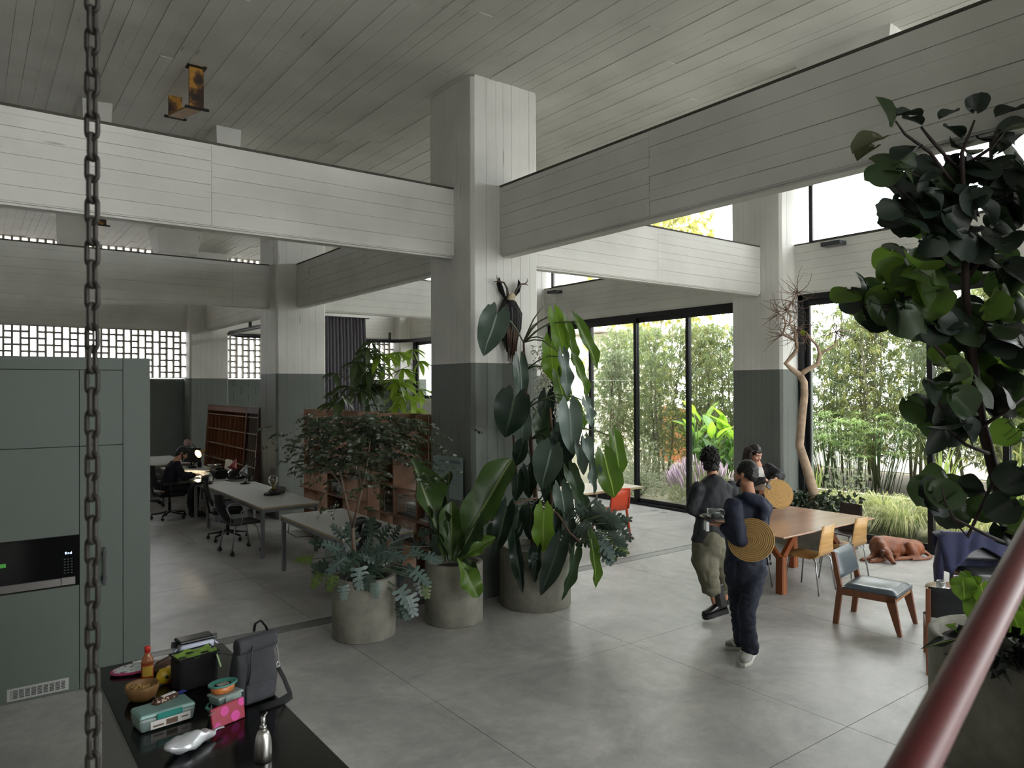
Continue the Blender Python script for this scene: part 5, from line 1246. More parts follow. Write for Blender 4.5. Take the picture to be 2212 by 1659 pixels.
XD = gl('split_leaf_dark', '#33443a', .1, .35); XG = gl('split_leaf_grey_green', '#536660', .08, .38); XB = gl('split_leaf_fresh', '#55692f', .3, .4)
LOB = [lobed([XD, VD], 5, 1), lobed([XG, VS], 5, 2), lobed([XB, VB], 5, 3)]
def split_leaf(t, lo, root, u, v, d, size, kind, dirn, st):
    p = PX(u, v, d); out = Vector(dirn); o = link('leaf', LOB[kind], None, t); e = p+out.normalized()*size
    place(o, lo(p), lo(e), size*1.0, tocam(p)*.8+Vector((0, 0, .9)), size)
    m_ = (root+p)/2+Vector((0, 0, .05+.1*(p-root).length)); st.tube([lo(root), lo(m_), lo(p)], [.006, .006, .004], 5)
rn = random.Random(8); st = MB(); root = PX(1215, 1180, 8.0)
for k in range(34):
    u = rn.choice((rn.gauss(1290, 32), rn.gauss(1310, 22), rn.gauss(1262, 30))); v = rn.gauss(1142, 32); u = min(u, 1345); v = min(max(v, 1075), 1190); d = rn.uniform(7.75, 8.25)
    split_leaf(t, lo, root, u, v, d, rn.uniform(.17, .25), rn.choice((0, 0, 1, 2)), (_R*(.6+.3*rn.random())*(1 if u > 1235 else -.3) + _U*rn.uniform(-1, .05) - _F*.2), st)
split_leaf(t, lo, root, 1152, 1195, 7.75, .17, 1, -_U*.8-_R*.2, st); split_leaf(t, lo, root, 1262, 1095, 7.9, .2, 1, -_U*.3-_R*.5, st)
st.build('petioles', STEM, t, kind='stuff')
# white-flowering climber on the window side behind
bl = MB(); rn = random.Random(31); WF = mat('small_white_flower', '#cfcdbd', .7)
for k in range(420):
    p = lo(PX(rn.gauss(1180, 13), rn.uniform(745, 905), 8.55+rn.uniform(-.1, .1))); blades(bl, rn, p, Vector((0, 0, -.3)), 2, .05, .018, mi=rn.choice((0, 0, 1)), spread=1)
bl.build('flower_spray', [WF, gl('flower_spray_leaf', '#8a9478', .2)], t, fix=False, kind='stuff')
# ---------------- pot 2: bird's-nest anthurium
t = thing('potted_anthurium', 'concrete pot with upright paddle-leaved anthurium, the middle pot of three', 'potted plant', (-.52, -.41, 0)); lo = LOCAL(t)
pot(t, .303, .615)
PL = [broad_leaf(PADW, [gl('paddle_leaf_green', '#3c5229', .22, .38), gl('paddle_midrib', '#7a8757', .15, .45)], 0, .2, .35, .25, 10, 11, 22), broad_leaf(PADW, [gl('paddle_leaf_dark', '#2a3b23', .12, .35), MATS['paddle_midrib']], 0, .25, .5, .35, 10, 12, 22), broad_leaf(PADW, [gl('paddle_leaf_fresh', '#5d7a35', .3, .4), MATS['paddle_midrib']], 0, .3, .4, .5, 9, 13, 22)]
PAD = [(960, 1212, 905, 988, 52, 0, 7.55, -.1, .55), (962, 1214, 958, 1012, 44, 1, 7.7, .25, -.5), (975, 1214, 972, 1086, 46, 0, 7.5, .0, -.2), (968, 1212, 932, 1080, 30, 1, 7.55, 0, .6), (978, 1212, 1100, 985, 72, 0, 7.6, .15, -.15), (980, 1214, 1044, 1115, 26, 1, 7.5, -.1, .7), (985, 1214, 1062, 1160, 30, 2, 7.6, -.1, .1), (984, 1212, 1030, 1232, 24, 1, 7.4, -.15, .3), (988, 1205, 1036, 1288, 42, 2, 7.28, -.12, .1), (970, 1214, 985, 1130, 34, 1, 7.75, .1, .3)]
for bu, bv, tu, tv, w, k, d, dd, side in PAD:
    b, e = PX(bu, bv, d), PX(tu, tv, d+dd); o = link('leaf', PL[k], None, t); place(o, lo(b), lo(e), w*1.15/FPX*d, tocam(b)+Vector((0, 0, .35))+_R*side, (e-b).length*.7)
# ---------------- pot 1: fine-leaved tree over split-leaf philodendron
t = thing('potted_tree', 'concrete pot with fine-leaved dark tree and grey split-leaf philodendron, leftmost of three pots', 'potted plant', (-1.47, -.25, 0)); lo = LOCAL(t)
pot(t, .31, .585)
tr = MB(); c0 = lo(PX(768, 1250, 7.22)); T = lambda u, v, d=7.2: lo(PX(u, v, d))
tr.tube([c0, T(764, 1180), T(762, 1140)], [.024, .02, .018], 8); tr.tube([T(762, 1140), T(750, 1090), T(740, 1045), T(728, 990)], [.015, .013, .011, .007], 8); tr.tube([T(762, 1140), T(775, 1085, 7.1), T(790, 1020, 7.05), T(800, 950, 7.0)], [.015, .013, .011, .006], 8)
tr.tube([T(790, 1030), T(840, 990, 7.3), T(880, 950, 7.35)], [.009, .007, .003], 6); tr.tube([T(740, 1050), T(700, 1000, 7.3), T(670, 960, 7.35)], [.009, .007, .003], 6); tr.tube([T(780, 1060), T(770, 960, 7.4), T(760, 900, 7.45)], [.01, .007, .003], 6)
tr.build('trunk', mat('slim_tree_bark', '#66574a', .8, var=.25, vscale=20), t)
NAN = [gl('fine_leaf_dark', '#39442f', .1, .4), gl('fine_leaf_olive', '#555c46', .1, .4), gl('fine_leaf_grey', '#7d8272', .08, .42)]
rn = random.Random(17); lf = MB()
def spray(mb, rn, p, d, n, ln, mats_):
    q = Vector(p); d = Vector(d).normalized(); step = ln*.55; s = d.cross(Vector((0, 0, 1))).normalized()
    for i in range(n):
        d = (d+Vector((0, 0, -.10))).normalized(); q2 = q+d*step
        for sg in (-1, 1):
            v = (d*.45+s*sg+Vector((0, 0, rn.uniform(-.5, .2)))).normalized(); l = ln*rn.uniform(.8, 1.15); w = v.cross(Vector((rn.uniform(-1, 1), rn.uniform(-1, 1), rn.uniform(-.6, .8)))).normalized()*l*.23
            m = q2+v*l*.45; mb.add([q2, m+w, q2+v*l, m-w], [(0, 1, 2, 3)], mats_)
        q = q2
    v = d; l = ln; w = s*l*.19; m = q+v*l*.45; mb.add([q, m+w, q+v*l, m-w], [(0, 1, 2, 3)], mats_)
for k in range(430):
    z = rn.random(); u = rn.gauss(785, 62); v = rn.gauss(945, 52); 
    if v > 1130 or (v > 1040 and abs(u-760) > 60): v = rn.uniform(900, 1010)
    if v < 898: v = rn.uniform(900, 950)
    d = 7.25+rn.uniform(-.45, .5); p = lo(PX(u, v, d)); a = rn.uniform(0, 6.28); out = _R*((u-775)/75)+Vector((math.cos(a)*.7, math.sin(a)*.7, .1))
    spray(lf, rn, p, out, rn.randint(4, 6), .062, 2 if (u > 800 and rn.random() < .55) else rn.choice((0, 0, 1)))
for u, v, du, dv, n in ((672, 960, -40, 30, 8), (680, 930, -45, 10, 7), (690, 985, -40, 60, 8), (665, 985, -22, 50, 8), (720, 1035, -40, 40, 8), (735, 1060, -25, 55, 8), (705, 1080, -20, 30, 5), (860, 900, 60, 5, 9), (880, 910, 60, 12, 9), (870, 960, 45, 20, 8), (700, 900, -50, 15, 8), (690, 892, -30, 0, 7), (840, 895, 50, 0, 8), (880, 990, 30, 40, 7), (800, 1040, 30, 40, 7), (815, 1060, 20, 30, 7)):
    spray(lf, rn, lo(PX(u, v, 7.2)), _R*du-_U*dv, n, .062, rn.choice((0, 1, 2) if u > 800 else (0, 0, 1)))
lf.build('foliage', NAN, t, fix=False, kind='stuff')
st = MB(); rn = random.Random(23); root = PX(768, 1243, 7.2)
XAN = [(672, 1208, 7.2, .16, 2, -1, .1), (702, 1215, 7.1, .17, 0, -.6, -.5), (690, 1240, 7.05, .16, 2, -.5, -.9), (720, 1245, 6.95, .16, 2, -.3, -1), (700, 1175, 7.4, .16, 0, -1, .3), (735, 1190, 7.3, .2, 1, -.6, .4), (745, 1205, 7.0, .22, 1, -.4, -.3), (775, 1230, 6.9, .2, 1, .1, -.7), (742, 1268, 6.87, .13, 1, .1, -1), (800, 1245, 6.88, .15, 0, -.2, -.9), (812, 1262, 6.87, .14, 1, .1, -1), (790, 1190, 7.1, .2, 1, .1, .3), (812, 1195, 7.1, .22, 1, .5, .1), (835, 1200, 7.2, .22, 1, .6, .0), (820, 1165, 7.3, .2, 0, .4, .6), (800, 1155, 7.4, .2, 0, .1, .7), (845, 1180, 7.5, .18, 1, .6, .5), (890, 1190, 7.4, .2, 1, .7, -.2), (908, 1150, 7.5, .15, 0, .8, .1), (925, 1200, 7.3, .16, 1, .8, -.3), (897, 1235, 7.1, .2, 1, .7, -.5), (905, 1250, 7.1, .18, 0, .3, -.9), (918, 1262, 7.1, .15, 2, .2, -1), (865, 1275, 7.0, .22, 1, .5, -.7), (885, 1290, 7.0, .2, 1, .3, -.9), (878, 1305, 7.0, .16, 1, .1, -1), (870, 1300, 7.0, .17, 0, -.2, -1), (760, 1165, 7.4, .2, 0, -.1, .8), (740, 1160, 7.45, .18, 0, -.5, .7), (890, 1180, 7.6, .15, 0, .9, .4), (770, 1200, 7.0, .22, 0, -.2, -.2), (848, 1160, 7.5, .15, 0, .5, .8), (930, 1180, 7.4, .14, 0, .4, .7)]
for u, v, d, s_, k, du, dv in XAN: split_leaf(t, lo, root+Vector((rn.uniform(-.1, .1), rn.uniform(-.1, .1), -.02)), u, v, d, s_, k, _R*du+_U*dv-_F*.15, st)
for k in range(20):
    u, v = rn.gauss(780, 45), rn.uniform(1180, 1240); split_leaf(t, lo, root, u, v, rn.uniform(7.1, 7.5), .17, rn.choice((0, 0, 1)), _R*rn.uniform(-1, 1)+_U*rn.uniform(-.5, .6)-_F*.3, st)
st.build('petioles', mat('xanadu_petiole', '#43503d', .5), t, kind='stuff')
# ---------------- palmate tree behind the bookcase
t = thing('palmate_tree', 'potted tree with large palmate leaves standing behind the bookcase, lit by the far window', 'tree', (.95, 3.3, 0)); lo = LOCAL(t)
pot(t, .25, .5)
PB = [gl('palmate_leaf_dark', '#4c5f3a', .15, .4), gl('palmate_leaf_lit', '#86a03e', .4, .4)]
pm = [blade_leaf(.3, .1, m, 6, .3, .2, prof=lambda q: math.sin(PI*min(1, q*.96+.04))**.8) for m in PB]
tr = MB(); top = lo(PX(800, 850, 11.4)); tr.tube([(0, 0, .44), (0, .02, 1.2), top*.7+Vector((0, 0, .3)), top], [.03, .025, .018, .012], 8)
rn = random.Random(41)
for k in range(40):
    u, v = rn.gauss(808, 52), rn.gauss(822, 40); u = min(max(u, 725), 915)
    if v < 745: u = 790+rn.uniform(0, 60)
    if u < 750: v = max(v, 800)
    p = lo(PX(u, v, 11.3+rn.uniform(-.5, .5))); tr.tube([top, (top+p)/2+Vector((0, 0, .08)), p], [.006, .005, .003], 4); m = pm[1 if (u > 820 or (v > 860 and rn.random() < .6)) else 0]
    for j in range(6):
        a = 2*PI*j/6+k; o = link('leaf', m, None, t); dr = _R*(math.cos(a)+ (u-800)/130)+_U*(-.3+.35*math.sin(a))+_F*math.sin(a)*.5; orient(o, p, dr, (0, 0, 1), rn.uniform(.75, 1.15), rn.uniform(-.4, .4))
tr.build('trunk', STEM, t)
# ---------------- bare little tree in a trough by the window
t = thing('bare_tree', 'bare crooked small tree with tangled twigs by the window column', 'tree', local=False)
BK = mat('pale_bare_bark', '#a58f78', .8, var=.3, vscale=9, bump=.5, bscale=30, coord='Position'); TW = mat('dry_twig', '#6e5748', .8)
B = lambda u, v, d=11.25: PX(u, v, d)
tr = MB(); tr.tube([B(1752, 1095), B(1757, 1062), B(1744, 1015), B(1727, 962), B(1732, 905), B(1738, 852), B(1737, 826), B(1728, 810)], [.085, .075, .07, .062, .06, .055, .052, .05], 10)
tr.tube([B(1728, 810), B(1711, 798), B(1697, 785), B(1710, 770), B(1722, 754)], [.045, .04, .036, .032, .03], 8); tr.tube([B(1722, 754), B(1719, 737), B(1704, 728), B(1691, 723)], [.026, .022, .02, .015], 8)
tr.tube([B(1722, 754), B(1717, 715, 11.2), B(1706, 700, 11.2), B(1708, 682, 11.2), B(1700, 671, 11.2)], [.024, .02, .018, .016, .014], 8); tr.tube([B(1700, 671), B(1712, 652), B(1724, 632)], [.014, .01, .006], 6); tr.tube([B(1691, 723), B(1697, 700), B(1694, 685), B(1683, 678)], [.016, .015, .013, .01], 8)
tr.tube([B(1728, 810), B(1742, 800), B(1766, 787), B(1771, 765), B(1766, 748), B(1751, 731), B(1742, 718)], [.042, .038, .034, .03, .024, .016, .01], 8); tr.tube([B(1771, 765), B(1788, 755), B(1805, 745), B(1806, 718)], [.024, .02, .015, .006], 8)
tr.build('trunk', BK, t)
tw = MB(); rn = random.Random(77)
for k in range(150):
    o = rn.choice(((1700, 671), (1724, 632), (1691, 723), (1683, 678), (1742, 718), (1706, 700), (1718, 715), (1712, 652), (1806, 718), (1719, 737))); l = rn.uniform(18, 62); a = rn.uniform(0, 6.28)
    if o[0] < 1700: a = rn.uniform(2.4, 4.4)
    cu = rn.uniform(-.9, .9); p = [o]
    for i in range(4): p.append((p[-1][0]+math.cos(a)*l/4, p[-1][1]+math.sin(a)*l/4)); a += cu*.6
    d0 = 11.25; dd = rn.uniform(-.35, .35); tw.tube([PX(u, v, d0+dd*i/4) for i, (u, v) in enumerate(p)], [.006, .005, .004, .003, .002], 4)
tw.build('twigs', TW, t, kind='stuff')
lf = MB()
for k in range(7): blades(lf, rn, B(1734+rn.uniform(-4, 4), 718+rn.uniform(-3, 4)), Vector((0, 0, .5)), 2, .08, .04, mi=0)
lf.build('last_leaves', gl('last_leaf', '#8f9a35', .35), t, kind='stuff')
t = thing('planter_trough', 'low concrete trough of dark ivy-like plants under the bare tree', 'planter', (5.75, -.85, 0)); 
pt = MB(); pt.bb((-.3, -.42, 0), (-.26, .8, .5)); pt.bb((.26, -.42, 0), (.3, .8, .5)); pt.bb((-.26, -.42, 0), (.26, -.38, .5)); pt.bb((-.26, .76, 0), (.26, .8, .5)); pt.build('trough', POT, t); MB().bb((-.26, -.38, .02), (.26, .76, .46)).build('soil', DEADP, t)
IV = [gl('ivy_dark', '#33402c', .1, .35), gl('ivy_pale', '#69775c', .15, .4), gl('ivy_fresh', '#8fae45', .35, .4)]
lf = MB(); rn = random.Random(5)
for k in range(330):
    p = Vector((rn.uniform(-.3, .3), rn.uniform(-.5, .85), .5+rn.random()*.28)); blades(lf, rn, p, Vector((rn.uniform(-1, 1), rn.uniform(-1, 1), .5)), 3, .1, .055, mi=rn.choice((0, 0, 0, 1)), spread=.9)
for k in range(34): blades(lf, rn, Vector((-.1+rn.uniform(-.12, .12), .62+rn.uniform(-.15, .15), .62+rn.random()*.28)), Vector((0, 0, .6)), 2, .12, .06, mi=2, spread=1)
lf.build('foliage', IV, t, fix=False, kind='stuff')
# ---------------- big round-leaved tree in the right foreground
t = thing('round_leaved_tree', 'tall round-leaved potted tree in a big concrete pot at the right edge', 'potted plant', (.81, -5.09, 0)); lo = LOCAL(t)
pot(t, .5, .8)
TB = mat('reddish_dark_bark', '#2b1c18', .7, var=.3, vscale=12); Q = lambda u, v, d=4.5: lo(PX(u, v, d))
TRK_ = [(2235, 1400, 4.6), (2212, 1250, 4.55), (2186, 1150, 4.5), (2150, 1030, 4.45), (2122, 920, 4.4), (2107, 830, 4.35), (2097, 740, 4.32), (2086, 640, 4.3), (2084, 540, 4.28), (2082, 440, 4.26), (2078, 330, 4.25), (2105, 260, 4.25)]
tr = MB(); tr.tube([lo(PX(*p)) for p in TRK_], [.042, .04, .036, .034, .031, .029, .026, .024, .022, .018, .012, .006], 10); tr.build('trunk', TB, t)
br = MB(); BR = [[(2150, 1030), (2090, 1160), (2040, 1100), (2030, 1060)], [(2095, 830), (2040, 770), (1985, 710), (1920, 670), (1860, 655)], [(2084, 600), (2030, 560), (1985, 520)], [(2084, 610), (2120, 560), (2160, 530)], [(2110, 850), (2075, 940), (2045, 900), (2020, 860)], [(2122, 920), (2170, 890), (2210, 860)], [(2082, 430), (2010, 330), (1955, 290), (1935, 262)], [(2080, 380), (2010, 300), (1990, 275)], [(2081, 360), (2140, 320), (2180, 270)], [(2100, 770), (2130, 700), (2160, 640), (2190, 560)], [(2082, 470), (1990, 450), (1930, 400)], [(2135, 980), (2085, 960), (2050, 930)]]
for b in BR: br.tube([Q(u, v, 4.35-.1*(i % 2)) for i, (u, v) in enumerate(b)], [.012, .01, .008, .006, .004][:len(b)], 6)
b_ = [(2186, 1180, 4.5), (2120, 1150, 4.3), (2060, 1120, 4.2), (2040, 1080, 4.15), (2035, 1055, 4.15)]; br.tube([lo(PX(*p)) for p in b_], [.012, .01, .008, .006, .004], 6)
br.build('branches', TB, t)
def round_leaf(m, seed, cup=.15, fold=.0):
    rn = random.Random(seed); n = 26; mb = MB(); vs = [(0, 0, 0)]; ph = rn.uniform(0, 6)
    for ring in (.5, 1.):
        for k in range(n+1):
            a = PI/2 + (k/n-.5)*2*PI*.955; r = .5*ring*(1+.035*math.sin(3*a+ph)+.02*math.sin(7*a+ph)); x = r*math.cos(a); y = .36+r*math.sin(a)*.96
            if ring == 1 and abs(k-n/2) < .6: y += .05
            q = ring*ring; vs.append((x, y*1. if ring == 1 else (y*.5+.0), cup*q*(x*x*2) + .05*q*math.sin(2.3*a+ph) - .16*(y)**2*q + fold*abs(x)))
    vs = [(x, y, z) for x, y, z in vs]
    fs = []
    for k in range(n): fs.append((0, 1+k, 2+k)); fs.append((1+k, n+2+k, n+3+k, 2+k))
    mb.add(vs, fs, 0, True); me = mb.mesh('leaf'); me.materials.append(m); return me
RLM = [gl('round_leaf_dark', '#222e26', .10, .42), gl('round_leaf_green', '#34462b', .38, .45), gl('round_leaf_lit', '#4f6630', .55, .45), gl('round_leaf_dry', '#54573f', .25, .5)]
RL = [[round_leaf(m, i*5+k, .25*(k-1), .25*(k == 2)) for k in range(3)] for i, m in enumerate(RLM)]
CL = [(2010, 395, 60, 48, 22, 0), (2110, 380, 55, 50, 20, 0), (2180, 330, 30, 50, 9, 0), (1960, 445, 40, 35, 10, 0), (1940, 350, 16, 14, 3, 1), (2060, 470, 60, 40, 14, 0), (2170, 450, 35, 45, 12, 0), (1945, 525, 22, 22, 4, 2), (1970, 590, 28, 26, 6, 2), (2030, 560, 40, 34, 10, 1), (2050, 520, 45, 22, 7, 0), (2130, 540, 40, 36, 12, 0), (2180, 590, 30, 36, 9, 1), (2165, 640, 32, 26, 7, 2), (1850, 640, 30, 26, 7, 1), (1895, 625, 22, 16, 4, 2), (1915, 670, 34, 24, 8, 0), (1975, 660, 34, 26, 9, 1), (2000, 625, 20, 16, 3, 2), (2045, 690, 40, 24, 9, 0), (2110, 680, 34, 34, 8, 1), (2170, 720, 34, 36, 9, 0), (2030, 770, 26, 20, 4, 2), (2150, 775, 26, 20, 4, 2), (1965, 858, 12, 14, 2, 1), (2035, 840, 40, 28, 10, 1), (2060, 880, 40, 24, 9, 0), (2090, 810, 24, 18, 4, 2), (2160, 850, 34, 30, 9, 0), (2200, 920, 14, 26, 4, 2), (2050, 920, 34, 18, 6, 0), (2020, 1055, 28, 22, 6, 1), (2055, 1065, 34, 16, 5, 0), (2075, 1085, 14, 14, 2, 1), (2190, 1035, 30, 16, 4, 0), (2200, 1090, 20, 16, 3, 1), (2165, 1140, 14, 10, 2, 1), (2190, 1010, 14, 8, 2, 0)]
rn = random.Random(101); pts = MB(); nl = 0
for u, v, su, sv, n, k in CL:
    for j in range(n):
        a, b = u+rn.uniform(-1, 1)*su, v+rn.uniform(-1, 1)*sv
        if a > 2260: continue
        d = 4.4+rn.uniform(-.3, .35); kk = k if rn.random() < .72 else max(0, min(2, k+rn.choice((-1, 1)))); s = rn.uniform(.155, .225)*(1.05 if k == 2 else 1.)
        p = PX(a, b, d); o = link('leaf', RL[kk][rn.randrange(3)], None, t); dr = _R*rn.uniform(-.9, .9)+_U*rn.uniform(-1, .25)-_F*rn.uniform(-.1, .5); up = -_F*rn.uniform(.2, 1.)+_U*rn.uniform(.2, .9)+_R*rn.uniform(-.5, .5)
        orient(o, lo(p), dr, up, s)
        q = min((Vector((x, y)) for x, y, *_ in TRK_[3:]), key=lambda z: abs(z.y-b)); pts.tube([lo(p), lo(PX(a+(q.x-a)*.18, b+12, d)), lo(PX(a+(q.x-a)*.34, b+20, d))], [.0025, .002, .002], 4); nl += 1
for (u, v, du, dv, s, k) in ((1922, 268, -.2, .5, .2, 1), (1940, 250, .9, .1, .16, 0), (1905, 300, -.9, -.35, .22, 3), (1890, 318, -.8, -.5, .15, 3), (1985, 268, -.6, .25, .13, 0), (2035, 255, .6, .35, .12, 0), (2108, 240, .1, .6, .13, 0), (2160, 250, .8, .35, .16, 0), (2190, 270, .8, .1, .16, 0), (2070, 295, -.3, .2, .14, 0), (1978, 322, -.8, -.35, .18, 0)):
    o = link('leaf', RL[k][2], None, t); orient(o, Q(u, v, 4.3), _R*du+_U*dv-_F*.1, _U*.9-_F*.35, s)
pts.build('petioles', TB, t, kind='stuff')
# undergrowth in the big pot
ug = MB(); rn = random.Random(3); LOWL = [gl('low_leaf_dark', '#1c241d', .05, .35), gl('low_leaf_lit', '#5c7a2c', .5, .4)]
for k in range(200):
    u = rn.uniform(2085, 2290); v = rn.uniform(1375, 1450); p = lo(PX(u, v, 4.45+rn.uniform(-.3, .4))); p.z = max(p.z, .74); blades(ug, rn, p, Vector((rn.uniform(-1, 1), rn.uniform(-1, 1), .5)), 3, .14, .06, mi=0, spread=.8)
ug.build('undergrowth', LOWL, t, fix=False, kind='stuff')
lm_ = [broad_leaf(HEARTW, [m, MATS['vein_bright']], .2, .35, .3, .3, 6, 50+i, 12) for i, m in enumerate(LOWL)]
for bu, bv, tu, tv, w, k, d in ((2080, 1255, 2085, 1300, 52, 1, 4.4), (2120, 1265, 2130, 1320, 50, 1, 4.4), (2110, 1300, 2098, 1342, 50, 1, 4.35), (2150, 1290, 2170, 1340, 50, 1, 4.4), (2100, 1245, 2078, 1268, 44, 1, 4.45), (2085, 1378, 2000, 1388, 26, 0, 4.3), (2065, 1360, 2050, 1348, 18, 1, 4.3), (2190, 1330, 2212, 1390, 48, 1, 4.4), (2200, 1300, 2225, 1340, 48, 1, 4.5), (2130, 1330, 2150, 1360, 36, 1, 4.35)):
    o = link('leaf', lm_[k], None, t); b, e = PX(bu, bv, d), PX(tu, tv, d-.05); place(o, lo(b), lo(e), w/FPX*d, tocam(b)+Vector((0, 0, .5)))
# ================================================================== RIGHT-HAND FURNITURE
WAL = mat('walnut_table_top', '#a5826c', .22, var=.2, vscale=2.2, stretch=(.25, 2, 1), spec=.5); OAKL = mat('orange_oak_leg', '#8d4a22', .45, var=.18, vscale=5, stretch=(2, 2, .3)); OAKE = mat('leg_edge_pale', '#c98d58', .5)
X0, X1, Y0, Y1 = 2.66, 4.68, -2.22, -1.02; cx_, cyy_ = (X0+X1)/2, (Y0+Y1)/2
t = thing('meeting_table', 'large thin-topped wooden table with forked legs by the near window', 'table', (cx_, cyy_, 0)); hx, hy = (X1-X0)/2, (Y1-Y0)/2
MB().bb((-hx, -hy, .728), (hx, hy, .746)).build('table_top', WAL, t, bevel=.004, seg=1)
for sx in (-1, 1):
    for sy in (-1, 1):
        c = Vector((sx*(hx-.38), sy*(hy-.28), 0)); l = MB()
        l.bar(c+Vector((-.028*sx, 0, 0)), c+Vector((-.02*sx, 0, .44)), .05, .09, up=Vector((0, 1, 0))); l.bar(c+Vector((.028*sx, 0, 0)), c+Vector((.02*sx, 0, .44)), .05, .09, up=Vector((0, 1, 0)))
        l.bar(c+Vector((-.02*sx, 0, .41)), c+Vector((-.34*sx, 0, .715)), .07, .055, up=Vector((0, 1, 0))); l.bar(c+Vector((.02*sx, 0, .41)), c+Vector((.02*sx, -.3*sy, .715)), .06, .055, up=Vector((1, 0, 0)))
        lo_ = l.build('leg', OAKL, t, bevel=.004, seg=1); MB().bb(c+Vector((-.004, -.047, .0)), c+Vector((.004, .047, .43))).build('leg_inlay', OAKE, lo_)
MB().bb((-hx+.2, -.03, .68), (hx-.2, .03, .728)).build('stretcher', OAKL, t)
# ply chairs on steel legs
OAKP = mat('oak_ply_veneer', '#b38a50', .4, var=.25, vscale=5, stretch=(.4, 1, 5)); TUBE = mat('chromed_tube', '#9d9fa1', .25, 1.)
DKP = mat('dark_stained_ply', '#2a1b16', .45, var=.2, vscale=5)
def ply_chair(label, x, y, rz, m=OAKP):
    """faces +y in its own frame"""
    t = thing('ply_chair', label, 'chair', (x, y, 0), rz, None)
    prof = [(.2, .445), (.12, .438), (0, .43), (-.1, .428), (-.16, .436), (-.195, .47), (-.212, .53), (-.225, .64), (-.25, .8)]; n = len(prof); N = 8; mb = MB(); vs = []
    for s in (0, 1):
        for k, (yy, z) in enumerate(prof):
            w = .2 if k < 5 else .2-.012*(k-4)
            for i in range(N+1):
                q = i/N*2-1; bow = .012*q*q if k < 4 else 0; by = .02*q*q if k > 5 else 0
                a = math.atan2(prof[min(k+1, n-1)][1]-prof[max(k-1, 0)][1], -(prof[min(k+1, n-1)][0]-prof[max(k-1, 0)][0]))
                vs.append((q*w, yy+by-s*.011*math.sin(a), z-bow-s*.011*math.cos(a)))
    m1 = n*(N+1); fs = []
    for k in range(n-1):
        for i in range(N): a = k*(N+1)+i; fs.append((a, a+1, a+N+2, a+N+1)); fs.append((m1+a, m1+a+N+1, m1+a+N+2, m1+a+1))
    ed = [i for i in range(N+1)]+[k*(N+1)+N for k in range(1, n)]+[(n-1)*(N+1)+i for i in range(N-1, -1, -1)]+[k*(N+1) for k in range(n-2, 0, -1)]
    for a, b in zip(ed, ed[1:]+ed[:1]): fs.append((a, m1+a, m1+b, b))
    mb.add(vs, fs, 0, True); mb.build('shell', m, t)
    for s in (-1, 1):
        for f in (-1, 1): MB().tube([(s*.1, f*.05, .412), (s*.16, f*.13, .408), (s*.185, f*.165, .38), (s*.215, f*.215, 0)], .009, 8).build('leg', TUBE, t)
    return t
ply_chair('oak ply chair on the near long side of the table, the left one of two', 3.47, -2.04, .08)
ply_chair('oak ply chair on the near long side of the table, the right one of two', 4.28, -2.02, .02)
ply_chair('ply chair at the short table end, half hidden behind the man in navy', 2.98, -1.5, -PI/2)
ply_chair('dark-stained chair at the far short end of the table, its back above the top', 4.98, -1.62, PI/2, DKP)
ply_chair('dark-stained chair on the far long side, seen under the table', 3.5, -.85, PI, DKP)
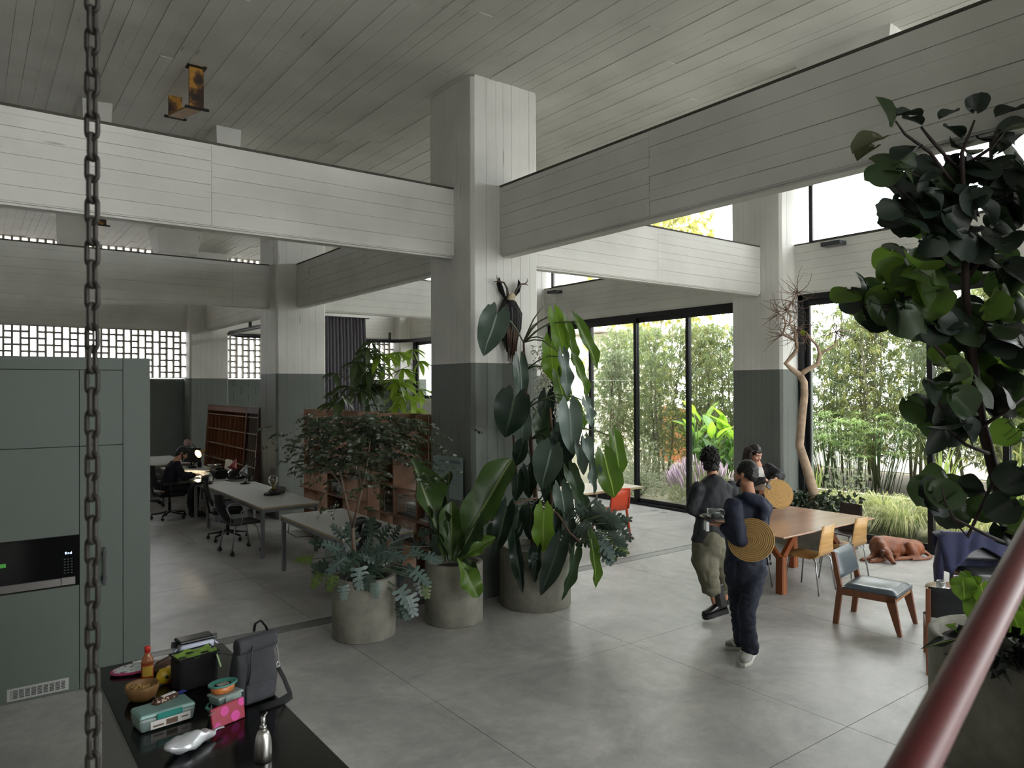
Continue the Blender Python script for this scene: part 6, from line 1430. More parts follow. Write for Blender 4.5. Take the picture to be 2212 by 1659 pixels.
# leather lounge chairs
LEA = mat('blue_grey_leather', '#39434c', .33, var=.15, vscale=6, bump=.12, bscale=35, spec=.6); LEAB = mat('black_leather', '#1b1e20', .4, var=.1, vscale=8, bump=.1, bscale=50, spec=.5); TEAK = mat('teak_frame', '#6d4128', .5, var=.2, vscale=7, stretch=(2, 2, .4)); TEAKE = mat('teak_frame_light', '#9c6a40', .5)
def lounge(label, x, y, rz, m=LEA):
    """low easy chair facing +y in its own frame"""
    t = thing('lounge_chair', label, 'chair', (x, y, 0), rz)
    for s in (-1, 1):
        rear = [(.0, 0), (.055, 0), (.1, .36), (.03, .73), (-.012, .73), (.045, .37)]
        M = Matrix.Translation((s*.27-.018, 0, 0)) @ Matrix(((0, 0, 1, 0), (1, 0, 0, -.335), (0, 1, 0, 0), (0, 0, 0, 1)))
        MB().prism(rear, .036, M).build('leg', TEAK, t, bevel=.003, seg=1)
        fr = [(.0, .375), (-.09, .375), (-.075, .3), (.02, 0), (.06, 0)]
        M = Matrix.Translation((s*.27-.018, 0, 0)) @ Matrix(((0, 0, 1, 0), (1, 0, 0, .255), (0, 1, 0, 0), (0, 0, 0, 1)))
        MB().prism(fr, .036, M).build('leg', TEAK, t, bevel=.003, seg=1)
        MB().bb((s*.27-.018, -.25, .31), (s*.27+.018, .26, .375)).build('side_rail', TEAK, t, bevel=.003, seg=1)
    MB().bb((-.252, .23, .315), (.252, .255, .37)).build('front_rail', TEAKE, t); MB().bb((-.252, -.26, .32), (.252, -.235, .36)).build('rear_rail', TEAK, t)
    st = MB(); N = 12; vs = []
    for j in range(N+1):
        for i in range(N+1):
            u, v = i/N*2-1, j/N*2-1; e = (1-u**8)*(1-v**8); vs.append((u*.275, .005+v*.265, .377+.05*e**.5-.018*math.exp(-(u*u+v*v)*2.5)))
    st.add(vs, [(j*(N+1)+i, j*(N+1)+i+1, (j+1)*(N+1)+i+1, (j+1)*(N+1)+i) for j in range(N) for i in range(N)], 0, True); st.bb((-.272, -.26, .355), (.272, .268, .39)); st.build('seat_cushion', m, t)
    bk = MB(); vs = []
    for s in (0, 1):
        for j in range(N+1):
            for i in range(N+1):
                u, v = i/N*2-1, j/N; e = ((1-u**8)*(1-(2*v-1)**8))**.5; z = .47+.275*v; yy = -.265-.065*v*1.2; vs.append((u*.27, yy+(.03*e if s == 0 else -.018*e)+.012, z))
    n1 = (N+1)**2; fs = []
    for j in range(N):
        for i in range(N): a = j*(N+1)+i; fs.append((a, a+1, a+N+2, a+N+1)); fs.append((n1+a, n1+a+N+1, n1+a+N+2, n1+a+1))
    bk.add(vs, fs, 0, True); bk.build('back_cushion', m, t)
    return t
lounge('blue-grey leather lounge chair with teak frame standing alone in the open floor', 2.83, -3.16, math.atan2(-.585, .105)-PI/2)
lounge('black leather lounge chair seen from behind next to the big right-hand pot', 2.25, -4.20, math.atan2(.436, .9)-PI/2, LEAB)
jc = lounge('black leather lounge chair with a navy jacket draped over its back', 4.27, -3.68, math.atan2(-.72, -.69)-PI/2, LEAB)
# jacket over the chair's back (chair frame)
NAVY = mat('navy_wool_cloth', '#1c2140', .85, var=.2, vscale=9, bump=.2, bscale=60, sheen=.2)
t = thing('draped_jacket', 'navy jacket draped over the back of the black leather lounge chair', 'jacket', (4.27, -3.68, 0), jc.rotation_euler.z)
N, M_ = 26, 20; vs = []
for j in range(M_+1):
    v = j/M_
    for i in range(N+1):
        u = i/N*2-1; x = u*(.37+.05*abs(math.sin(v*3))); over = .80+.006*math.sin(u*9)
        if v < .42: q = v/.42; front = .16+.34*abs(u)**1.3; y = -.255+.03+ (1-q)*(.06+.03*abs(u)); z = over-(1-q)*front - .0
        else: q = (v-.42)/.58; y = -.355-.06*q-.03*math.sin(u*5+q*3)*q; z = over-q*(.56+.08*math.cos(u*4))-.02*q
        if abs(u) > .8 : z -= .05*(abs(u)-.8)*5*(.3+q)
        vs.append((x+.02*math.sin(v*9+u*4), y+.012*math.sin(u*14+v*5), max(z, .05)))
mb = MB(); mb.add(vs, [(j*(N+1)+i, j*(N+1)+i+1, (j+1)*(N+1)+i+1, (j+1)*(N+1)+i) for j in range(M_) for i in range(N)], 0, True)
o = mb.build('cloth', NAVY, t, fix=False); sm = o.modifiers.new('thick', 'SOLIDIFY'); sm.thickness = .012
mb = MB(); mb.tube([(.36, -.3, .78), (.40, -.27, .6), (.42, -.25, .4), (.43, -.24, .2), (.42, -.24, .06)], [.05, .075, .075, .07, .055], 12, flat=.6); crumple(mb, 3, .02, 9); mb.build('sleeve', NAVY, t)
bt = MB()
for k in range(3): bt.ball((-.2-.012*k, -.175+.004*k, .62-.03*k), .011, 0, 8, 6)
bt.build('button', mat('pale_button', '#b9bcc4', .4), t)
# round side table with glasses
p = Vector((2.93, -3.86, 0)); t = thing('side_table', 'small round wooden side table between the lounge chairs', 'table', p)
MB().lathe([(.0, .475), (.235, .475), (.245, .485), (.24, .497), (0, .497)], n=40).build('table_top', WAL, t)
for k in range(3):
    a = 2*PI*k/3+.4; MB().tube([(math.cos(a)*.1, math.sin(a)*.1, .475), (math.cos(a)*.2, math.sin(a)*.2, 0)], [.018, .012], 8).build('leg', DKP, t)
JG = glassy('jar_glass', (.9, .93, .93), .14)
for k, (u, v, lb) in enumerate(((2033, 1288, 'straight clear drinking glass on the near left of the side table'), (2070, 1277, 'clear drinking glass on the side table behind the leaves'))):
    q = PZ(u, v, .498); g = thing('drinking_glass', lb, 'glass', (q.x, q.y, .498))
    MB().lathe([(0, .006), (.034, .006), (.037, .012), (.037, .14), (.034, .14), (.033, .016), (0, .014)], n=24).build('glass', JG, g); MB().lathe([(0, .0), (.034, 0), (.036, .006), (0, .006)], n=24).build('thick_base', mat('glass_base_bright', '#bfc5c6', .1, spec=.8), g)
    MB().lathe([(.0372, .136), (.0372, .142), (.033, .142), (.033, .136)], n=24).build('rim', MATS['glass_base_bright'], g)
q = PZ(2075, 1284, .498); g = thing('felt_cap', 'folded mauve-grey cap lying on the side table', 'cap', (q.x, q.y, .498)); mb = MB(); mb.ball((0, 0, .025), (.12, .09, .05), 0, 20, 12); crumple(mb, 8, .012, 12); mb.v = [(x, y, max(z, .001)) for x, y, z in mb.v]; mb.build('cloth', mat('mauve_grey_felt', '#5e5459', .85), g)
# orange chair and light table by the far doors
ORG = mat('coral_orange_plastic', '#d8502f', .4); LTP = mat('pale_table_laminate', '#cfc6b3', .4)
t = thing('light_table', 'pale-topped table by the far glass doors behind the plants', 'table', (3.82, 2.15, 0)); hx, hy = .8, .43
MB().bb((-hx, -hy, .73), (hx, hy, .742)).build('table_top', LTP, t); MB().bb((-hx, -hy, .705), (hx, hy, .7295)).build('top_edge', DEDGE, t)
for sx in (-1, 1):
    for sy in (-1, 1): MB().tube([(sx*(hx-.35), sy*(hy-.08), .705), (sx*(hx-.3), sy*(hy-.06), 0)], .018, 8).build('leg', GREYMET, t)
t = thing('orange_chair', 'coral orange plastic chair at the pale table by the far doors', 'chair', (3.76, 1.62, 0), .03)
mb = MB(); N = 8; vs = []
prof = [(.2, .45), (.05, .44), (-.12, .445), (-.18, .47), (-.2, .56), (-.225, .7), (-.24, .79)]
for s in (0, 1):
    for k, (yy, z) in enumerate(prof):
        for i in range(N+1): q = i/N*2-1; vs.append((q*(.215 if k < 4 else .215-.008*(k-3)), yy+(.03*q*q if k > 3 else 0)-s*.01*(k > 3), z-s*.012*(k <= 3)))
n = len(prof); m1 = n*(N+1); fs = []
for k in range(n-1):
    for i in range(N): a = k*(N+1)+i; fs.append((a, a+1, a+N+2, a+N+1)); fs.append((m1+a, m1+a+N+1, m1+a+N+2, m1+a+1))
ed = [i for i in range(N+1)]+[k*(N+1)+N for k in range(1, n)]+[(n-1)*(N+1)+i for i in range(N-1, -1, -1)]+[k*(N+1) for k in range(n-2, 0, -1)]
for a, b in zip(ed, ed[1:]+ed[:1]): fs.append((a, m1+a, m1+b, b))
mb.add(vs, fs, 0, True); mb.build('shell', ORG, t)
MB().tube([(-.212, -.19, .47), (-.205, -.225, .7), (-.19, -.235, .795), (0, -.25, .81), (.19, -.235, .795), (.205, -.225, .7), (.212, -.19, .47)], .014, 8).build('back_rim', ORG, t)
for sx in (-1, 1):
    for sy in (-1, 1): MB().tube([(sx*.19, sy*.17, .45), (sx*.215, sy*.23, 0)], [.02, .015], 10).build('leg', ORG, t)
# ================================================================== PEOPLE AND DOG
def cap(mb, a, b, ra, rb, n=14, flat=1.):
    a, b = Vector(a), Vector(b); k = 4; pts = [a+(b-a)*i/k for i in range(k+1)]
    mb.tube(pts, [ra+(rb-ra)*i/k for i in range(k+1)], n, flat=flat); mb.ball(a, ra, 0, n, 8); mb.ball(b, rb, 0, n, 8)
def chain(mb, pts, rs, n=14):
    for (a, b), (ra, rb) in zip(zip(pts, pts[1:]), zip(rs, rs[1:])): cap(mb, a, b, ra, rb, n)
def loft(mb, rings, n=24):
    """rings: (centre, half width vector, half depth vector)"""
    vs = []
    for c, w, d in rings:
        c, w, d = Vector(c), Vector(w), Vector(d)
        for k in range(n):
            a = 2*PI*k/n; q = math.cos(a), math.sin(a); vs.append(c+w*math.copysign(abs(q[0])**.8, q[0])+d*math.copysign(abs(q[1])**.8, q[1]))
    fs = [(i*n+k, i*n+(k+1) % n, (i+1)*n+(k+1) % n, (i+1)*n+k) for i in range(len(rings)-1) for k in range(n)]
    fs.append(tuple(range(n-1, -1, -1))); fs.append(tuple(range((len(rings)-1)*n, len(rings)*n))); mb.add(vs, fs, 0, True)
def fuse(name, mb, m, parent, voxel=.01, smooth=6, wr=None):
    """one continuous skin over overlapping shapes; wr = (amplitude, scale vector, seed) adds folds"""
    o = mb.build(name, m, parent); r = o.modifiers.new('r', 'REMESH'); r.mode = 'VOXEL'; r.voxel_size = voxel; r.use_smooth_shade = True
    s = o.modifiers.new('s', 'SMOOTH'); s.factor = .5; s.iterations = smooth
    baked(o); me = o.data
    if wr:
        amp, sc, sd = wr; n = len(me.vertices); co = np.empty(n*3); no = np.empty(n*3); me.vertices.foreach_get('co', co); me.vertices.foreach_get('normal', no); co = co.reshape(-1, 3); no = no.reshape(-1, 3)
        h = np.array([abs(mnoise.noise(Vector((c[0]*sc[0]+sd, c[1]*sc[1], c[2]*sc[2]))))*2-.6 + .4*mnoise.noise(Vector((c[0]*sc[0]*2.3, c[1]*sc[1]*2.3+sd, c[2]*sc[2]*2.3))) for c in co])
        co += no*(h*amp)[:, None]; me.vertices.foreach_set('co', co.reshape(-1)); me.update()
    me.polygons.foreach_set('use_smooth', [True]*len(me.polygons))
    if not me.materials: me.materials.append(m)
    return o
SKIN = mat('warm_skin', '#b98468', .5, var=.05, vscale=20); SKINP = mat('fair_skin', '#c99880', .5, var=.05, vscale=20)
HAIRD = mat('near_black_hair', '#0e0b0a', .5, bump=.5, bscale=60); HAIRB2 = mat('dark_brown_hair', '#1d1310', .5, bump=.5, bscale=50); EYEW = mat('eye_white', '#cfc8c0', .3); EYED = mat('eye_dark', '#1a120e', .3); LIPM = mat('lip', '#8d4c44', .5); BROWM = mat('brow', '#1d1411', .8)
def head_shapes(mb, c, fwd, up, s=1.):
    """skull, jaw, nose, ears, eye sockets of a head centred at c; about .235 m tall at s=1"""
    f = Vector(fwd).normalized(); u = Vector(up); u = (u-f*u.dot(f)).normalized(); r = f.cross(u); c = Vector(c); R = Matrix((r, f, u)).transposed()
    A = lambda x, y, z: c+R @ Vector((x*s, y*s, z*s))
    mb.ball(A(0, -.015, .035), (.074*s, .094*s, .085*s), 0, 20, 14, R); mb.ball(A(0, .03, -.03), (.058*s, .062*s, .08*s), 0, 18, 12, R)
    cap(mb, A(0, .06, -.088), A(0, .055, -.07), .026*s, .034*s)
    cap(mb, A(0, .088, .012), A(0, .108, -.024), .010*s, .015*s, 10); 
    for q in (-1, 1):
        mb.ball(A(q*.012, .098, -.028), .011*s, 0, 8, 6); mb.ball(A(q*.076, -.012, -.005), (.010*s, .019*s, .032*s), 0, 10, 8, R); mb.ball(A(q*.038, .07, -.028), (.022*s, .022*s, .022*s), 0, 10, 8)
        cap(mb, A(q*.015, .088, .028), A(q*.048, .074, .03), .011*s, .010*s, 8)
    cap(mb, A(-.018, .09, -.056), A(.018, .09, -.056), .011*s, .011*s, 8)
    return A, R
def face(A, R, t, s=1.):
    for q in (-1, 1):
        e = MB(); e.ball(A(q*.031, .084, .008), (.013*s, .008*s, .0075*s), 0, 10, 8, R); o = e.build('eye', EYEW, t)
        e = MB(); e.ball(A(q*.031, .0905, .006), (.006*s, .003*s, .006*s), 0, 8, 6, R); e.build('iris', EYED, o)
        e = MB(); e.tube([A(q*.015, .097, .033), A(q*.033, .096, .038), A(q*.05, .084, .033)], [.003*s, .004*s, .002*s], 6); e.build('eyebrow', BROWM, t)
        e = MB(); e.tube([A(q*.018, .093, .013), A(q*.031, .096, .016), A(q*.045, .086, .012)], [.0025*s, .003*s, .002*s], 6); e.build('eyelid', SKINP, t)
    m = MB(); m.tube([A(-.023, .092, -.056), A(-.008, .103, -.052), A(.008, .103, -.052), A(.023, .092, -.056)], [.003*s, .005*s, .005*s, .003*s], 8); m.tube([A(-.018, .093, -.061), A(0, .103, -.064), A(.018, .093, -.061)], [.003*s, .006*s, .003*s], 8); m.build('lips', LIPM, t)
def hand_shapes(mb, wrist, d, palm_n, s=1., curl=.6, spread=.12, thumb=1):
    """palm and five separate bent fingers; d = direction of the hand, palm_n = where the palm faces"""
    w = Vector(wrist); d = Vector(d).normalized(); n = Vector(palm_n); n = (n-d*n.dot(d)).normalized(); x = d.cross(n)*thumb
    k = w+d*.085*s
    loft(mb, [(w, x*.024*s, n*.017*s), (w+d*.03*s, x*.034*s, n*.016*s), (w+d*.07*s, x*.041*s, n*.014*s), (k+d*.008*s, x*.039*s, n*.012*s)], 14)
    for i, (off, l) in enumerate(((.031, .072), (.0105, .08), (-.0105, .075), (-.031, .06))):
        b = w+d*.082*s+x*off*s; dd = (d+x*spread*(off/.03)).normalized(); p = [b-d*.012*s, b]; a = 0
        for j, seg in enumerate((.45, .32, .25)):
            a += curl*(.55, .75, .6)[j]; p.append(p[-1]+(dd*math.cos(a)+n*math.sin(a))*l*seg*s)
        chain(mb, p, [.0095*s, .0095*s, .009*s, .008*s, .0068*s], 8)
    b = w+d*.025*s+x*.026*s; p = [b, b+(d*.55+x*.75+n*.3).normalized()*.038*s]; p.append(p[-1]+(d*.85+x*.3+n*.45).normalized()*.032*s); p.append(p[-1]+(d*.9-x*.1+n*.5).normalized()*.026*s); chain(mb, p, [.012*s, .011*s, .0095*s, .008*s], 8)
def curls(mb, A, R, s, n, seed, zlo=-.03, yhi=.05, r=.016, lift=.012):
    rn = random.Random(seed); k = 0
    while k < n:
        v = Vector((rn.gauss(0, 1), rn.gauss(0, 1), rn.gauss(.25, 1))).normalized(); p = (v.x*.08, -.015+v.y*.1, .035+v.z*.092)
        if p[2] < zlo-(.04 if p[1] < -.04 else 0) or (p[1] > yhi and p[2] < .085): continue
        c = A(p[0]*(1+lift*5), p[1]*1.05, p[2]+lift*v.z*2); a0 = rn.uniform(0, 6); q = Vector((rn.gauss(0, 1), rn.gauss(0, 1), rn.gauss(0, 1))).normalized(); w = q.orthogonal().normalized(); w2 = q.cross(w); rr = r*s*rn.uniform(.7, 1.1)
        mb.tube([c+(w*math.cos(a0+j*1.0)+w2*math.sin(a0+j*1.0))*rr+q*rr*.35*j for j in range(7)], [.003*s, .006*s, .0065*s, .0065*s, .006*s, .005*s, .002*s], 5); k += 1
def shoe(t, name, heel, toe, m_up, m_sole, w=.048, hgt=.085, sole=.03, up=(0, 0, 1), boot=0., laces=None):
    h, e = Vector(heel), Vector(toe); d = (e-h); L_ = d.length; d.normalize(); u = Vector(up); u = (u-d*u.dot(d)).normalized(); x = d.cross(u); P = lambda a, b, c: h+d*a*L_+x*b+u*c
    st = [(0, .7, 0), (.04, .9, 0), (.2, .85, 0), (.45, .88, 0), (.7, 1.12, 0), (.88, .95, .0), (1., .4, 0)]
    mb = MB(); loft_ = [(P(a, 0, sole*.5), x*w*k, u*sole*.5) for a, k, z in st]
    vs = []
    for z in (0, sole):
        for q in (1, -1):
            seq = st if q == 1 else st[::-1]
            for a, k, _ in seq: vs.append(P(a, q*w*k*1.04, z))
    n = len(st)*2; mb.add(vs, [tuple(range(n-1, -1, -1)), tuple(range(n, 2*n))]+[(i, (i+1) % n, n+(i+1) % n, n+i) for i in range(n)])
    s_ = mb.build('sole', m_sole, t, bevel=.004, seg=1)
    mb = MB(); H = [(.0, .62, .9), (.05, .8, 1.0), (.2, .8, 1.0), (.4, .82, .85), (.6, .95, .58), (.8, .98, .42), (.93, .75, .36), (.99, .35, .25)]
    loft(mb, [(P(a, 0, sole+hgt*z*.42), x*w*k, u*hgt*z*.55) for a, k, z in H], 18)
    if boot: loft(mb, [(P(.2, 0, sole+.02), x*w*.9, d*.06), (P(.2, 0, sole+boot*.6), x*w*.98, d*.058), (P(.19, 0, sole+boot), x*w*1.05, d*.06)], 18)
    o = fuse(name, mb, m_up, t, .008, 5); s_.parent = o; s_.matrix_parent_inverse = Matrix.Identity(4)
    if laces:
        lb = MB()
        for k in range(5):
            a = .35+.07*k; zz = sole+hgt*(1.02-.13*k) if not boot else sole+boot*.9-.03*k
            a = a if not boot else .36-.0*k
            lb.tube([P(a, -w*.42, zz-.012), P(a+.02, 0, zz+.004), P(a, w*.42, zz-.012)], .0042, 6)
        l = lb.build('laces', laces, o)
    return o, P
up = Vector((0, 0, 1)); RG = Vector((_R.x, _R.y, 0)).normalized(); FG = Vector((_F.x, _F.y, 0)).normalized()
# ---------------- man in navy hooded jacket, seen from behind
t = thing('person', 'man in navy hooded jacket and dark jeans seen from behind, woven disc under his arm', 'person', local=False)
J = lambda u, v, d=6.5: PX(u, v, d)
NVY = mat('navy_jacket_cloth', '#161d33', .75, var=.15, vscale=10, bump=.15, bscale=120); JEAN = mat('dark_indigo_denim', '#161d2c', .85, var=.3, vscale=12, bump=.15, bscale=200)
body = MB(); hc = J(1611, 1024, 6.45); hf = (FG*.75-RG*.62-up*.08); A, R = head_shapes(body, hc, hf, up, .98)
chain(body, [J(1612, 1038, 6.47), J(1617, 1070, 6.5)], [.056, .062]); loft(body, [(J(1615, 1078, 6.5), RG*.14, FG*.08), (J(1612, 1130, 6.5), RG*.15, FG*.1), (J(1610, 1190, 6.5), RG*.14, FG*.1), (J(1608, 1235, 6.5), RG*.15, FG*.1)])
sL, eL, wL = J(1584, 1094, 6.38), J(1598, 1166, 6.3), J(1556, 1133, 6.42); sR, eR, wR = J(1648, 1096, 6.6), J(1640, 1160, 6.8), J(1574, 1128, 6.8)
chain(body, [sL, eL, wL], [.05, .04, .028]); chain(body, [sR, eR, wR], [.05, .04, .028])
hL, kL, aL = J(1590, 1232, 6.48), J(1596, 1318, 6.58), J(1601, 1390, 6.6); hR, kR, aR = J(1632, 1232, 6.45), J(1612, 1325, 6.3), J(1621, 1402, 6.3)
chain(body, [hL, kL, aL], [.08, .055, .035]); chain(body, [hR, kR, aR], [.08, .055, .035])
hand_shapes(body, wL, -RG*.95+FG*.2+up*.05, up, .95, .45); hand_shapes(body, wR, -RG*.9-FG*.1, up, .95, .4, thumb=-1)
bo = fuse('body', body, SKIN, t, .0075, 5)
jk = MB(); loft(jk, [(J(1616, 1070, 6.5), RG*.085, FG*.07), (J(1615, 1080, 6.5), RG*.155, FG*.095), (J(1613, 1100, 6.5), RG*.19, FG*.12), (J(1612, 1140, 6.5), RG*.185, FG*.13), (J(1611, 1190, 6.5), RG*.175, FG*.13), (J(1609, 1232, 6.5), RG*.18, FG*.135), (J(1608, 1243, 6.5), RG*.175, FG*.13)], 28)
chain(jk, [sL, (sL+eL)/2, eL, (eL*.25+wL*.75)], [.085, .078, .07, .055]); chain(jk, [sR, eR, (eR*.3+wR*.7)], [.085, .07, .055])
chain(jk, [J(1592, 1083, 6.5), J(1612, 1074, 6.42), J(1634, 1082, 6.4), J(1648, 1094, 6.42)], [.05, .055, .065, .055]); chain(jk, [J(1640, 1082, 6.4), J(1652, 1102, 6.38), J(1646, 1116, 6.36)], [.06, .06, .04])
fuse('jacket', jk, NVY, t, .011, 5, (.012, (9, 9, 7), 3))
tr = MB(); chain(tr, [J(1610, 1222, 6.48), J(1607, 1240, 6.48)], [.15, .14]); chain(tr, [hL, (hL+kL)/2, kL, (kL+aL)/2, aL+up*.03], [.1, .088, .075, .07, .068]); chain(tr, [hR, (hR+kR)/2, kR, (kR+aR)/2, aR+up*.025], [.105, .09, .078, .072, .072]); cap(tr, aR+up*.02, aR+RG*.03-up*.01, .06, .045)
fuse('trousers', tr, JEAN, t, .01, 4, (.011, (8, 8, 16), 8))
TRAIN = mat('grey_suede_trainer', '#8f8f8a', .8, var=.12, vscale=20); SOLEW = mat('white_sole', '#c9c6be', .6); LACEW = mat('white_lace', '#d9d7d0', .7); DKS = mat('dark_shoe_panel', '#2d2d2f', .7)
so, P = shoe(t, 'shoe', PZ(1628, 1412)+FG*.02, PZ(1604, 1441), TRAIN, SOLEW, .05, .1, .03, laces=LACEW)
for q in (-1, 1):
    b = MB(); b.bar(P(.3, q*.052, .05), P(.52, q*.054, .095), .03, .008, up=P(.3, 1, 0)-P(.3, 0, 0)); b.build('side_stripe', DKS, so); b = MB(); b.bar(P(.42, q*.053, .045), P(.6, q*.055, .08), .014, .009, up=P(.3, 1, 0)-P(.3, 0, 0)); b.build('side_stripe', LACEW, so)
so, P = shoe(t, 'shoe', PZ(1606, 1404), PZ(1566, 1399), TRAIN, SOLEW, .05, .1, .03, laces=LACEW)
for q in (-1, 1):
    b = MB(); b.bar(P(.12, q*.05, .05), P(.3, q*.052, .1), .07, .008, up=P(.3, 1, 0)-P(.3, 0, 0)); b.build('side_stripe', DKS, so); b = MB(); b.bar(P(.42, q*.053, .045), P(.6, q*.055, .085), .022, .009, up=P(.3, 1, 0)-P(.3, 0, 0)); b.build('side_stripe', LACEW, so)
hm = MB(); hm.ball(A(0, -.02, .042), (.081, .1, .088), 0, 24, 16, R); hm.ball(A(0, -.07, .0), (.068, .045, .07), 0, 18, 12, R); chain(hm, [A(-.07, .0, .02), A(-.068, -.02, -.02)], [.016, .012]); chain(hm, [A(.07, .0, .02), A(.068, -.02, -.02)], [.016, .012])
fuse('hair', hm, HAIRD, t, .008, 3, (.004, (40, 40, 40), 2))
bd = MB(); chain(bd, [A(-.06, .03, -.05), A(-.04, .07, -.09), A(.0, .085, -.1), A(.04, .07, -.09), A(.06, .03, -.05)], [.014, .018, .02, .018, .014]); fuse('beard', bd, HAIRD, t, .007, 2); face(A, R, t, .98)
# ---------------- woven discs
WOV = bpy.data.materials.new('woven_straw'); WOV.use_nodes = True; nt = WOV.node_tree; b_ = nt.nodes['Principled BSDF']; tcn = nt.nodes.new('ShaderNodeTexCoord'); wv = nt.nodes.new('ShaderNodeTexWave'); wv.wave_type = 'RINGS'; wv.rings_direction = 'Z'; wv.inputs['Scale'].default_value = 19; wv.inputs['Distortion'].default_value = 1.5; wv.inputs['Detail'].default_value = 3; wv.inputs['Detail Scale'].default_value = 4
cr = nt.nodes.new('ShaderNodeValToRGB'); cr.color_ramp.elements[0].color = (*srgb('#9a7442'), 1); cr.color_ramp.elements[1].color = (*srgb('#c8a468'), 1); bp = nt.nodes.new('ShaderNodeBump'); bp.inputs['Strength'].default_value = .5; bp.inputs['Distance'].default_value = .01
nt.links.new(tcn.outputs['Object'], wv.inputs['Vector']); nt.links.new(wv.outputs['Fac'], cr.inputs[0]); nt.links.new(cr.outputs[0], b_.inputs['Base Color']); nt.links.new(wv.outputs['Fac'], bp.inputs['Height']); nt.links.new(bp.outputs[0], b_.inputs['Normal']); b_.inputs['Roughness'].default_value = .8
def disc(label, c, nrm, r):
    t = thing('woven_disc', label, 'woven mat', c); q = Vector((0, 0, 1)).rotation_difference(Vector(nrm)); t.rotation_mode = 'QUATERNION'; t.rotation_quaternion = q
    prof = [(0, 0)]; n = 9
    for k in range(n): a = r*(k+.5)/n; prof += [(a, .006), (r*(k+1)/n-.003, .0035)]
    MB().lathe(prof+[(r, .001), (r, -.003), (0, -.004)], n=56, sx=1., sy=1.).build('weave', WOV, t)
    rim = [(r*math.cos(2*PI*k/56), r*math.sin(2*PI*k/56), .0) for k in range(57)]; MB().tube(rim, .006, 6, cap=False).build('rim', WOV, t)
disc('brown woven straw disc clamped under the arm of the man in navy', J(1622, 1166, 6.27), (-FG*.8-RG*.42+up*.5), .19)
# plates, jar and card in his hands
tp = J(1541, 1120, 6.45); g = thing('black_plate', 'black plate carried on the hands of the man in navy', 'plate', tp+up*.005)
MB().lathe([(0, 0), (.08, .0), (.115, .014), (.118, .018), (.08, .006), (0, .006)], n=32).build('plate', mat('black_glaze', '#161618', .25), g)
g = thing('glass_jar', 'clear glass jar lying on the black plate held by the man in navy', 'jar', tp+up*.05+RG*.02); g.rotation_euler = (PI/2, 0, math.atan2(RG.y, RG.x)+PI/2-.2)
MB().lathe([(0, -.075), (.036, -.075), (.04, -.065), (.04, .05), (.03, .062), (.03, .075), (.027, .075), (.027, .06), (.037, .048), (.037, -.06), (0, -.068)], n=26).build('glass', JG, g); MB().lathe([(.031, .068), (.034, .07), (.034, .076), (.027, .076)], n=24, closed=False).build('rim', MATS['glass_base_bright'], g); MB().lathe([(.02, -.077), (.036, -.076), (.041, -.066), (.036, -.07)], n=24, closed=False).build('base_ring', MATS['glass_base_bright'], g)
g = thing('folded_napkin', 'crumpled pale napkin on the black plate beside the jar', 'napkin', tp+up*.02-RG*.05); mb = MB(); mb.box((0, 0, .012), (.09, .07, .02)); mb.build('cloth', mat('napkin_pale', '#a8a49d', .9), g, bevel=.008)
g = thing('white_card', 'small white card box held under the black plate', 'card', J(1526, 1127, 6.4)); g.rotation_euler = (0, 0, YAW); MB().box((0, 0, -.035), (.09, .025, .08)).build('box', MATS['white_paper'], g)
# ---------------- walking person in dark jacket and khaki trousers
t = thing('person', 'curly-haired person in charcoal jacket, wide khaki trousers and black boots walking away', 'person', local=False)
J = lambda u, v, d=7.6: PX(u, v, d)
CHAR = mat('charcoal_jacket_cloth', '#1f2126', .7, var=.15, vscale=9, bump=.15, bscale=100); KHA = mat('khaki_cotton', '#6b6856', .85, var=.15, vscale=8, bump=.2, bscale=150)
body = MB(); hc = J(1535, 1000, 7.6); hf = (FG*.9+RG*.1-up*.18); A, R = head_shapes(body, hc, hf, up-RG*.12, .96)
chain(body, [J(1537, 1012, 7.6), J(1541, 1036, 7.6)], [.05, .056]); loft(body, [(J(1543, 1042, 7.6), RG*.14, FG*.08), (J(1540, 1090, 7.6), RG*.14, FG*.09), (J(1534, 1165, 7.6), RG*.15, FG*.1)])
sL, eL, wL = J(1508, 1056, 7.55), J(1494, 1098, 7.55), J(1518, 1114, 7.75); sR, eR, wR = J(1578, 1054, 7.65), J(1583, 1100, 7.7), J(1560, 1125, 7.8)
chain(body, [sL, eL, wL], [.045, .036, .027]); chain(body, [sR, eR, wR], [.045, .036, .027]); hand_shapes(body, wL, FG*.6+RG*.6, -up, .92, .5); hand_shapes(body, wR, FG*.5-RG*.7, -up, .92, .5, thumb=-1)
hL, kL, aL = J(1522, 1168, 7.6), J(1528, 1230, 7.58), J(1545, 1302, 7.6); hR, kR, aR = J(1550, 1168, 7.65), J(1560, 1240, 7.75), J(1566, 1292, 7.95)
chain(body, [hL, kL, aL], [.085, .055, .036]); chain(body, [hR, kR, aR], [.085, .055, .036]); fuse('body', body, SKIN, t, .0075, 5)
jk = MB(); loft(jk, [(J(1541, 1029, 7.6), RG*.075, FG*.065), (J(1542, 1038, 7.6), RG*.13, FG*.085), (J(1543, 1052, 7.6), RG*.185, FG*.11), (J(1542, 1090, 7.6), RG*.18, FG*.125), (J(1538, 1130, 7.6), RG*.17, FG*.13), (J(1530, 1163, 7.6), RG*.175, FG*.135), (J(1529, 1169, 7.6), RG*.17, FG*.13)], 28)
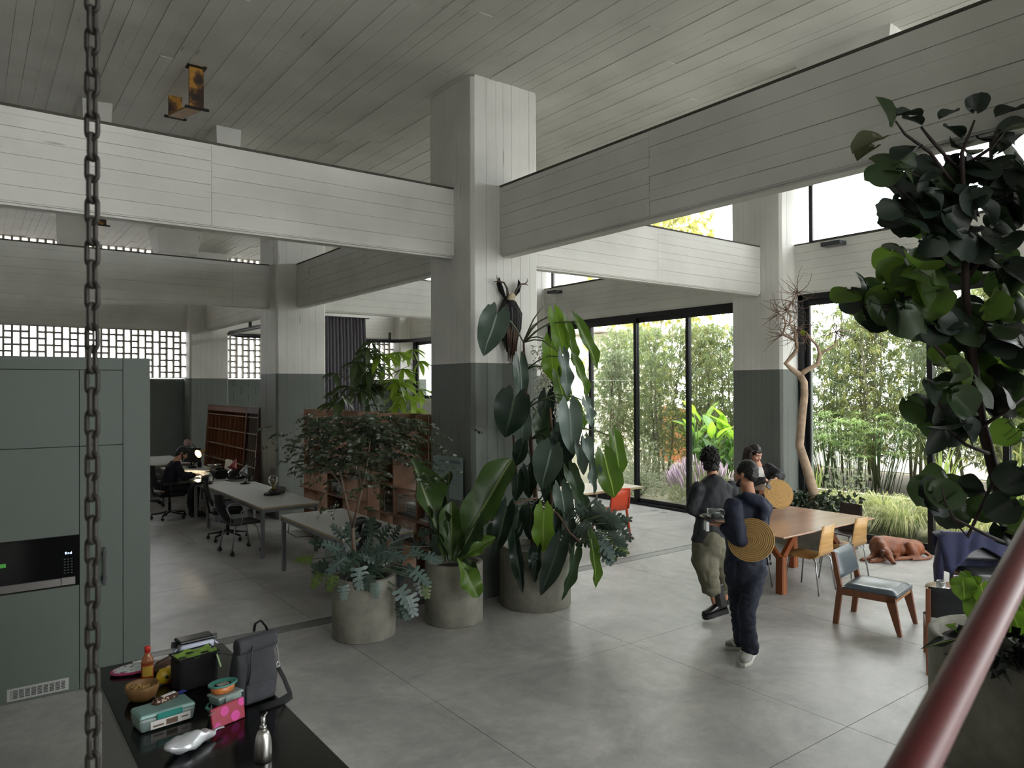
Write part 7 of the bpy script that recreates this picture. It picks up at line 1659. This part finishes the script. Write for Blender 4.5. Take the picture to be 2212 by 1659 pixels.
chain(jk, [sL, (sL+eL)/2, eL, (eL*.25+wL*.75)], [.08, .075, .07, .055]); chain(jk, [sR, (sR+eR)/2, eR, (eR*.25+wR*.75)], [.08, .07, .066, .055]); chain(jk, [J(1529, 1033, 7.6), J(1541, 1028, 7.55), J(1553, 1033, 7.6)], [.03, .03, .03])
fuse('jacket', jk, CHAR, t, .011, 5, (.013, (9, 9, 6), 5))
tr = MB(); cap(tr, J(1533, 1160, 7.6), J(1535, 1178, 7.6), .16, .16); chain(tr, [hL, J(1523, 1205, 7.6), kL, J(1535, 1262, 7.58), J(1537, 1270, 7.58)], [.13, .14, .125, .095, .09]); chain(tr, [hR, J(1556, 1210, 7.7), kR, J(1562, 1268, 7.85)], [.125, .12, .1, .075])
fuse('trousers', tr, KHA, t, .011, 4, (.014, (7, 7, 9), 9))
MB().tube([J(1536, 1266, 7.58), J(1537, 1279, 7.58)], [.1, .097], 20).build('turned_cuff', KHA, t); MB().tube([J(1562, 1266, 7.85), J(1563, 1278, 7.86)], [.08, .078], 18).build('turned_cuff', KHA, t)
BOOT = mat('black_patent_leather', '#0c0c0d', .2, spec=.6); BSOL = mat('chunky_black_rubber', '#141414', .7)
lu = (up+RG*.22).normalized(); hb = PX(1572, 1322, 7.6); tb = PX(1519, 1338, 7.55)
so, P = shoe(t, 'boot', hb, tb, BOOT, BSOL, .052, .095, .05, up=up, boot=.27, laces=mat('grey_lace', '#8b8b88', .6))
so, P = shoe(t, 'boot', PX(1590, 1302, 8.02)-up*.0, PX(1556, 1305, 7.95), BOOT, BSOL, .05, .095, .05, boot=.24)
hm = MB(); hm.ball(A(0, -.02, .04), (.082, .1, .088), 0, 20, 14, R); hm.ball(A(0, -.07, -.02), (.068, .045, .075), 0, 16, 10, R); fuse('hair', hm, HAIRD, t, .01, 2, (.012, (35, 35, 35), 4))
ch = MB(); curls(ch, A, R, .96, 230, 6, -.05, .06, .016, .02); ch.build('curls', HAIRD, t, kind='stuff'); face(A, R, t, .96)
# ---------------- woman behind the table
t = thing('person', 'woman with long dark wavy hair in a black jacket behind the table looking down', 'person', local=False)
J = lambda u, v, d=10.0: PX(u, v, d)
BJK = mat('black_jacket_cloth', '#14161a', .75, var=.1, vscale=9, bump=.15, bscale=100); WTP = mat('white_top_cloth', '#cfcdc9', .8)
body = MB(); hc = J(1631, 980, 9.95); hf = (-FG*.72+RG*.42-up*.42); A, R = head_shapes(body, hc, hf, up-RG*.05, .95)
chain(body, [J(1632, 990, 10.0), J(1638, 1008, 10.02)], [.048, .054]); loft(body, [(J(1641, 1013, 10.03), RG*.13, FG*.08), (J(1640, 1045, 10.03), RG*.125, FG*.085), (J(1640, 1085, 10.05), RG*.13, FG*.09), (J(1640, 1110, 10.05), RG*.15, FG*.1)])
sI, eI, wI = J(1660, 1010, 10.0), J(1686, 1027, 9.85), J(1676, 1034, 9.72); sO, eO, wO = J(1622, 1012, 9.95), J(1627, 1042, 9.8), J(1653, 1036, 9.72)
chain(body, [sI, eI, wI], [.042, .034, .024]); chain(body, [sO, eO, wO], [.042, .034, .024]); hand_shapes(body, wI+(wI-eI)*.05, -RG*.5-up*.8-FG*.1, FG*.6-RG*.3, .9, .35, thumb=-1); hand_shapes(body, wO, RG*.85-up*.5-FG*.05, FG*.3-up*.7, .9, .35)
hL, kL, aL = J(1628, 1115, 10.05), J(1628, 1180, 10.05), J(1628, 1212, 10.1); hR, kR, aR = J(1652, 1115, 10.1), J(1653, 1180, 10.1), J(1653, 1210, 10.15)
gz = lambda p: Vector((p.x, p.y, .06))
aL, aR = gz(hL), gz(hR); kL, kR = (hL+aL)/2, (hR+aR)/2
chain(body, [hL, kL, aL], [.08, .05, .035]); chain(body, [hR, kR, aR], [.08, .05, .035]); fuse('body', body, SKINP, t, .007, 4)
tw_ = MB(); loft(tw_, [(J(1638, 1008, 9.97), RG*.05, FG*.06), (J(1638, 1030, 9.95), RG*.09, FG*.08), (J(1640, 1058, 9.96), RG*.1, FG*.09)], 20); fuse('top', tw_, WTP, t, .011, 3, (.006, (12, 12, 8), 2))
for sgn, s, e, w in ((1, sI, eI, wI), (-1, sO, eO, wO)):
    jk = MB(); x0 = J(1642+sgn*13, 1012, 10.05)
    loft(jk, [(J(1640+sgn*9, 1006, 10.04), RG*.05, FG*.075), (J(1641+sgn*13, 1016, 10.04), RG*.085, FG*.11), (J(1641+sgn*14, 1045, 10.04), RG*.075, FG*.115), (J(1641+sgn*14, 1078, 10.05), RG*.085, FG*.12)], 20)
    chain(jk, [s, (s+e)/2, e, e*.22+w*.78], [.072, .068, .064, .052]); fuse('jacket', jk, BJK, t, .011, 4, (.01, (10, 10, 8), 4+sgn))
jk = MB(); loft(jk, [(J(1641, 1008, 10.12), RG*.12, FG*.05), (J(1641, 1078, 10.15), RG*.16, FG*.06)], 20); fuse('jacket_back', jk, BJK, t, .012, 3)
tr = MB(); cap(tr, J(1640, 1078, 10.05), J(1640, 1112, 10.07), .13, .15); chain(tr, [hL, kL, aL], [.1, .08, .08]); chain(tr, [hR, kR, aR], [.1, .08, .08]); fuse('trousers', tr, BJK, t, .012, 4)
for a in (aL, aR): shoe(t, 'shoe', Vector((a.x, a.y, 0))+FG*.07, Vector((a.x, a.y, 0))-FG*.17, BOOT, BSOL, .045, .09, .025)
hm = MB(); hm.ball(A(0, -.022, .042), (.08, .098, .09), 0, 20, 14, R); hm.ball(A(0, -.07, -.03), (.075, .05, .08), 0, 16, 10, R); fuse('hair', hm, HAIRB2, t, .008, 2, (.006, (30, 30, 30), 3))
wh = MB(); rn = random.Random(12)
for k in range(120):
    q = -1 if k % 2 else 1; x0 = q*rn.uniform(.02, .07); y0 = rn.uniform(-.09, .03); p0 = A(x0, y0, .115-abs(x0)*.5-.3*max(0, y0)); dn = rn.uniform(.2, .33); out = A(q*rn.uniform(.085, .115), y0-.015, 0)-A(0, 0, 0); ph = rn.uniform(0, 6)
    pts = [p0, A(0, 0, 0)+out+up*.03]
    for j in range(1, 6): pts.append(A(0, 0, 0)+out*(1+.04*j)-up*dn*j/5+RG*.012*math.sin(ph+j*1.8)+FG*.012*math.cos(ph+j*1.6)+(A(0, -.03, 0)-A(0, 0, 0))*(j/5))
    wh.tube(pts, [.006, .009, .010, .010, .009, .008, .003], 5)
wh.build('wavy_locks', HAIRB2, t, kind='stuff'); face(A, R, t, .95)
g = thing('phone', 'dark grey phone held by the woman over the woven disc', 'phone', J(1664, 1046, 9.66)); g.rotation_euler = (1.0, .75, YAW-PI/2); MB().box((0, 0, 0), (.075, .15, .009)).build('body', mat('phone_dark', '#3a3738', .35), g, bevel=.004)
disc('golden woven straw disc held up by the woman above the table', J(1682, 1067, 9.62), (-FG*.9+RG*.05+up*.3), .19)
# ---------------- man at the laptop
t = thing('person', 'dark-haired man in a dark navy jumper bent over a laptop at the desk', 'person', local=False)
DN = mat('dark_navy_jumper', '#10131d', .9, var=.15, vscale=10); fw = Vector((1, -.08, 0)).normalized(); sd = fw.cross(up)
sx_, sy_ = -1.53, 8.0; O = lambda f, s, z: Vector((sx_, sy_, 0))+fw*f+sd*s+up*z
body = MB(); hc = O(.2, 0, 1.21); hf = fw*.8-up*.55+sd*.1; A, R = head_shapes(body, hc, hf, up+fw*.3, .98)
chain(body, [O(.15, 0, 1.14), O(.08, 0, 1.06)], [.054, .06]); loft(body, [(O(.07, 0, 1.03), sd*.14, fw*.08), (O(.02, 0, .85), sd*.15, fw*.1), (O(-.05, 0, .6), sd*.15, fw*.1), (O(-.05, 0, .5), sd*.16, fw*.11)])
for q in (-1, 1):
    s, e, w = O(.08, q*.17, 1.0), O(.2, q*.23, .77), O(.42, q*.1, .79); chain(body, [s, e, w], [.046, .038, .027]); hand_shapes(body, w, fw*.95-sd*q*.2, -up, .95, .5, thumb=q)
    h, k, a = O(-.02, q*.1, .53), O(.42, q*.12, .52), O(.4, q*.12, .1); chain(body, [h, k, a], [.085, .06, .04])
fuse('body', body, SKIN, t, .0085, 4)
jk = MB(); loft(jk, [(O(.09, 0, 1.075), sd*.075, fw*.07), (O(.08, 0, 1.05), sd*.15, fw*.1), (O(.05, 0, .97), sd*.19, fw*.13), (O(.0, 0, .8), sd*.18, fw*.14), (O(-.05, 0, .6), sd*.18, fw*.14), (O(-.05, 0, .53), sd*.18, fw*.14)], 24)
for q in (-1, 1): s, e, w = O(.08, q*.17, 1.0), O(.2, q*.23, .77), O(.42, q*.1, .79); chain(jk, [s, e, e*.2+w*.8], [.08, .066, .048])
fuse('jumper', jk, DN, t, .012, 4, (.01, (9, 9, 7), 6))
tr = MB()
for q in (-1, 1): chain(tr, [O(-.02, q*.1, .53), O(.42, q*.12, .54), O(.4, q*.12, .12)], [.11, .085, .065])
fuse('trousers', tr, BLACKF, t, .012, 4)
for q in (-1, 1): shoe(t, 'shoe', O(.33, q*.12, 0), O(.6, q*.13, 0), BLACKP, BSOL, .048, .09, .025)
hm = MB(); hm.ball(A(0, -.02, .045), (.085, .103, .092), 0, 20, 14, R); hm.ball(A(0, -.07, -.02), (.074, .05, .085), 0, 16, 10, R); chain(hm, [A(-.05, .07, .1), A(.05, .07, .1)], [.03, .03]); fuse('hair', hm, HAIRD, t, .009, 3, (.008, (30, 30, 30), 5))
bd = MB(); chain(bd, [A(-.065, .02, -.03), A(-.045, .07, -.09), A(.0, .085, -.1), A(.045, .07, -.09), A(.065, .02, -.03)], [.016, .02, .022, .02, .016]); fuse('beard', bd, HAIRD, t, .008, 2); face(A, R, t, .98)
# ---------------- dog asleep by the glass
t = thing('dog', 'chestnut brown smooth-coated dog lying on the floor by the glass door, head on paws', 'dog', local=False)
o_ = PZ(1934, 1207); ax = (RG*.97+FG*.12).normalized(); ay = Vector((-ax.y, ax.x, 0)); D_ = lambda a, b, z: o_+ax*a+ay*b+up*z; Rd = Matrix((ax, ay, up)).transposed()
FUR = mat('chestnut_fur', '#6b3a22', .5, var=.18, vscale=5, bump=.2, bscale=90, col2='#8a5232', coord='Position'); mb = MB()
mb.ball(D_(-.04, .1, .15), (.24, .14, .15), 0, 22, 14, Rd); mb.ball(D_(-.2, .07, .16), (.13, .13, .155), 0, 20, 12, Rd); mb.ball(D_(.16, .1, .13), (.2, .13, .13), 0, 20, 12, Rd); mb.ball(D_(.33, .08, .12), (.15, .15, .125), 0, 20, 12, Rd)
loft(mb, [(D_(-.24, .1, .17), ay*.11, up*.13), (D_(-.1, .1, .17), ay*.12, up*.14), (D_(.1, .11, .145), ay*.11, up*.13), (D_(.3, .09, .13), ay*.11, up*.12)], 20)
mb.ball(D_(.24, -.04, .12), (.1, .07, .125), 0, 18, 12, Rd @ Matrix.Rotation(.35, 3, 'Y')); chain(mb, [D_(.18, -.05, .2), D_(.22, -.09, .1), D_(.27, -.1, .05)], [.05, .055, .04]); chain(mb, [D_(.27, -.1, .045), D_(.1, -.11, .035), D_(-.02, -.11, .028)], [.038, .03, .026]); mb.ball(D_(-.04, -.11, .025), (.045, .03, .025), 0, 12, 8, Rd)
chain(mb, [D_(.05, .0, .04), D_(-.02, -.05, .03)], [.03, .026])
chain(mb, [D_(-.27, .0, .15), D_(-.3, .02, .07), D_(-.4, -.04, .035), D_(-.5, -.06, .028)], [.075, .05, .034, .026]); mb.ball(D_(-.52, -.065, .026), (.045, .032, .026), 0, 12, 8, Rd)
chain(mb, [D_(-.2, -.08, .1), D_(-.22, -.1, .045), D_(-.34, -.15, .032), D_(-.44, -.17, .028)], [.06, .045, .032, .027]); mb.ball(D_(-.46, -.175, .026), (.045, .032, .026), 0, 12, 8, Rd)
chain(mb, [D_(-.2, .04, .22), D_(-.235, -.06, .19), D_(-.25, -.14, .15)], [.1, .08, .062]); hd = D_(-.255, -.19, .135)
fx = (-ay*.8-up*.62+ax*.16).normalized(); hu = (up-fx*up.dot(fx)).normalized(); hr = fx.cross(hu); Rh = Matrix((hr, fx, hu)).transposed(); H = lambda x, y, z: hd+Rh @ Vector((x, y, z))
mb.ball(hd, (.068, .078, .062), 0, 18, 12, Rh); loft(mb, [(H(0, .04, -.005), hr*.052, hu*.05), (H(0, .09, -.015), hr*.038, hu*.038), (H(0, .14, -.02), hr*.034, hu*.032), (H(0, .17, -.022), hr*.026, hu*.026)], 16)
for q in (-1, 1): mb.ball(H(q*.034, .05, .03), (.018, .02, .014), 0, 10, 8, Rh)
chain(mb, [D_(.44, .1, .1), D_(.5, .02, .05), D_(.49, -.07, .03), D_(.4, -.13, .024), D_(.25, -.155, .02), D_(.14, -.16, .016)], [.04, .032, .026, .022, .017, .01])
fuse('body', mb, FUR, t, .011, 7, (.004, (10, 10, 10), 3))
for q in (-1, 1):
    e = MB(); e.tube([H(q*.055, -.02, .035), H(q*.082, -.01, .02), H(q*.088, .02, -.02), H(q*.08, .045, -.06)], [.022, .036, .036, .012], 10, flat=.3); e.build('ear', mat('ear_fur_dark', '#55301f', .55), t)
    e = MB(); e.ball(H(q*.036, .062, .034), (.01, .008, .006), 0, 8, 6, Rh); e.build('eye', EYED, t)
MB().ball(H(0, .182, -.008), (.017, .012, .013), 0, 10, 8, Rh).build('nose', mat('dog_nose', '#1a1413', .35), t)
pw = MB()
for c in ((-.055, -.11), (-.535, -.065), (-.475, -.175)):
    for k in (-1, 0, 1): pw.ball(D_(c[0]-.02, c[1]+.016*k, .016), (.018, .009, .014), 0, 8, 6, Rd)
pw.build('toes', FUR, t, kind='stuff')
